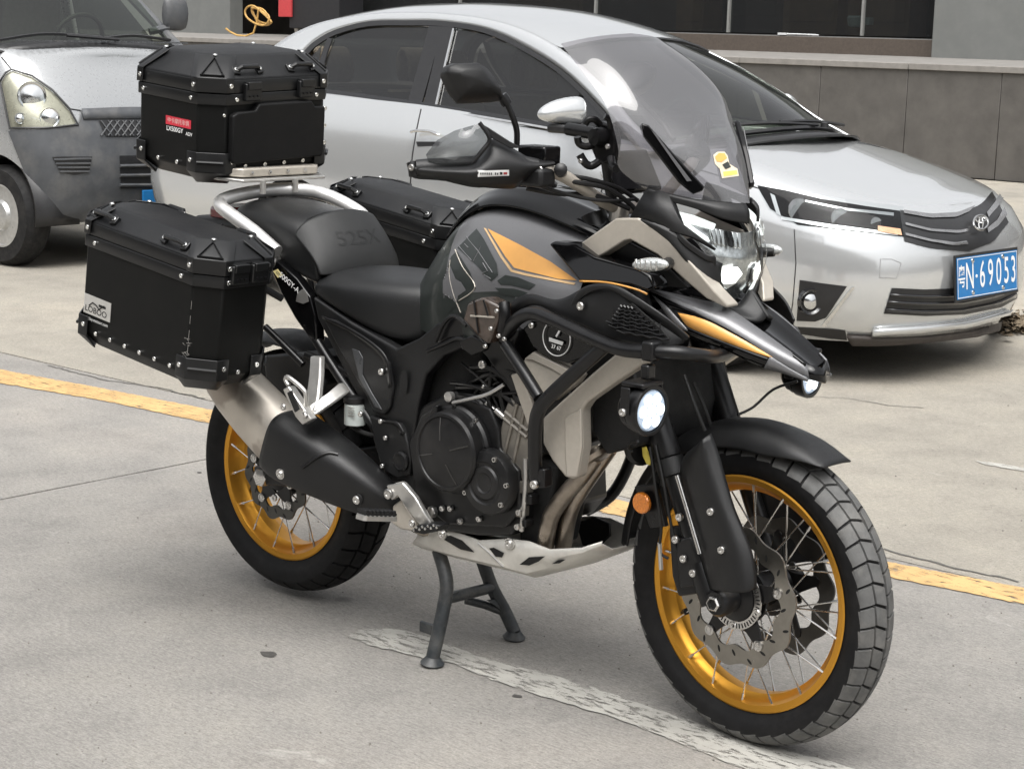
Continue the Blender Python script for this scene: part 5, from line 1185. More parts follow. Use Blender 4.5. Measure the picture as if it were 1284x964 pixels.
# ------------------------------------------------------------- frame, side covers, subframe
fr = panel('frame_plate', [(392, 372, -.150), (440, 404, -.155), (497, 437, -.160), (525, 424, -.158), (548, 405, -.160), (572, 398, -.168), (592, 412, -.172), (590, 432, -.172), (556, 446, -.168), (534, 470, -.165), (524, 510, -.160), (517, 560, -.155), (512, 604, -.15), (486, 604, -.15), (474, 575, -.15), (462, 522, -.15), (440, 482, -.15), (398, 400, -.15)], M_matte, thick=.03, bevel=.006, seg=3)
cvp = panel('side_cover', [(404, 398, -.162), (420, 402, -.162), (450, 420, -.165), (474, 438, -.168), (487, 456, -.168), (492, 485, -.168), (488, 512, -.166), (480, 521, -.165), (468, 516, -.163), (452, 486, -.162), (420, 430, -.162)], M_matte, thick=.014, bevel=.006, seg=3)
panel('cover_blade', [(441, 437, -.1665), (450, 440, -.1665), (455, 449, -.1665), (454, 470, -.1665), (466, 493, -.1665), (479, 514, -.1665), (470, 510, -.1665), (450, 474, -.1665)], mat('satin_grey_blade', (.05, .052, .055), .34), cvp, thick=.004, bevel=.0015, both=False)
bolt(MB(), at(479, 466, -.170), (0, -1, 0), .0085, .006, 14).build('bolt', M_bolt, cvp)
ribbon('cover_edge', [(403, 396, -.166), (436, 410, -.168), (470, 432, -.171), (486, 452, -.171), (491, 484, -.170)], [(404, 400, -.166), (434, 414, -.168), (466, 436, -.171), (482, 456, -.171), (487, 486, -.170)], M_satin, parent=cvp, both=False, solid=.003, sub=0)
MB().add([at(506, 481, -.1665) + V((.013*math.cos(a), 0, .027*math.sin(a)*(1.15 if math.sin(a) > 0 else 1))) for a in [i*math.pi/10 for i in range(20)]], [tuple(range(20))]).build('frame_hole', M_dark, fr, smooth=False)
lc = panel('pivot_cover', [(463, 521, -.165), (481, 527, -.168), (500, 531, -.168), (508, 545, -.168), (515, 575, -.166), (513, 596, -.165), (498, 600, -.165), (480, 590, -.163), (470, 560, -.162)], M_matte, thick=.018, bevel=.005, seg=3)
MB().lathe([(.024, 0), (.024, .006), (.019, .009), (.015, .007), (0, .007)], at(504, 578, -.168), (0, -1, 0), 24).build('pivot_cap', M_satin, lc)
ribbon('pivot_cover_edge', [(480, 527, -.170), (498, 529, -.171), (507, 543, -.171)], [(480, 530, -.170), (495, 533, -.171), (503, 546, -.171)], M_satin, parent=lc, both=False, solid=.003, sub=0)
for q in ((484, 549), (480, 584), (478, 528)): bolt(MB(), at(*q, -.170), (0, -1, 0), .006, .005, 12).build('bolt', M_bolt, lc)
# rubber-edged pocket between seat and tank
panel('tank_side_trim', [(546, 425, -.172), (555, 405, -.178), (568, 396, -.180), (582, 402, -.182), (592, 418, -.182), (580, 424, -.180), (562, 425, -.178), (550, 432, -.175)], M_satin, thick=.02, bevel=.005, seg=3)
for pts in ([(546, 428, -.186), (557, 405, -.19), (570, 396, -.192), (585, 408, -.192)], [(536, 440, -.178), (555, 432, -.184), (576, 424, -.188), (592, 434, -.188)]):
    MB().tube(cm(A(*pts), 5), .005, 8).build('trim_edge', M_satin, fr)
# rails of the subframe and tail panel
for pts, r in (([(396, 425, -.135), (430, 478, -.14), (470, 535, -.14), (500, 585, -.14)], .013), ([(392, 415, -.11), (372, 378, -.10), (350, 340, -.10), (330, 312, -.10)], .012), ([(333, 410, -.15), (355, 432, -.15), (380, 457, -.14)], .009), ([(385, 445, -.135), (440, 470, -.13), (500, 505, -.13)], .012)):
    pair(MB().tube(cm(A(*pts), 4), r, 12), 'subframe_tube', M_satin, bike)
tail = panel('tail_panel', [(338, 324, -.140), (346, 326, -.145), (372, 350, -.150), (388, 372, -.152), (395, 400, -.150), (397, 430, -.146), (390, 428, -.145), (370, 400, -.145), (352, 368, -.142), (342, 345, -.14)], M_gloss, thick=.03, bevel=.005, seg=3)
dz = (at(388, 374, -.155)-at(343, 333, -.155)).normalized(); dn_ = V((0, -1, 0)); du = dn_.cross(dz)
text('model_lettering', '500GY-A', at(362.5, 354.5, -.1545), dz, du, .0205, M_white, tail, sx=1.0, bold=.012)
MB().prism([at(x, y, -.1525) for x, y in ((342.5, 340), (348.5, 337.5), (354.5, 345), (348.5, 348.5))], (0, -.0006, 0)).build('yellow_label', mat('yellow_label', (.70, .60, .28), .5), tail)
text('label_lettering', '525', at(348.6, 343, -.1537), dz, du, .010, M_dgreen, tail, bold=.01)
panel('grey_tail_inlay', [(373, 367, -.1535), (380, 362, -.1535), (385, 369, -.1535), (387, 378, -.1535), (380, 381, -.1535), (371, 378, -.1535)], M_alu, tail, thick=.001, bevel=0, both=False)
MB().lathe([(.020, -.03), (.022, 0), (.018, .02), (0, .022)], at(344, 327, -.13), (.3, -1, .4), 16).build('seat_lock', M_alu, tail)
# inner rear mudguard
rows = []
for i in range(13):
    a = rad(62 + i/12*62); rows.append([V((-1.445+.36*math.cos(a)-.02, f*.085, .337+(.375-.03*f*f)*math.sin(a))) for f in (-1, -.6, 0, .6, 1)])
MB().grid(rows).build('rear_hugger', M_matte, bike, sub=1, solid=.004)
panel('hugger_side', [(330, 446, -.12), (372, 443, -.12), (396, 450, -.12), (408, 480, -.12), (400, 510, -.12), (365, 505, -.12), (333, 480, -.12)], M_matte, thick=.20, bevel=.006, both=False)
# swingarm
for sy in (-1, 1):
    P = [V((-.93, sy*.10, .47)), V((-1.1, sy*.105, .43)), V((-1.32, sy*.108, .365)), V((-1.48, sy*.108, .335))]
    MB().grid([[p + V((0, -.016, hz_)), p + V((0, .016, hz_)), p + V((0, .016, -hz_)), p + V((0, -.016, -hz_))] for p, hz_ in zip(P, (.045, .04, .032, .024))], wrap=True, caps=True).build('swingarm', M_satin, bike, bevel=.006, seg=3)
    MB().lathe([(.024, -.01), (.024, .012), (.014, .016), (0, .016)], V((-1.445, sy*.122, .337)), (0, sy, 0), 6).build('axle_nut', M_bolt, bike)
MB().box((-1.02, 0, .44), (.08, .24, .08)).build('swingarm_bridge', M_satin, bike, bevel=.01)
# shock, battery box and dark fill so that nothing shows through the middle
MB().tube([V((-.98, .02, .50)), V((-1.06, .02, .80))], .035, 16).build('shock_absorber', M_satin, bike)
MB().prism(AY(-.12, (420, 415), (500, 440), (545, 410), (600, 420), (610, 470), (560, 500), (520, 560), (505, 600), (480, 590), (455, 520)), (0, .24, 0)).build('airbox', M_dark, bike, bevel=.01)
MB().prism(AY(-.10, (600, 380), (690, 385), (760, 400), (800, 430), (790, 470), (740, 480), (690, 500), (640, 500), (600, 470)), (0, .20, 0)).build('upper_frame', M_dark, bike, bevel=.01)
# rear reservoir
rs = MB().lathe([(.024, -.03), (.026, -.028), (.026, .022), (.022, .024)], at(445, 517, -.155), (0, 0, 1), 20).build('brake_reservoir', mat('milky_plastic', (.50, .54, .52), .35, var=.1), bike)
MB().lathe([(.028, 0), (.028, .012), (.022, .015), (0, .015)], at(445, 504, -.155), (0, 0, 1), 20).build('reservoir_cap', M_matte, rs)
for i in range(4): MB().box(at(440, 511+i*3.4, -.181), (.022, .002, .0022)).build('level_mark', M_alu, rs)
bolt(MB(), at(453, 519, -.182), (0, -1, 0), .007, .006, 12).build('bolt', M_bolt, rs)
MB().tube(cm(A((440, 533, -.155), (450, 540, -.155), (465, 545, -.15), (485, 545, -.14)), 6), .006, 8).build('reservoir_hose', M_hose, rs)
# passenger footrest bracket
def rod(name, pts, r, m, parent=bike, both=True, n=12, k=4, flat=None):
    mb = MB().tube(cm(A(*pts), k), r, n, flat=flat)
    return pair(mb, name, m, parent)[0] if both else mb.build(name, m, parent)
br = bar('footrest_bracket', [(395, 447, -.19), (394, 470, -.225), (391, 497, -.265), (387, 515, -.285)], [13, 14, 15, 16], M_alu, th=.018, bevel=.004)
bar('footrest_bracket_arm', [(429, 486, -.19), (414, 498, -.235), (400, 508, -.27), (390, 515, -.285)], [15, 14, 14, 15], M_alu, th=.018, bevel=.004)
pg_ = panel('passenger_footrest', [(354, 488, -.315), (361, 484, -.315), (384, 518, -.305), (390, 526, -.302), (379, 533, -.302), (370, 523, -.306)], M_alu, thick=.022, bevel=.003)
rod('footrest_loop', [(362, 483, -.305), (358, 476, -.305), (362, 473, -.305), (381, 489, -.30), (384, 500, -.295), (383, 512, -.292)], .0055, M_alu, pg_, both=False)
MB().box(at(368, 503, -.318), (.05, .004, .016), Matrix.Rotation(rad(57), 3, 'Y')).build('footrest_rubber', M_matte, pg_)
bolt(MB(), at(383, 520, -.308), (0, -1, 0), .010, .008, 6, False).build('bolt', M_bolt, pg_)
bolt(MB(), at(356, 510, -.318), (0, -1, 0), .008, .006, 12).build('bolt', M_bolt, pg_)
# ------------------------------------------------------------- exhaust
def muff_mat():
    m = mat('brushed_stainless_muffler', (.62, .575, .51), .36, metal=.75, var=.07, vscale=12, rvar=.09); t = m.node_tree; b = t.nodes['Principled BSDF']; L = t.links.new
    tc = N(t, 'ShaderNodeTexCoord'); n = N(t, 'ShaderNodeTexNoise', Scale=9.0, Detail=3.0); L(tc.outputs['Object'], n.inputs['Vector']); r = ramp(t, n.outputs['Fac'], [(.52, (0, 0, 0)), (.60, (1, 1, 1))])
    src = b.inputs['Base Color'].links[0].from_socket; mx = N(t, 'ShaderNodeMix', data_type='RGBA'); mu = N(t, 'ShaderNodeMath', operation='MULTIPLY'); L(r.outputs[0], mu.inputs[0]); mu.inputs[1].default_value = .55
    L(mu.outputs[0], mx.inputs[0]); L(src, mx.inputs[6]); mx.inputs[7].default_value = (.20, .155, .125, 1); L(mx.outputs[2], b.inputs['Base Color']); return m
def oval_loft(ctr, rx, ry, n=28, caps=True, arc=None, ex=.8):
    """ctr points, rx = radius in the X-Z plane across the axis, ry = radius sideways"""
    rings = []
    for i, c in enumerate(ctr):
        d = (ctr[min(i+1, len(ctr)-1)]-ctr[max(i-1, 0)]).normalized(); s_ = V((0, 1, 0)); s_ = (s_ - d*s_.dot(d)).normalized(); u_ = d.cross(s_)
        ks = [2*math.pi*k/n for k in range(n)] if arc is None else [arc[0]+(arc[1]-arc[0])*k/n for k in range(n+1)]
        rings.append([c + u_*rx[i]*abs(math.cos(k))**ex*(1 if math.cos(k) >= 0 else -1) + s_*ry[i]*abs(math.sin(k))**ex*(1 if math.sin(k) >= 0 else -1) for k in ks])
    return MB().grid(rings, wrap=arc is None, caps=caps and arc is None)
mc_ = A((284, 472, -.235), (298, 488, -.235), (322, 515, -.235), (350, 545, -.235), (390, 572, -.23), (430, 596, -.215), (470, 622, -.19), (500, 640, -.15))
muf = oval_loft(mc_, [.060, .068, .074, .077, .068, .056, .040, .024], [.055, .060, .062, .062, .058, .050, .038, .022]).build('muffler', muff_mat(), bike, ang=50)
MB().lathe([(.030, 0), (.030, .012), (.026, .012), (.024, -.01), (0, -.012)], mc_[0] + V((-.004, 0, .002)), V((-1, 0, .75)), 24).build('muffler_outlet', M_dark, muf)
sc_ = A((356, 551, -.2365), (364, 557, -.236), (376, 565, -.2345), (400, 578, -.231), (430, 596, -.219), (460, 614, -.200), (482, 629, -.178), (498, 640, -.155))
shield = oval_loft(sc_, [.078, .083, .081, .075, .066, .053, .040, .028], [.066, .069, .068, .065, .058, .048, .036, .026], 26, arc=(rad(150), rad(395)), ex=.55).build('heat_shield', M_matte, muf, solid=.004, off=1, sub=1)
ST = bvh_of(shield)
P = [ontank(*p, .0015, ST) for p in ((380, 586), (398, 573), (412, 568), (424, 570))]
MB().tube(cm(P, 4), .004, 8).build('shield_step', M_satin, shield)
for q, r in (((352, 594), .010), ((448, 626), .012)):
    c = ontank(*q, .001, ST); MB().lathe([(r*1.35, -.002), (r*1.3, .002), (r, .002)], c, (.1, -1, -.1), 20).build('washer', M_dark if r > .011 else M_bolt, shield); bolt(MB(), c, (.1, -1, -.1), r*.9, .006, 16).build('bolt', M_bolt, shield)
M_head = mat('heat_tinted_header', (.36, .315, .265), .34, metal=.95, var=.35, vscale=16, rvar=.12)
rod('exhaust_header', [(745, 575, -.10), (728, 598, -.115), (707, 622, -.12), (692, 645, -.12), (686, 668, -.12), (683, 690, -.11)], .0195, M_head, both=False, n=16)
rod('exhaust_header', [(764, 562, -.04), (750, 582, -.05), (732, 608, -.06), (718, 632, -.07), (711, 655, -.08), (706, 690, -.08)], .0195, M_head, both=False, n=16)
for q in ((748, 571, -.098), (766, 560, -.04)): MB().lathe([(.034, -.01), (.036, 0), (.030, .01), (.024, .012)], at(*q), (.6, 0, -.7), 20).build('header_flange', M_head, bike)
MB().tube(cm(A((690, 690, -.08), (640, 690, -.08), (560, 670, -.10), (510, 648, -.15)), 5), .026, 14).build('exhaust_pipe', M_head, bike)
# ------------------------------------------------------------- engine
eng = MB().prism(AY(-.150, (508, 540), (530, 508), (562, 492), (600, 494), (622, 512), (632, 540), (636, 575), (656, 612), (658, 650), (640, 672), (600, 672), (548, 664), (516, 640), (504, 600)), (0, .30, 0)).build('crankcase', M_eng, bike, bevel=.008, seg=3, label='black engine with round clutch and generator covers')
MB().prism(AY(-.168, (512, 556), (528, 520), (555, 502), (590, 500), (614, 512), (624, 536), (626, 562), (650, 590), (652, 640), (632, 662), (560, 658), (520, 625)), (0, .022, 0)).build('engine_cover', M_eng, eng, bevel=.006, seg=3)
M_rib = mat('cover_highlight_grey', (.06, .058, .055), .35, metal=.5)  # lighter grey paints highlight lines onto the clutch cover ribs
cc = at(575, 563, -.17)
MB().lathe([(.104, 0), (.104, .010), (.099, .016), (.094, .018), (.092, .042), (.088, .049), (.082, .050), (.080, .047), (.056, .053), (.028, .057), (0, .058)], cc, (0, -1, 0), 56).build('clutch_cover', M_eng, eng, ang=24)
for a in (20, 100, 195, 300):
    e = V((math.cos(rad(a)), 0, math.sin(rad(a)))); MB().tube([cc + e*.028 + V((0, -.0575, 0)), cc + e*.056 + V((0, -.0535, 0)), cc + e*.079 + V((0, -.0475, 0))], .0017, 5).build('cover_rib', M_rib, eng)
for i in range(9):
    a = 2*math.pi*i/9 + .2; bolt(MB(), cc + V((.100*math.cos(a), -.010, .100*math.sin(a))), (0, -1, 0), .0062, .008, 10).build('bolt', M_bolt if i % 2 else M_satin, eng)
c2 = at(618, 603, -.178)
MB().lathe([(.076, 0), (.075, .014), (.070, .024), (.050, .030), (.046, .027), (.040, .026), (.036, .030), (.024, .031), (.020, .028), (0, .028)], c2, (0.0, -1, 0), 44).build('generator_cover', M_eng, eng, ang=24)
for a in (65, 5, -40, 190, 140): bolt(MB(), c2 + V((.064*math.cos(rad(a)), -.018, .064*math.sin(rad(a)))), (0, -1, 0), .0065, .012, 12).build('bolt', M_satin if a in (140, 190) else M_bolt, eng)
for q in ((546, 642), (556, 637), (566, 637), (578, 653), (602, 650), (619, 636), (587, 524), (600, 546), (541, 533), (652, 642), (650, 660)): bolt(MB(), at(*q, -.172), (0, -1, 0), .0072, .008, 12).build('bolt', M_bolt, eng)
MB().lathe([(.014, 0), (.014, .010), (.010, .012), (0, .010)], at(544, 641, -.172), (0, -1, 0), 6).build('drain_plug', M_bolt, eng)
# lever of the clutch cable + cable
panel('clutch_lever', [(536, 525, -.205), (541, 510, -.205), (548, 508, -.205), (546, 526, -.205), (536, 545, -.205), (528, 560, -.205), (524, 555, -.205), (528, 540, -.205)], M_satin, thick=.02, bevel=.003, both=False)
rod('clutch_cable', [(568, 505, -.18), (590, 500, -.18), (612, 494, -.175), (632, 482, -.165)], .0045, M_alu, both=False)
MB().lathe([(.012, 0), (.012, .012), (.006, .014), (0, .014)], at(566, 497, -.17), (0, -1, 0), 10).build('cable_stop', M_alu, bike)
# cylinder block, head
cyl = panel('cylinder', [(620, 572, -.158), (632, 515, -.158), (638, 498, -.158), (664, 514, -.158), (668, 545, -.158), (662, 585, -.158), (654, 604, -.158), (626, 595, -.158)], M_cyl, thick=.25, bevel=.005, both=False)
for q0, q1 in (((634, 516), (662, 540)), ((632, 524), (661, 548)), ((648, 506), (630, 580)), ((657, 515), (642, 588))):
    MB().tube(A((*q0, -.160), (*q1, -.160)), .005, 6).build('cylinder_rib', M_cyl, cyl)
panel('cylinder_head', [(636, 502, -.14), (650, 465, -.14), (700, 470, -.14), (718, 500, -.14), (718, 560, -.14), (700, 570, -.14), (668, 545, -.14)], M_eng, thick=.20, bevel=.008, both=False)
panel('front_case', [(655, 600, -.12), (680, 570, -.12), (700, 585, -.12), (690, 640, -.12), (680, 690, -.12), (650, 680, -.12)], M_dark, thick=.13, bevel=.01, both=False)
random.seed(21)
for i in range(16):       # wiring, breather hoses and small fittings round the throttle bodies
    x0, y0 = random.uniform(560, 640), random.uniform(455, 500); x1, y1 = random.uniform(600, 680), random.uniform(470, 560)
    MB().tube(cm(A((x0, y0, -.13-random.uniform(0, .03)), ((x0+x1)/2+random.uniform(-12, 12), (y0+y1)/2-random.uniform(0, 14), -.16), (x1, y1, -.14-random.uniform(0, .02))), 6), random.choice((.003, .0045, .006)), 7).build('engine_hose', random.choice((M_hose, M_hose, M_satin)), bike)
for q in ((610, 505), (622, 514), (606, 484), (640, 470)): MB().tube(A((q[0], q[1], -.155), (q[0]+10, q[1]+9, -.15)), .008, 10).build('hose_clip', M_alu if q[0] % 4 == 2 else M_satin, bike)
for q, s in (((660, 610), .02), ((668, 625), .016), ((655, 640), .018), ((662, 655), .012)):
    MB().box(at(*q, -.15), (s, .03, s*1.4)).build('engine_fitting', M_cyl if s > .017 else M_satin, eng, bevel=.003)
rod('engine_stay', [(659, 575, -.16), (658, 620, -.16), (654, 665, -.15)], .006, M_alu, both=False)
# radiator
MB().prism(AY(-.165, (742, 470), (792, 452), (805, 520), (798, 560), (760, 570), (742, 540)), (0, .33, 0)).build('radiator', M_dark, bike, bevel=.006)
# champagne radiator shrouds
rg = panel('radiator_shroud', [(772, 443, -.222), (806, 449, -.222), (806, 457, -.222), (770, 480, -.222), (736, 504, -.222), (729, 514, -.222), (730, 560, -.22), (724, 598, -.218), (717, 601, -.218), (708, 598, -.218), (692, 578, -.22), (680, 556, -.222), (680, 524, -.222), (700, 506, -.222), (742, 468, -.222)], M_champ, thick=.035, bevel=.006, seg=3)
panel('shroud_ridge', [(708, 523, -.2275), (728, 512, -.2275), (729, 560, -.2265), (723, 598, -.2245), (710, 598, -.2245), (708, 560, -.2265)], M_champ, rg, thick=.006, bevel=.0025, both=False)
panel('radiator_shroud_rear', [(655, 452, -.215), (669, 440, -.215), (700, 455, -.215), (728, 470, -.215), (720, 482, -.215), (690, 504, -.215), (668, 482, -.215)], M_champ, thick=.03, bevel=.006, seg=3)
panel('shroud_top_face', [(657, 450, -.2205), (668, 441.5, -.2205), (700, 457, -.2205), (727, 471.5, -.2205), (716, 478, -.2205), (690, 462, -.2205), (668, 452, -.2205)], M_champ, rg, thick=.006, bevel=.002, both=False)
panel('shroud_strut', [(640, 470, -.205), (652, 466, -.205), (672, 520, -.205), (668, 545, -.205), (660, 530, -.205)], M_champ, thick=.012, bevel=.003)
panel('badge_panel', [(655, 412, -.226), (668, 400, -.226), (700, 405, -.228), (740, 424, -.23), (752, 432, -.23), (736, 448, -.228), (712, 456, -.226), (690, 450, -.226), (668, 436, -.226)], M_gloss, thick=.02, bevel=.004)
bc = at(698, 424, -.2325); ring = [bc + V((.0375*math.cos(a), -.0006, .0375*math.sin(a))) for a in [rad(-235+i*5.6) for i in range(53)]]
bdg = MB().tube(ring, .0011, 6).build('round_badge', M_white, bike)
fx = V((1, 0, -.12)); fz = V((.12, 0, 1))
text('badge_lettering', '7', bc + V((.004, -.001, .012)), fx, fz, .030, M_white, bdg, bold=.03)
MB().prism([bc + fx*a + fz*b + V((0, -.0006, 0)) for a, b in ((-.020, -.003), (.020, -.003), (.018, -.011), (-.019, -.011))], (0, -.0004, 0)).build('badge_bar', M_white, bdg)
text('badge_lettering', '37 67', bc + V((.0, -.001, -.020)), fx, fz, .012, M_white, bdg, bold=.02)
bolt(MB(), at(667, 408, -.2285), (0, -1, 0), .007, .005, 12).build('bolt', M_bolt, bike); bolt(MB(), at(606, 457, -.182), (0, -1, 0), .010, .007, 14).build('bolt', M_bolt, bike)
# main frame spar under the tank
bar('frame_spar', [(592, 410, -.165), (620, 440, -.165), (648, 485, -.16), (665, 530, -.155), (672, 570, -.15)], [26, 26, 22, 20, 18], M_satin, th=.03, bevel=.005)
# ------------------------------------------------------------- skid plate
sk = [ (at(518, 682, -.13), at(527, 668, -.13)), (at(560, 694, -.13), at(556, 660, -.135)), (at(602, 704, -.135), at(602, 677, -.14)), (at(632, 711, -.135), at(640, 675, -.145)), (at(661, 719, -.13), at(664, 678, -.145)), (at(700, 709, -.125), at(690, 688, -.14)), (at(735, 696, -.12), at(730, 686, -.13)), (at(757, 684, -.115), at(756, 678, -.118)) ]
rows = []
for lo, up in sk: rows.append([up, up.lerp(lo, .5)+V((0, -.004, 0)), lo + V((0, 0, .004)), lo + V((0, .03, -.012)), V((lo.x, 0, lo.z-.016)), V((lo.x, -lo.y-.03, lo.z-.012)), V((lo.x, -lo.y, lo.z+.004)), V((up.x, -up.y*.5-lo.y*.5+.004, (up.z+lo.z)/2)), V((up.x, -up.y, up.z))])
skid = MB().grid(rows).build('skid_plate', mat('brushed_skid_plate', (.66, .64, .59), .40, metal=.35, var=.14, vscale=14, rvar=.12, dust=.22, dscale=18), bike, solid=.004, ang=25)
SK = bvh_of(skid)
for poly in ([(552, 673), (566, 671), (580, 677), (596, 692), (578, 688)], [(614, 687), (620, 686), (633, 693), (630, 698), (622, 697)], [(652, 707), (664, 698), (684, 697), (676, 703), (664, 708)], [(692, 706), (700, 701), (710, 700), (702, 705)]):
    film('skid_slot', poly, M_dark, skid, .0022, 8, SK)
MB().tube([ontank(*p, .001, SK) for p in ((600, 680), (615, 693), (632, 710))], .003, 6).build('skid_fold', M_alu, skid)
for q in ((640, 681), (556, 669)):
    c = ontank(*q, .001, SK); MB().lathe([(.014, 0), (.013, .004), (.010, .004)], c, (0, -1, 0), 18).build('washer', M_alu, skid); bolt(MB(), c + V((0, -.003, 0)), (0, -1, 0), .0095, .006, 14).build('bolt', M_bolt, skid)
panel('skid_upright', [(722, 655, .105), (745, 648, .105), (764, 656, .105), (765, 672, .105), (748, 688, .105), (730, 684, .105)], M_satin, thick=.006, both=False, bevel=.002)
# ------------------------------------------------------------- footrest, brake pedal, centre stand
hs_b = bar('footrest_hanger', [(487, 618, -.222), (501, 613, -.224), (513, 628, -.222), (526, 648, -.215), (540, 666, -.20)], [20, 18, 17, 14, 12], M_alu, th=.016, bevel=.004)
panel('heel_plate', [(492, 634, -.205), (503, 626, -.205), (512, 640, -.205), (522, 656, -.205), (520, 666, -.205), (503, 664, -.205), (491, 656, -.205)], M_champ, thick=.02, bevel=.004)
for q, r in (((487, 619), .012), ((517, 656), .009)): bolt(MB(), at(*q, -.225), (0, -1, 0), r, .005, 16).build('bolt', M_bolt, hs_b)
p0, p1 = at(494, 648, -.235), at(451, 647, -.335); ax_ = (p1-p0).normalized(); fx = V((1, 0, 0)); fx = (fx-ax_*fx.dot(ax_)).normalized(); fu = ax_.cross(fx); fu = fu if fu.z > 0 else -fu
base = []
for k in range(17):
    t = k/16; base.append((p0.lerp(p1, t), .017 if 0 < k < 16 else .013))
rows = [[c - fx*w_ + fu*(-.008), c + fx*w_ + fu*(-.008), c + fx*w_ + fu*(.001+(.004 if k % 2 else 0)), c - fx*w_ + fu*(.001+(.004 if k % 2 else 0))] for k, (c, w_) in enumerate(base)]
pegm = MB().grid(rows, wrap=True, caps=True)
pegR, pegL = pair(pegm, 'rider_footrest', M_alu, bike)
rub = MB()
for k in range(8):
    c = p0.lerp(p1, .08 + .115*k) + fu*.010; rub.prism([c - fx*.016, c + fx*.016, c + fx*.016 + ax_*.009, c - fx*.016 + ax_*.009], fu*.007)
    rub.build('footrest_rubber', M_matte, pegR, bevel=.0015); rub = MB()
MB().prism([p0.lerp(p1, .05) - fx*.015 + fu*.003, p0.lerp(p1, .05) + fx*.015 + fu*.003, p0.lerp(p1, .95) + fx*.014 + fu*.003, p0.lerp(p1, .95) - fx*.014 + fu*.003], fu*.008).build('rubber_base', M_matte, pegR)
ped = panel('brake_pedal', [(514, 666, -.235), (523, 658, -.235), (540, 656, -.23), (552, 659, -.225), (548, 666, -.225), (530, 670, -.235)], M_matte, thick=.035, bevel=.003, both=False)
for k in range(9): MB().lathe([(.003, 0), (.0025, .004), (0, .004)], at(519+k*3.6, 665-k*.4-(k % 2)*3, -.236), (0, -.6, .8), 6).build('pedal_stud', M_bolt, ped)
M_stand = mat('worn_dark_stand_paint', (.022, .026, .029), .48, var=.3, vscale=30, dust=.2, dscale=22)
fR, fL = atz(541, 831, .008), atz(645, 798, .008)
lR = A((550, 690, -.10), (560, 730, -.115), (555, 768, -.13)) + [V((fR.x, fR.y+.004, .02))]; lL = A((604, 700, .075), (617, 736, .09), (633, 766, .118)) + [V((fL.x, fL.y, .02))]
st = MB().tube(cm(lR, 6), .0165, 14).build('centre_stand', M_stand, bike)
MB().tube(cm(lL, 6), .0165, 14).build('stand_leg', M_stand, st)
MB().tube([lR[2].lerp(lR[1], .45), lL[1]], .014, 12).build('stand_crossbar', M_stand, st)
for q in (lR, lL):
    s_ = -1 if q is lR else 1; a, b = q[2].lerp(q[1], .55), q[2].lerp(q[1], -.1); m_ = q[2].lerp(q[1], .5) + V((0, -s_*.045, .008)); MB().prism([a, m_, b], (.006, 0, 0)).build('stand_gusset', M_stand, st)
    f_ = q[3]; MB().lathe([(.027, -.016), (.029, -.012), (.025, -.008), (.016, .004)], f_ + V((0, 0, 0)), (.1, 0, 1), 20).build('stand_foot', M_stand, st)
MB().tube(A((634, 768, .118), (608, 758, .08), (584, 752, .04)), .0105, 12).build('stand_tang', M_stand, st)
MB().box(at(536, 787, -.142), (.045, .010, .026)).build('stand_tab', M_stand, st, bevel=.002)

# ------------------------------------------------------------- crash bars and fog lamps
def crash(mb, name, parent=bike): return pair(mb, name, M_satin, parent)[0]
cpts = cm(A((632, 424, -.22), (640, 410, -.235), (652, 398, -.255), (668, 393, -.265), (690, 400, -.27), (735, 421, -.275), (775, 437, -.28), (810, 441, -.28), (845, 442, -.262), (872, 445, -.222), (892, 447, -.165), (906, 445, -.10), (914, 441, -.04)), 5)
cbar = MB().tube(cpts, .0145, 16).build('crash_bar', M_satin, bike)
lbar = [V((p.x-.03, -p.y*.80, p.z-.01)) for p in cpts]
MB().tube(lbar[:-8], .0145, 16).build('crash_bar', M_satin, bike)
crash(MB().tube(cm(A((634, 432, -.235), (655, 464, -.25), (676, 498, -.26)), 4), .0135, 14), 'crash_bar_brace')
crash(MB().tube(cm(A((758, 434, -.272), (720, 468, -.268), (686, 500, -.264), (675, 516, -.262), (671, 540, -.258), (671, 585, -.24), (673, 600, -.235)), 5), .0155, 14), 'crash_bar_leg')
panel('crash_bar_clamp', [(628, 412, -.225), (642, 404, -.225), (650, 416, -.225), (640, 438, -.225), (628, 440, -.225)], M_satin, thick=.03, bevel=.005)
panel('crash_bar_foot', [(660, 588, -.245), (682, 588, -.245), (682, 612, -.245), (664, 612, -.245)], M_satin, thick=.03, bevel=.004)
bolt(MB(), at(671, 607, -.247), (0, -1, 0), .010, .008, 12).build('bolt', M_bolt, cbar)
rod('lower_crash_bar', [(812, 520, .22), (800, 548, .23), (785, 590, .24), (765, 622, .23), (735, 640, .17)], .0145, M_satin, both=False, n=14)
M_led = emit('lit_led_white', (.92, .97, 1.0), .9); M_cell = emit('lit_lamp_glow', (.45, .54, .66), .16)
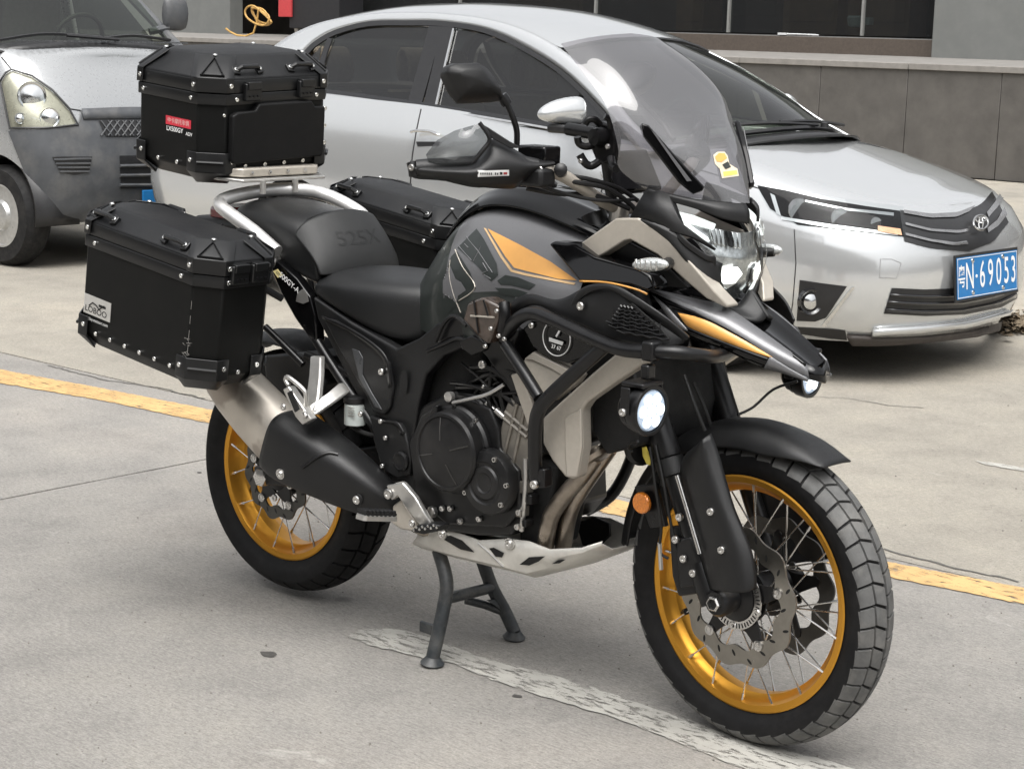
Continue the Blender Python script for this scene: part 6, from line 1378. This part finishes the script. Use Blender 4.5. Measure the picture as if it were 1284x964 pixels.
for sy in (-1, 1):
    c = at(813, 514, -.295); c.y *= -sy; ax_ = steer(V((1, 0, -.03))).normalized(); ax_ = V((ax_.x, ax_.y if sy < 0 else -ax_.y, ax_.z))
    fg = MB().lathe([(.0, -.055), (.030, -.055), (.034, -.05), (.034, -.042), (.042, -.042), (.042, -.036), (.036, -.036), (.036, -.030), (.046, -.03), (.046, -.024), (.040, -.024), (.040, -.018), (.050, -.018), (.0525, .004), (.051, .010), (.0445, .010), (.043, .004), (.0, .004)], c, ax_, 40).build('fog_lamp', M_satin, bike, label=None, ang=30)
    x_, y_ = frame_of(ax_)
    MB().lathe([(.0425, .0045), (.040, .008), (.030, .0095), (0, .010)], c, ax_, 32).build('lamp_face', M_cell, fg)
    for k in range(7):
        a = 2*math.pi*k/6; o_ = (x_*math.cos(a)+y_*math.sin(a))*(.0255 if k < 6 else 0)
        MB().lathe([(.0125, .0098), (.0115, .0112), (.004, .0120), (0, .0118)], c + o_, ax_, 14).build('led', M_led, fg)
    cl = at(817, 441, -.28) if sy < 0 else V((c.x-.02, c.y-.06, c.z+.055))
    MB().box(cl + V((0, 0, .002)), (.028, .036, .040)).build('lamp_clamp', M_satin, fg, bevel=.005)
    MB().box(cl.lerp(c, .45) + V((-.006, 0, .012)), (.020, .026, .03)).build('lamp_neck', M_satin, fg, bevel=.004)
    MB().prism([c + V((-.035, sy*.0, .047)) + V((a, b, 0)) for a, b in ((-.01, -.034), (.045, -.034), (.045, .034), (-.01, .034))], (0, 0, .010)).build('lamp_bracket', M_satin, fg, bevel=.003)
    for s2 in (-1, 1): MB().box(c + V((-.018, s2*.0535, .022)), (.022, .005, .055)).build('bracket_cheek', M_satin, fg, bevel=.002)
    bolt(MB(), c + V((-.02, sy*.056, 0)), (0, sy, 0), .008, .006, 14).build('bolt', M_bolt, fg)
# horn behind the lamp and yellow tag
MB().lathe([(.040, -.012), (.042, 0), (.036, .008), (0, .010)], at(806, 560, -.10), (.9, -.35, 0), 24).build('horn', M_satin, bike)
film_pts = [(805, 561), (810, 560), (816, 577), (815, 583), (811, 582), (806, 572)]
MB().prism(AY(-.128, *film_pts), (0, .002, 0)).build('yellow_tag', mat('yellow_tag', (.62, .50, .08), .5), bike)
rod('wiring', [(1000, 478, .20), (970, 488, .18), (945, 510, .14), (925, 520, .10)], .003, M_hose, both=False)
rod('wiring', [(800, 553, -.2), (790, 556, -.18), (788, 562, -.17), (793, 566, -.16)], .003, M_hose, both=False)
rod('brake_hose', [(870, 480, -.05), (885, 515, -.04), (893, 540, -.03)], .004, M_hose, both=False); rod('brake_hose', [(858, 470, -.10), (872, 510, -.10), (884, 540, -.09)], .004, M_hose, both=False)
# smoked auxiliary indicator clipped to the crash bar
M_smk = mat('smoked_brown_plastic', (.060, .042, .032), .16, coat=.8, var=.35, vscale=50, rvar=.06)
ax1 = panel('smoked_marker_lamp', [(586, 380, -.255), (604, 373, -.255), (626, 384, -.25), (625, 400, -.25), (612, 432, -.25), (594, 420, -.255), (580, 402, -.258)], M_smk, thick=.05, bevel=.005)
for q0, q1 in (((590, 396), (620, 398)), ((594, 376), (600, 418)), ((582, 402), (606, 430)), ((606, 376), (612, 396))): MB().tube(A((*q0, -.258), (*q1, -.256)), .0022, 5).build('marker_rib', M_champ if q0[0] == 590 else M_satin, ax1)
for q in ((623.5, 390), (616, 412), (609, 434), (626, 421), (633, 425)): bolt(MB(), at(*q, -.258), (0, -1, 0), .0055, .006, 10, False).build('bolt', M_bolt, ax1)
rod('marker_mount', [(632, 380, -.235), (633, 395, -.24), (630, 415, -.235)], .013, M_satin, ax1, both=False)
mt = panel('marker_base', [(575, 428, -.245), (590, 420, -.25), (610, 430, -.25), (606, 440, -.248), (590, 446, -.246), (578, 438, -.245)], M_gloss, ax1, thick=.02, bevel=.004, both=False)
# ------------------------------------------------------------- handlebar, grips, guards, mirrors
def mirY(P): return [V((p.x, -p.y, p.z)) for p in P]
hbR = cm(A((522, 211, -.455), (560, 208, -.41), (640, 205, -.32), (690, 214, -.25), (722, 230, -.185), (750, 249, -.12), (775, 262, -.065)), 5)
ctr_ = V((hbR[-1].x, 0, hbR[-1].z))
hb = MB().tube(hbR + [ctr_] + mirY(hbR)[::-1], .0135, 16).build('handlebar', M_champ, bike)
for sy in (-1, 1):
    gp_ = hbR[:14] if sy < 0 else mirY(hbR[:14]); MB().tube(gp_, .0175, 14).build('grip', M_matte, hb)
    rs_ = V((hbR[-1].x, sy*.06, hbR[-1].z)); MB().lathe([(.022, -.07), (.022, .012), (.016, .016), (0, .016)], rs_, (.1, 0, 1), 18).build('bar_riser', M_alu, hb)
def gY(x, y): t = (x-515)/180; return -.465 + .215*t - .035*math.sin(max(0, min(1, t))*math.pi)
def GP(poly, dy=0): return [at(x, y, gY(x, y)+dy) for x, y in poly]
lowT = [(514, 201), (524, 203), (545, 206), (570, 207), (593, 205), (606, 190), (616, 174), (640, 184), (662, 197), (680, 200), (694, 202)]
lowM = [(513, 210), (524, 213), (545, 215), (570, 216), (596, 216), (614, 212), (630, 208), (648, 208), (664, 208), (680, 207), (697, 205)]
lowB = [(517, 223), (526, 225), (545, 226), (570, 229), (593, 234), (614, 236), (632, 237), (647, 236), (660, 226), (680, 218), (693, 209)]
hg = MB().grid([cm(GP(lowT, .022), 3), cm(GP([((a[0]+b[0])/2, (a[1]+b[1])/2) for a, b in zip(lowT, lowM)], .0), 3), cm(GP(lowM, -.008), 3), cm(GP([((a[0]+b[0])/2, (a[1]+b[1])/2) for a, b in zip(lowB, lowM)], -.002), 3), cm(GP(lowB, .02), 3)])
hgR, hgL = pair(hg, 'hand_guard', M_matte, bike, solid=.005, sub=1)
lens_ = GP([(601, 155), (613, 174), (604, 190), (593, 202), (565, 204), (537, 203), (534, 194), (548, 176), (570, 164)], .004)
M_smoke = glass('clear_guard_plastic', (.60, .61, .61), .03, .06, 1.5)
for par, Pp in ((hgR, lens_), (hgL, mirY(lens_))):
    MB().add(Pp, [tuple(range(len(Pp)))]).build('clear_shield', M_smoke, par, solid=.003)
frm = cm(GP([(601, 154), (614, 174), (604, 190), (593, 203)], .0), 4)
for par, Pp in ((hgR, frm), (hgL, mirY(frm))): MB().tube(Pp, .0045, 8).build('shield_frame', M_satin, par)
tri = GP([(601, 154), (612, 160), (640, 178), (655, 186), (640, 186), (617, 174)], .004); pair(MB().prism(tri, (-.006, .006, 0)), 'guard_wing', M_matte, hgR, bevel=.002)
HG = bvh_of(hgR)
film('guard_sticker', [(599, 214), (638, 213), (638, 220), (599, 221.5)], M_white, hgR, .0018, 8, HG)
stx = (ontank(636, 217, .002, HG)-ontank(601, 218, .002, HG)); text('sticker_lettering', 'HANDGUARD', ontank(614, 217.6, .0030, HG), stx, V((0, 0, 1)), .0095, mat('dark_print', (.03, .03, .03), .5), hgR) if False else None
for k in range(9):
    x = 602+k*2.6; film('sticker_print', [(x, 216.4), (x+1.5, 216.3), (x+1.5, 218.6), (x, 218.7)], M_dgreen if k != 6 else M_white, hgR, .0026, 5, HG)
film('sticker_print', [(626.5, 215.6), (629.5, 215.5), (629.5, 218.4), (626.5, 218.6)], M_dark, hgR, .0026, 5, HG); film('sticker_print', [(631, 215.6), (635.5, 215.4), (635.5, 218.2), (631, 218.4)], mat('red_print', (.45, .05, .05), .5), hgR, .0026, 5, HG)
bolt(MB(), ontank(676.5, 213, .001, HG), (.3, -1, 0), .0085, .005, 14).build('bolt', M_bolt, hgR); bolt(MB(), ontank(516.5, 210.5, .001, HG), (.2, -1, 0), .007, .005, 12).build('bolt', M_bolt, hgR)
MB().lathe([(.010, -.012), (.014, -.008), (.014, .012), (.008, .016)], at(703, 214, -.24), (.5, -.6, .2), 14).build('guard_mount', M_satin, hgR)
MB().box(at(676, 196, -.235), (.075, .055, .045)).build('master_cylinder', M_gloss, hb, bevel=.005)
MB().box(at(672, 222, -.27), (.07, .05, .04)).build('switch_housing', M_matte, hb, bevel=.008)
MB().tube(cm(A((640, 226, -.31), (600, 232, -.36), (560, 224, -.42)), 6), .006, 8).build('brake_lever', M_satin, hb)
# mirrors
def mY(x): return -.44 + (x-552)/80*.13
mro = [(552, 94), (556, 84), (566, 80), (600, 79), (612, 88), (622, 101), (631, 118), (630, 126), (618, 128), (600, 129), (573, 130), (562, 116)]
Pm = [at(x, y, mY(x)) for x, y in mro]; cmid = sum(Pm, V())/len(Pm)
ringf = Pm; bul = V((.035, -.028, .012))
rings = [[cmid.lerp(p, .25) + V((-.022, .018, -.006)) for p in Pm], [cmid.lerp(p, .96) + V((-.018, .014, -.004)) for p in Pm], Pm, [cmid.lerp(p, .86) + bul*.55 for p in Pm], [cmid.lerp(p, .5) + bul*.95 for p in Pm], [cmid.lerp(p, .12) + bul*1.05 for p in Pm]]
mm = MB().grid(rings, wrap=True, caps=True); mR = mm.build('mirror', M_matte, bike, bevel=.006, seg=3)
stem = cm(A((630, 121, -.31), (637, 133, -.30), (644, 150, -.29), (648, 165, -.28), (648, 184, -.275)), 5)
MB().tube(stem, [.0085]*3+[.0065]*(len(stem)-3), 12).build('mirror_stem', M_satin, mR); MB().lathe([(.011, -.01), (.012, 0), (.011, .012)], stem[2], stem[3]-stem[1], 14).build('mirror_joint', M_satin, mR)
shift = V((-.16, 0, .0)); mL = mm.mir(); mL.v = [p + shift for p in mL.v]; mLo = mL.build('mirror', M_matte, bike, bevel=.006, seg=3)
MB().tube([p + shift*(1-i/(len(stem)-1)) for i, p in enumerate(mirY(stem))], .0065, 10).build('mirror_stem', M_satin, mLo)
# phone cradle on the bar: arm, clamp body, four claws
ph = panel('phone_cradle', [(742, 160, -.10), (752, 152, -.10), (768, 158, -.10), (772, 176, -.10), (770, 200, -.10), (758, 206, -.10), (746, 200, -.10), (740, 185, -.10)], M_satin, thick=.022, bevel=.005, both=False)
for pts, r in (([(752, 156, -.11), (746, 150, -.125), (738, 150, -.135), (733, 156, -.14)], .008), ([(744, 182, -.11), (734, 184, -.125), (726, 180, -.135), (724, 172, -.14)], .008), ([(752, 202, -.11), (742, 208, -.12), (734, 205, -.13), (727, 194, -.138)], .009), ([(766, 198, -.11), (768, 208, -.12), (773, 212, -.13)], .009), ([(766, 160, -.11), (764, 150, -.12), (758, 146, -.13)], .007)):
    MB().tube(cm(A(*pts), 4), r, 10).build('cradle_claw', M_satin, ph)
MB().tube(A((712, 162, -.09), (748, 168, -.09)), .014, 14).build('cradle_arm', M_satin, ph); MB().lathe([(.02, -.02), (.022, 0), (.018, .018), (0, .02)], at(752, 172, -.105), (-.2, -1, 0), 18).build('cradle_knob', M_satin, ph)
bolt(MB(), at(729, 202, -.14), (-.2, -1, 0), .006, .005, 10).build('bolt', M_bolt, ph); bolt(MB(), at(763, 184, -.125), (-.2, -1, 0), .006, .005, 10).build('bolt', M_bolt, ph)
rod('cradle_post', [(760, 200, -.085), (764, 230, -.07), (768, 256, -.06)], .012, M_satin, ph, both=False)
# dashboard behind the screen
MB().box(at(800, 205, 0) + V((-.02, 0, -.02)), (.02, .16, .10), Matrix.Rotation(rad(-30), 3, 'Y')).build('instrument_display', M_gloss, bike, bevel=.008)
# cables from the bar to the head
for pts, r in (([(688, 219, -.24), (720, 228, -.2), (760, 236, -.13), (790, 256, -.08), (805, 275, -.06)], .0055), ([(700, 220, -.22), (735, 224, -.17), (775, 236, -.10), (800, 252, -.06)], .005), ([(660, 236, -.25), (700, 243, -.2), (745, 245, -.14), (790, 262, -.08)], .0055), ([(672, 232, -.26), (720, 246, -.19), (760, 252, -.13), (795, 250, -.07)], .004)):
    MB().tube(cm(A(*pts), 6), r, 9).build('control_cable', M_hose, hb)
rod('bar_end', [(516, 204, -.462), (518, 212, -.462), (519, 221, -.46)], .011, M_satin, hb, both=True)

# ------------------------------------------------------------- rear rack and tail light
rk = MB().tube(cm(A((347, 316, -.155), (318, 290, -.16), (284, 265, -.165), (276, 256, -.155), (284, 249, -.13), (312, 242, -.07), (343, 238, 0), (376, 238, .06), (400, 242, .11), (424, 251, .14), (450, 266, .155), (457, 275, .155), (459, 288, .15)), 5), .0175, 14).build('rear_rack', mat('pale_cast_aluminium', (.74, .735, .72), .42, metal=.75, var=.06), bike, label='pale cast aluminium luggage rack')
zt_ = at(343, 236, 0).z + .022
MB().prism([V((-1.50, -.14, zt_)), V((-1.50, .14, zt_)), V((-1.56, .17, zt_+.004)), V((-1.80, .17, zt_+.02)), V((-1.80, -.17, zt_+.02)), V((-1.56, -.17, zt_+.004))], (0, 0, .008)).build('rack_plate', M_alu, rk, bevel=.002)
MB().prism([V((-1.515, -.125, zt_+.012)), V((-1.515, .125, zt_+.012)), V((-1.54, .15, zt_+.014)), V((-1.72, .15, zt_+.028)), V((-1.72, -.15, zt_+.028)), V((-1.54, -.15, zt_+.014))], (0, 0, .022)).build('case_mount', M_champ, rk, bevel=.004)
for y in (-.10, -.04, .02, .08): MB().lathe([(.005, 0), (.004, .004), (0, .005)], V((-1.513, y, zt_+.023)), (1, 0, 0), 10).build('bolt', M_bolt, rk)
for y in (-.075, .035): MB().tube([V((-1.50, y, zt_-.03)), V((-1.50, y, zt_+.004))], .008, 10).build('rack_standoff', M_alu, rk)
MB().box((-1.66, 0, .99), (.10, .16, .05)).build('tail_light', mat('dark_red_lens', (.20, .008, .012), .2, coat=.8), bike, bevel=.012)
MB().box((-1.62, 0, .95), (.28, .20, .07)).build('tail_tray', M_matte, bike, bevel=.015)
for sy in (-1, 1):
    fr_ = [V((-1.32, sy*.17, .82)), V((-1.34, sy*.235, .86)), V((-1.60, sy*.24, .90)), V((-1.68, sy*.235, .86)), V((-1.63, sy*.235, .70)), V((-1.36, sy*.235, .66)), V((-1.33, sy*.235, .84))]
    MB().tube(fr_, .009, 10).build('pannier_frame', M_satin, bike); MB().tube([V((-1.62, sy*.235, .90)), V((-1.60, sy*.12, .97))], .009, 10).build('pannier_stay', M_satin, bike)
# ------------------------------------------------------------- aluminium cases
M_case = mat('black_powder_coat', (.0032, .0034, .0032), .46, var=.12, rvar=.07, vscale=9, bump=.30, bscale=1100, spec=.22, dust=.006, dscale=5)
M_lid = mat('dusty_black_lid_skin', (.008, .0085, .0095), .52, var=.10, rvar=.08, vscale=7, bump=.35, bscale=1000, spec=.28, dust=.025, dscale=7)
M_corn = mat('black_corner_plastic', (.0065, .0068, .0072), .36, rvar=.08, var=.12)
M_rivet = mat('bright_rivet', (.74, .74, .72), .22, metal=1.0)
def make_case(name, label, O, ex, ey, ez, L, W, Hb, c=.05, rim=.034, bev=.040, bh=.038, taper=.03):
    """riveted case: octagonal plan; local origin at the bottom centre"""
    ex, ey, ez = V(ex).normalized(), V(ey), V(ez); ey = (ey-ex*ey.dot(ex)).normalized(); ez = ex.cross(ey)
    if ez.z < 0: ez = -ez
    q = lambda x, y, z: V(O) + ex*x + ey*y + ez*z
    def octo(l, w, cc, z, g=0): l, w = l/2-g, w/2-g; return [q(a, b, z) for a, b in ((l, -w+cc), (l, w-cc), (l-cc, w), (-l+cc, w), (-l, w-cc), (-l, -w+cc), (-l+cc, -w), (l-cc, -w))]
    body_ = MB().grid([octo(L, W, c, -.022, taper), octo(L, W, c, .012), octo(L, W, c, Hb)], wrap=True, caps=True).build(name, M_case, bike, bevel=.004, seg=2, label=label)
    MB().grid([octo(L, W, c, Hb-.030, -.005), octo(L, W, c, Hb-.002, -.005)], wrap=True).build('top_band', M_corn, body_, solid=.004, off=-1, bevel=.0015)
    lid = MB().grid([octo(L, W, c, Hb+.002, -.001), octo(L, W, c, Hb+rim, -.001), octo(L, W, c*.95, Hb+rim+bh*.9, bev), octo(L, W, c*.9, Hb+rim+bh, bev+.012)], wrap=True, caps=True).build('lid', M_lid, body_, bevel=.003, seg=2)
    MB().grid([octo(L, W, c, Hb+.000, -.0030), octo(L, W, c, Hb+rim-.004, -.0030)], wrap=True).build('lid_rim', M_corn, body_, solid=.003, off=-1, bevel=.001)
    # corner caps over the chamfers of the lid, with raised triangles, and corner irons below
    o_lo, o_up, o_tp = octo(L, W, c, Hb+.001, -.0055), octo(L, W, c, Hb+rim, -.0045), octo(L, W, c*.95, Hb+rim+bh*.93, bev-.004)
    b_lo, b_up = octo(L, W, c, .006, -.005), octo(L, W, c, .055, -.005); b_bt = octo(L, W, c, -.026, taper-.006)
    sizes = L, W
    for a, b in ((7, 0), (1, 2), (3, 4), (5, 6)):
        cap = MB(); ext = .022
        da = (o_lo[a]-o_lo[b]).normalized()
        pa, pb = (a-1) % 8, (b+1) % 8
        def e(o, i, j, d): return o[i].lerp(o[j], d/max(.001, (o[j]-o[i]).length))
        rows = [[e(o, a, pa, ext), o[a], o[b], e(o, b, pb, ext)] for o in (o_lo, o_up, o_tp)]
        co_ = cap.grid(rows).build('lid_corner', M_corn, body_, solid=.004, off=1, bevel=.0015)
        n_ = ((o_up[b]-o_up[a]).cross(o_tp[a]-o_up[a])).normalized(); ctr = (o_up[a]+o_up[b]+o_tp[a]+o_tp[b])/4
        if n_.dot(ctr-q(0, 0, Hb)) < 0: n_ = -n_
        t0, t1, t2 = o_up[a].lerp(o_up[b], .10).lerp(o_tp[a], .06), o_up[b].lerp(o_up[a], .10).lerp(o_tp[b], .06), (o_tp[a]+o_tp[b])/2*.86+(o_up[a]+o_up[b])/2*.14
        MB().tube([p + n_*.006 for p in (t0, t1, t2)], .0028, 6, closed=True).build('corner_triangle', M_lid, co_)
        for o1, i, j in ((o_lo, a, pa), (o_lo, b, pb)):
            rp_ = e(o1, i, j, .012).lerp(e(o_up, i, j, .012), .5); nn = (rp_ - q(0, 0, Hb+rim/2)); d2 = (o_lo[i]-o_lo[j]).normalized(); nn = nn - d2*nn.dot(d2) - ez*nn.dot(ez); bolt(MB(), rp_ + nn.normalized()*.003, nn, .0062, .0036, 12, True).build('rivet', M_rivet, body_)
        rt_ = (o_tp[a]+o_tp[b])/2 + n_*.003; bolt(MB(), rt_, ez, .006, .004, 12, False).build('rivet', M_rivet, body_)
        rows = [[e(o, a, pa, ext+.012), o[a], o[b], e(o, b, pb, ext+.012)] for o in (b_up, b_lo)] + [[e(b_bt, a, pa, .004), b_bt[a], b_bt[b], e(b_bt, b, pb, .004)]]
        ci = MB().grid(rows).build('corner_iron', M_corn, body_, solid=.004, off=1, bevel=.0015)
        nb = (b_lo[a]+b_lo[b])/2 - q(0, 0, .006); nb.normalize(); m0, m1 = b_up[a].lerp(b_up[b], .06), b_up[b].lerp(b_up[a], .06)
        MB().tube([m0*.5+b_lo[a]*.5 + nb*.007, m1*.5+b_lo[b]*.5 + nb*.007], .004, 8).build('iron_rib', M_corn, ci)
        for i, j in ((a, pa), (b, pb)):
            rp_ = e(b_lo, i, j, .020).lerp(e(b_up, i, j, .020), .55); nn = rp_ - q(0, 0, .03); d2 = (b_lo[i]-b_lo[j]).normalized(); nn = nn - d2*nn.dot(d2) - ez*nn.dot(ez); bolt(MB(), rp_ + nn.normalized()*.003, nn, .0062, .0036, 12, True).build('rivet', M_rivet, body_)
    # rivet rows along the bottom and under the lid
    ob, ot = octo(L, W, c, .018, -.0005), octo(L, W, c, Hb-.016, -.0055)
    for a, b in ((2, 3), (6, 7), (0, 1), (4, 5)):
        ln = (ob[b]-ob[a]).length; n_ = max(2, int(ln/.058)); dd = (ob[b]-ob[a]).normalized(); nn = dd.cross(ez); nn = nn if nn.dot(ob[a]-q(0, 0, .018)) > 0 else -nn
        for k in range(1, n_): bolt(MB(), ob[a].lerp(ob[b], k/n_), nn, .0058, .0034, 12, True).build('rivet', M_rivet, body_)
        for k in (.10, .90): bolt(MB(), ot[a].lerp(ot[b], k), nn, .0058, .0034, 12, True).build('rivet', M_rivet, body_)
    def handle(p, d, up):
        d = V(d).normalized(); up = V(up).normalized(); s_ = d.cross(up).normalized()
        hm = MB()
        for sg in (-1, 1): hm.prism([p + d*sg*.030 - s_*.014, p + d*sg*.046 - s_*.010, p + d*sg*.046 + s_*.010, p + d*sg*.030 + s_*.014], up*.012)
        h_ = MB().tube([p + d*-.034 + up*.012, p + d*-.026 + up*.022, p + d*.026 + up*.022, p + d*.034 + up*.012], .0062, 8).build('tie_handle', M_corn, body_)
        for sg in (-1, 1):
            MB().prism([p + d*sg*.028 - s_*.014, p + d*sg*.048 - s_*.010, p + d*sg*.048 + s_*.010, p + d*sg*.028 + s_*.014], up*.013).build('handle_foot', M_corn, h_, bevel=.002); bolt(MB(), p + d*sg*.038 + up*.013, up, .0058, .003, 12, True).build('rivet', M_rivet, h_)
    def latch(p, d, nn, w_=.045):
        d = V(d).normalized(); nn = V(nn).normalized(); lt = MB().prism([p - d*w_/2 + ez*.020, p + d*w_/2 + ez*.020, p + d*w_/2 - ez*.024, p - d*w_/2 - ez*.024], nn*.014).build('latch', M_corn, body_, bevel=.003)
        MB().prism([p - d*w_*.42 + ez*.024, p + d*w_*.42 + ez*.024, p + d*w_*.42 + ez*.004, p - d*w_*.42 + ez*.004], nn*.019).build('latch_hook', M_corn, lt, bevel=.002)
        for k in (-.25, 0, .25): MB().box(p + d*w_*k + nn*.0148 - ez*.012, (.007, .007, .003)).build('latch_slot', M_satin, lt)
    return body_, q, ex, ey, ez, handle, latch
# right pannier (traced), left pannier (its mirror image)
for sy in (-1, 1):
    O = V((-1.487 + (.005 if sy > 0 else 0), sy*.385 + (.03 if sy > 0 else 0), .690 + (.028 if sy > 0 else 0))); ex = V((1, 0, -.135))
    lab = 'right hand black pannier case with a silver maker label and scuffed corner' if sy < 0 else 'left hand black pannier case beyond the seats'
    b_, q, ex, ey, ez, handle, latch = make_case('pannier_case', lab, O, ex, (0, 1, 0), (0, 0, 1), .505, .230, .257)
    H_ = .252+.034
    for x in (-.155, .115):
        up = (ez*.7 + ey*sy*.75).normalized(); handle(q(x, sy*(.115-.018), H_+.016), ex, up); handle(q(x, -sy*(.115-.018), H_+.016), ex, (ez*.7 - ey*sy*.75))
    for y in (-.03, .03): latch(q(.2525+.004, y, .262), ey, ex, .050)
    if sy < 0:
        # maker label with its line of small print
        def rc(u0, u1, v0, v1, d): return [q(u, -.115-d, v) for u, v in ((u0, v0), (u1, v0), (u1, v1), (u0, v1))]
        pl = MB().prism(rc(-.228+.028, -.228+.135, .060, .108, .0005), -ey*.0012).build('maker_label', mat('brushed_label', (.62, .61, .58), .35, metal=.5, var=.1), b_)
        text('label_lettering', 'LOBOO', q(-.150, -.1172, .073), ex, ez, .021, M_dark, pl, sx=1.2, bold=.01)
        MB().tube([q(-.178, -.1175, .082), q(-.165, -.1175, .092), q(-.150, -.1175, .089), q(-.138, -.1175, .082), q(-.118, -.1175, .095)], .0016, 5).build('label_mark', M_dark, pl)
        MB().prism(rc(-.140, -.112, .088, .094, .0020), -ey*.0004).build('label_mark', M_dark, pl)
        text('small_print', 'gyhj.liay.motoart.com', q(-.148, -.1160, .049), ex, ez, .0115, M_white, b_, sx=.95)
        # scratches on the lower front corner
        M_scr2 = mat('bare_scratch', (.42, .41, .39), .5, metal=.5); random.seed(5)
        for k in range(13):
            x = .196+random.uniform(-.012, .010); z = .070+random.uniform(-.02, .03); a = random.uniform(-.8, .5); l = random.uniform(.006, .022)
            p = q(x, -.1156, z); d = (ex*math.cos(a)+ez*math.sin(a)); s_ = ez*.0009; MB().add([p - s_, p + d*l - s_*.2, p + d*l + s_*.2, p + s_], [(0, 1, 2, 3)]).build('scratch', M_scr2, b_, smooth=False)
        for k in range(5):
            p = q(.2035, -.1157, .03+k*.035); MB().add([p, p + ez*.02, p + ez*.02 + ex*.0012, p + ex*.0012], [(0, 1, 2, 3)]).build('scratch', M_scr2, b_, smooth=False)
# top case
O = V((-1.708, 0, 1.128)); ex = V((1, 0, -.085)); ey = V((0, 1, .040))
b_, q, ex, ey, ez, handle, latch = make_case('top_case', 'black riveted top case with red and white stickers on its side', O, ex, ey, (0, 0, 1), .328, .425, .204, c=.05, rim=.036, bev=.048, bh=.052, taper=.035)
Lh, Wh = .328/2, .425/2
for y in (-.085, .095): handle(q(Lh-.020, y, .200+.036+.016), ey, (ez*.7 + ex*.72)); handle(q(-Lh+.020, y, .252), ey, (ez*.7 - ex*.72)); latch(q(Lh+.004, y-.002, .208), ey, ex, .052)
for x in (-.06, .06): handle(q(x, Wh-.02, .252), ex, (ez*.7 + ey*.72))
# padded backrest on the front face
pts = [(-.148, .028), (.150, .028), (.156, .036), (.156, .158), (.120, .160), (.108, .176), (-.070, .176), (-.082, .160), (-.140, .158), (-.156, .150), (-.156, .036)]
MB().prism([q(Lh+.0005, y, z) for y, z in pts], ex*.020).build('backrest_pad', mat('soft_black_pad', (.005, .005, .0052), .55, spec=.25, bump=.2, bscale=600), b_, bevel=.008, seg=4)
for z in (.060, .105, .150): bolt(MB(), q(Lh+.001, .171, z), ex, .0058, .0034, 12, True).build('rivet', M_rivet, b_)
bolt(MB(), q(Lh+.001, -.170, .150), ex, .0045, .003, 10, True).build('rivet', M_rivet, b_)
# stickers on the right side
def rs2(u0, u1, v0, v1, d): return [q(u, -Wh-d, v) for u, v in ((u0, v0), (u1, v0), (u1, v1), (u0, v1))]
stk = MB().prism(rs2(-.010, .090, .108, .130, .0004), -ey*.0006).build('red_sticker', mat('red_sticker', (.62, .035, .06), .4), b_)
text('sticker_lettering', '中卡摩托车俱', q(.040, -Wh-.0012, .119), ex, ez, .0145, mat('pale_pink_print', (.80, .60, .55), .5), stk, sx=1.0)
text('sticker_lettering', 'LX500GY', q(.026, -Wh-.0008, .098), ex, ez, .0165, M_white, b_, sx=1.0, bold=.02)
text('sticker_lettering', "ADV", q(.083, -Wh-.0008, .094), ex, ez, .0125, M_white, b_, sx=1.0, bold=.02)
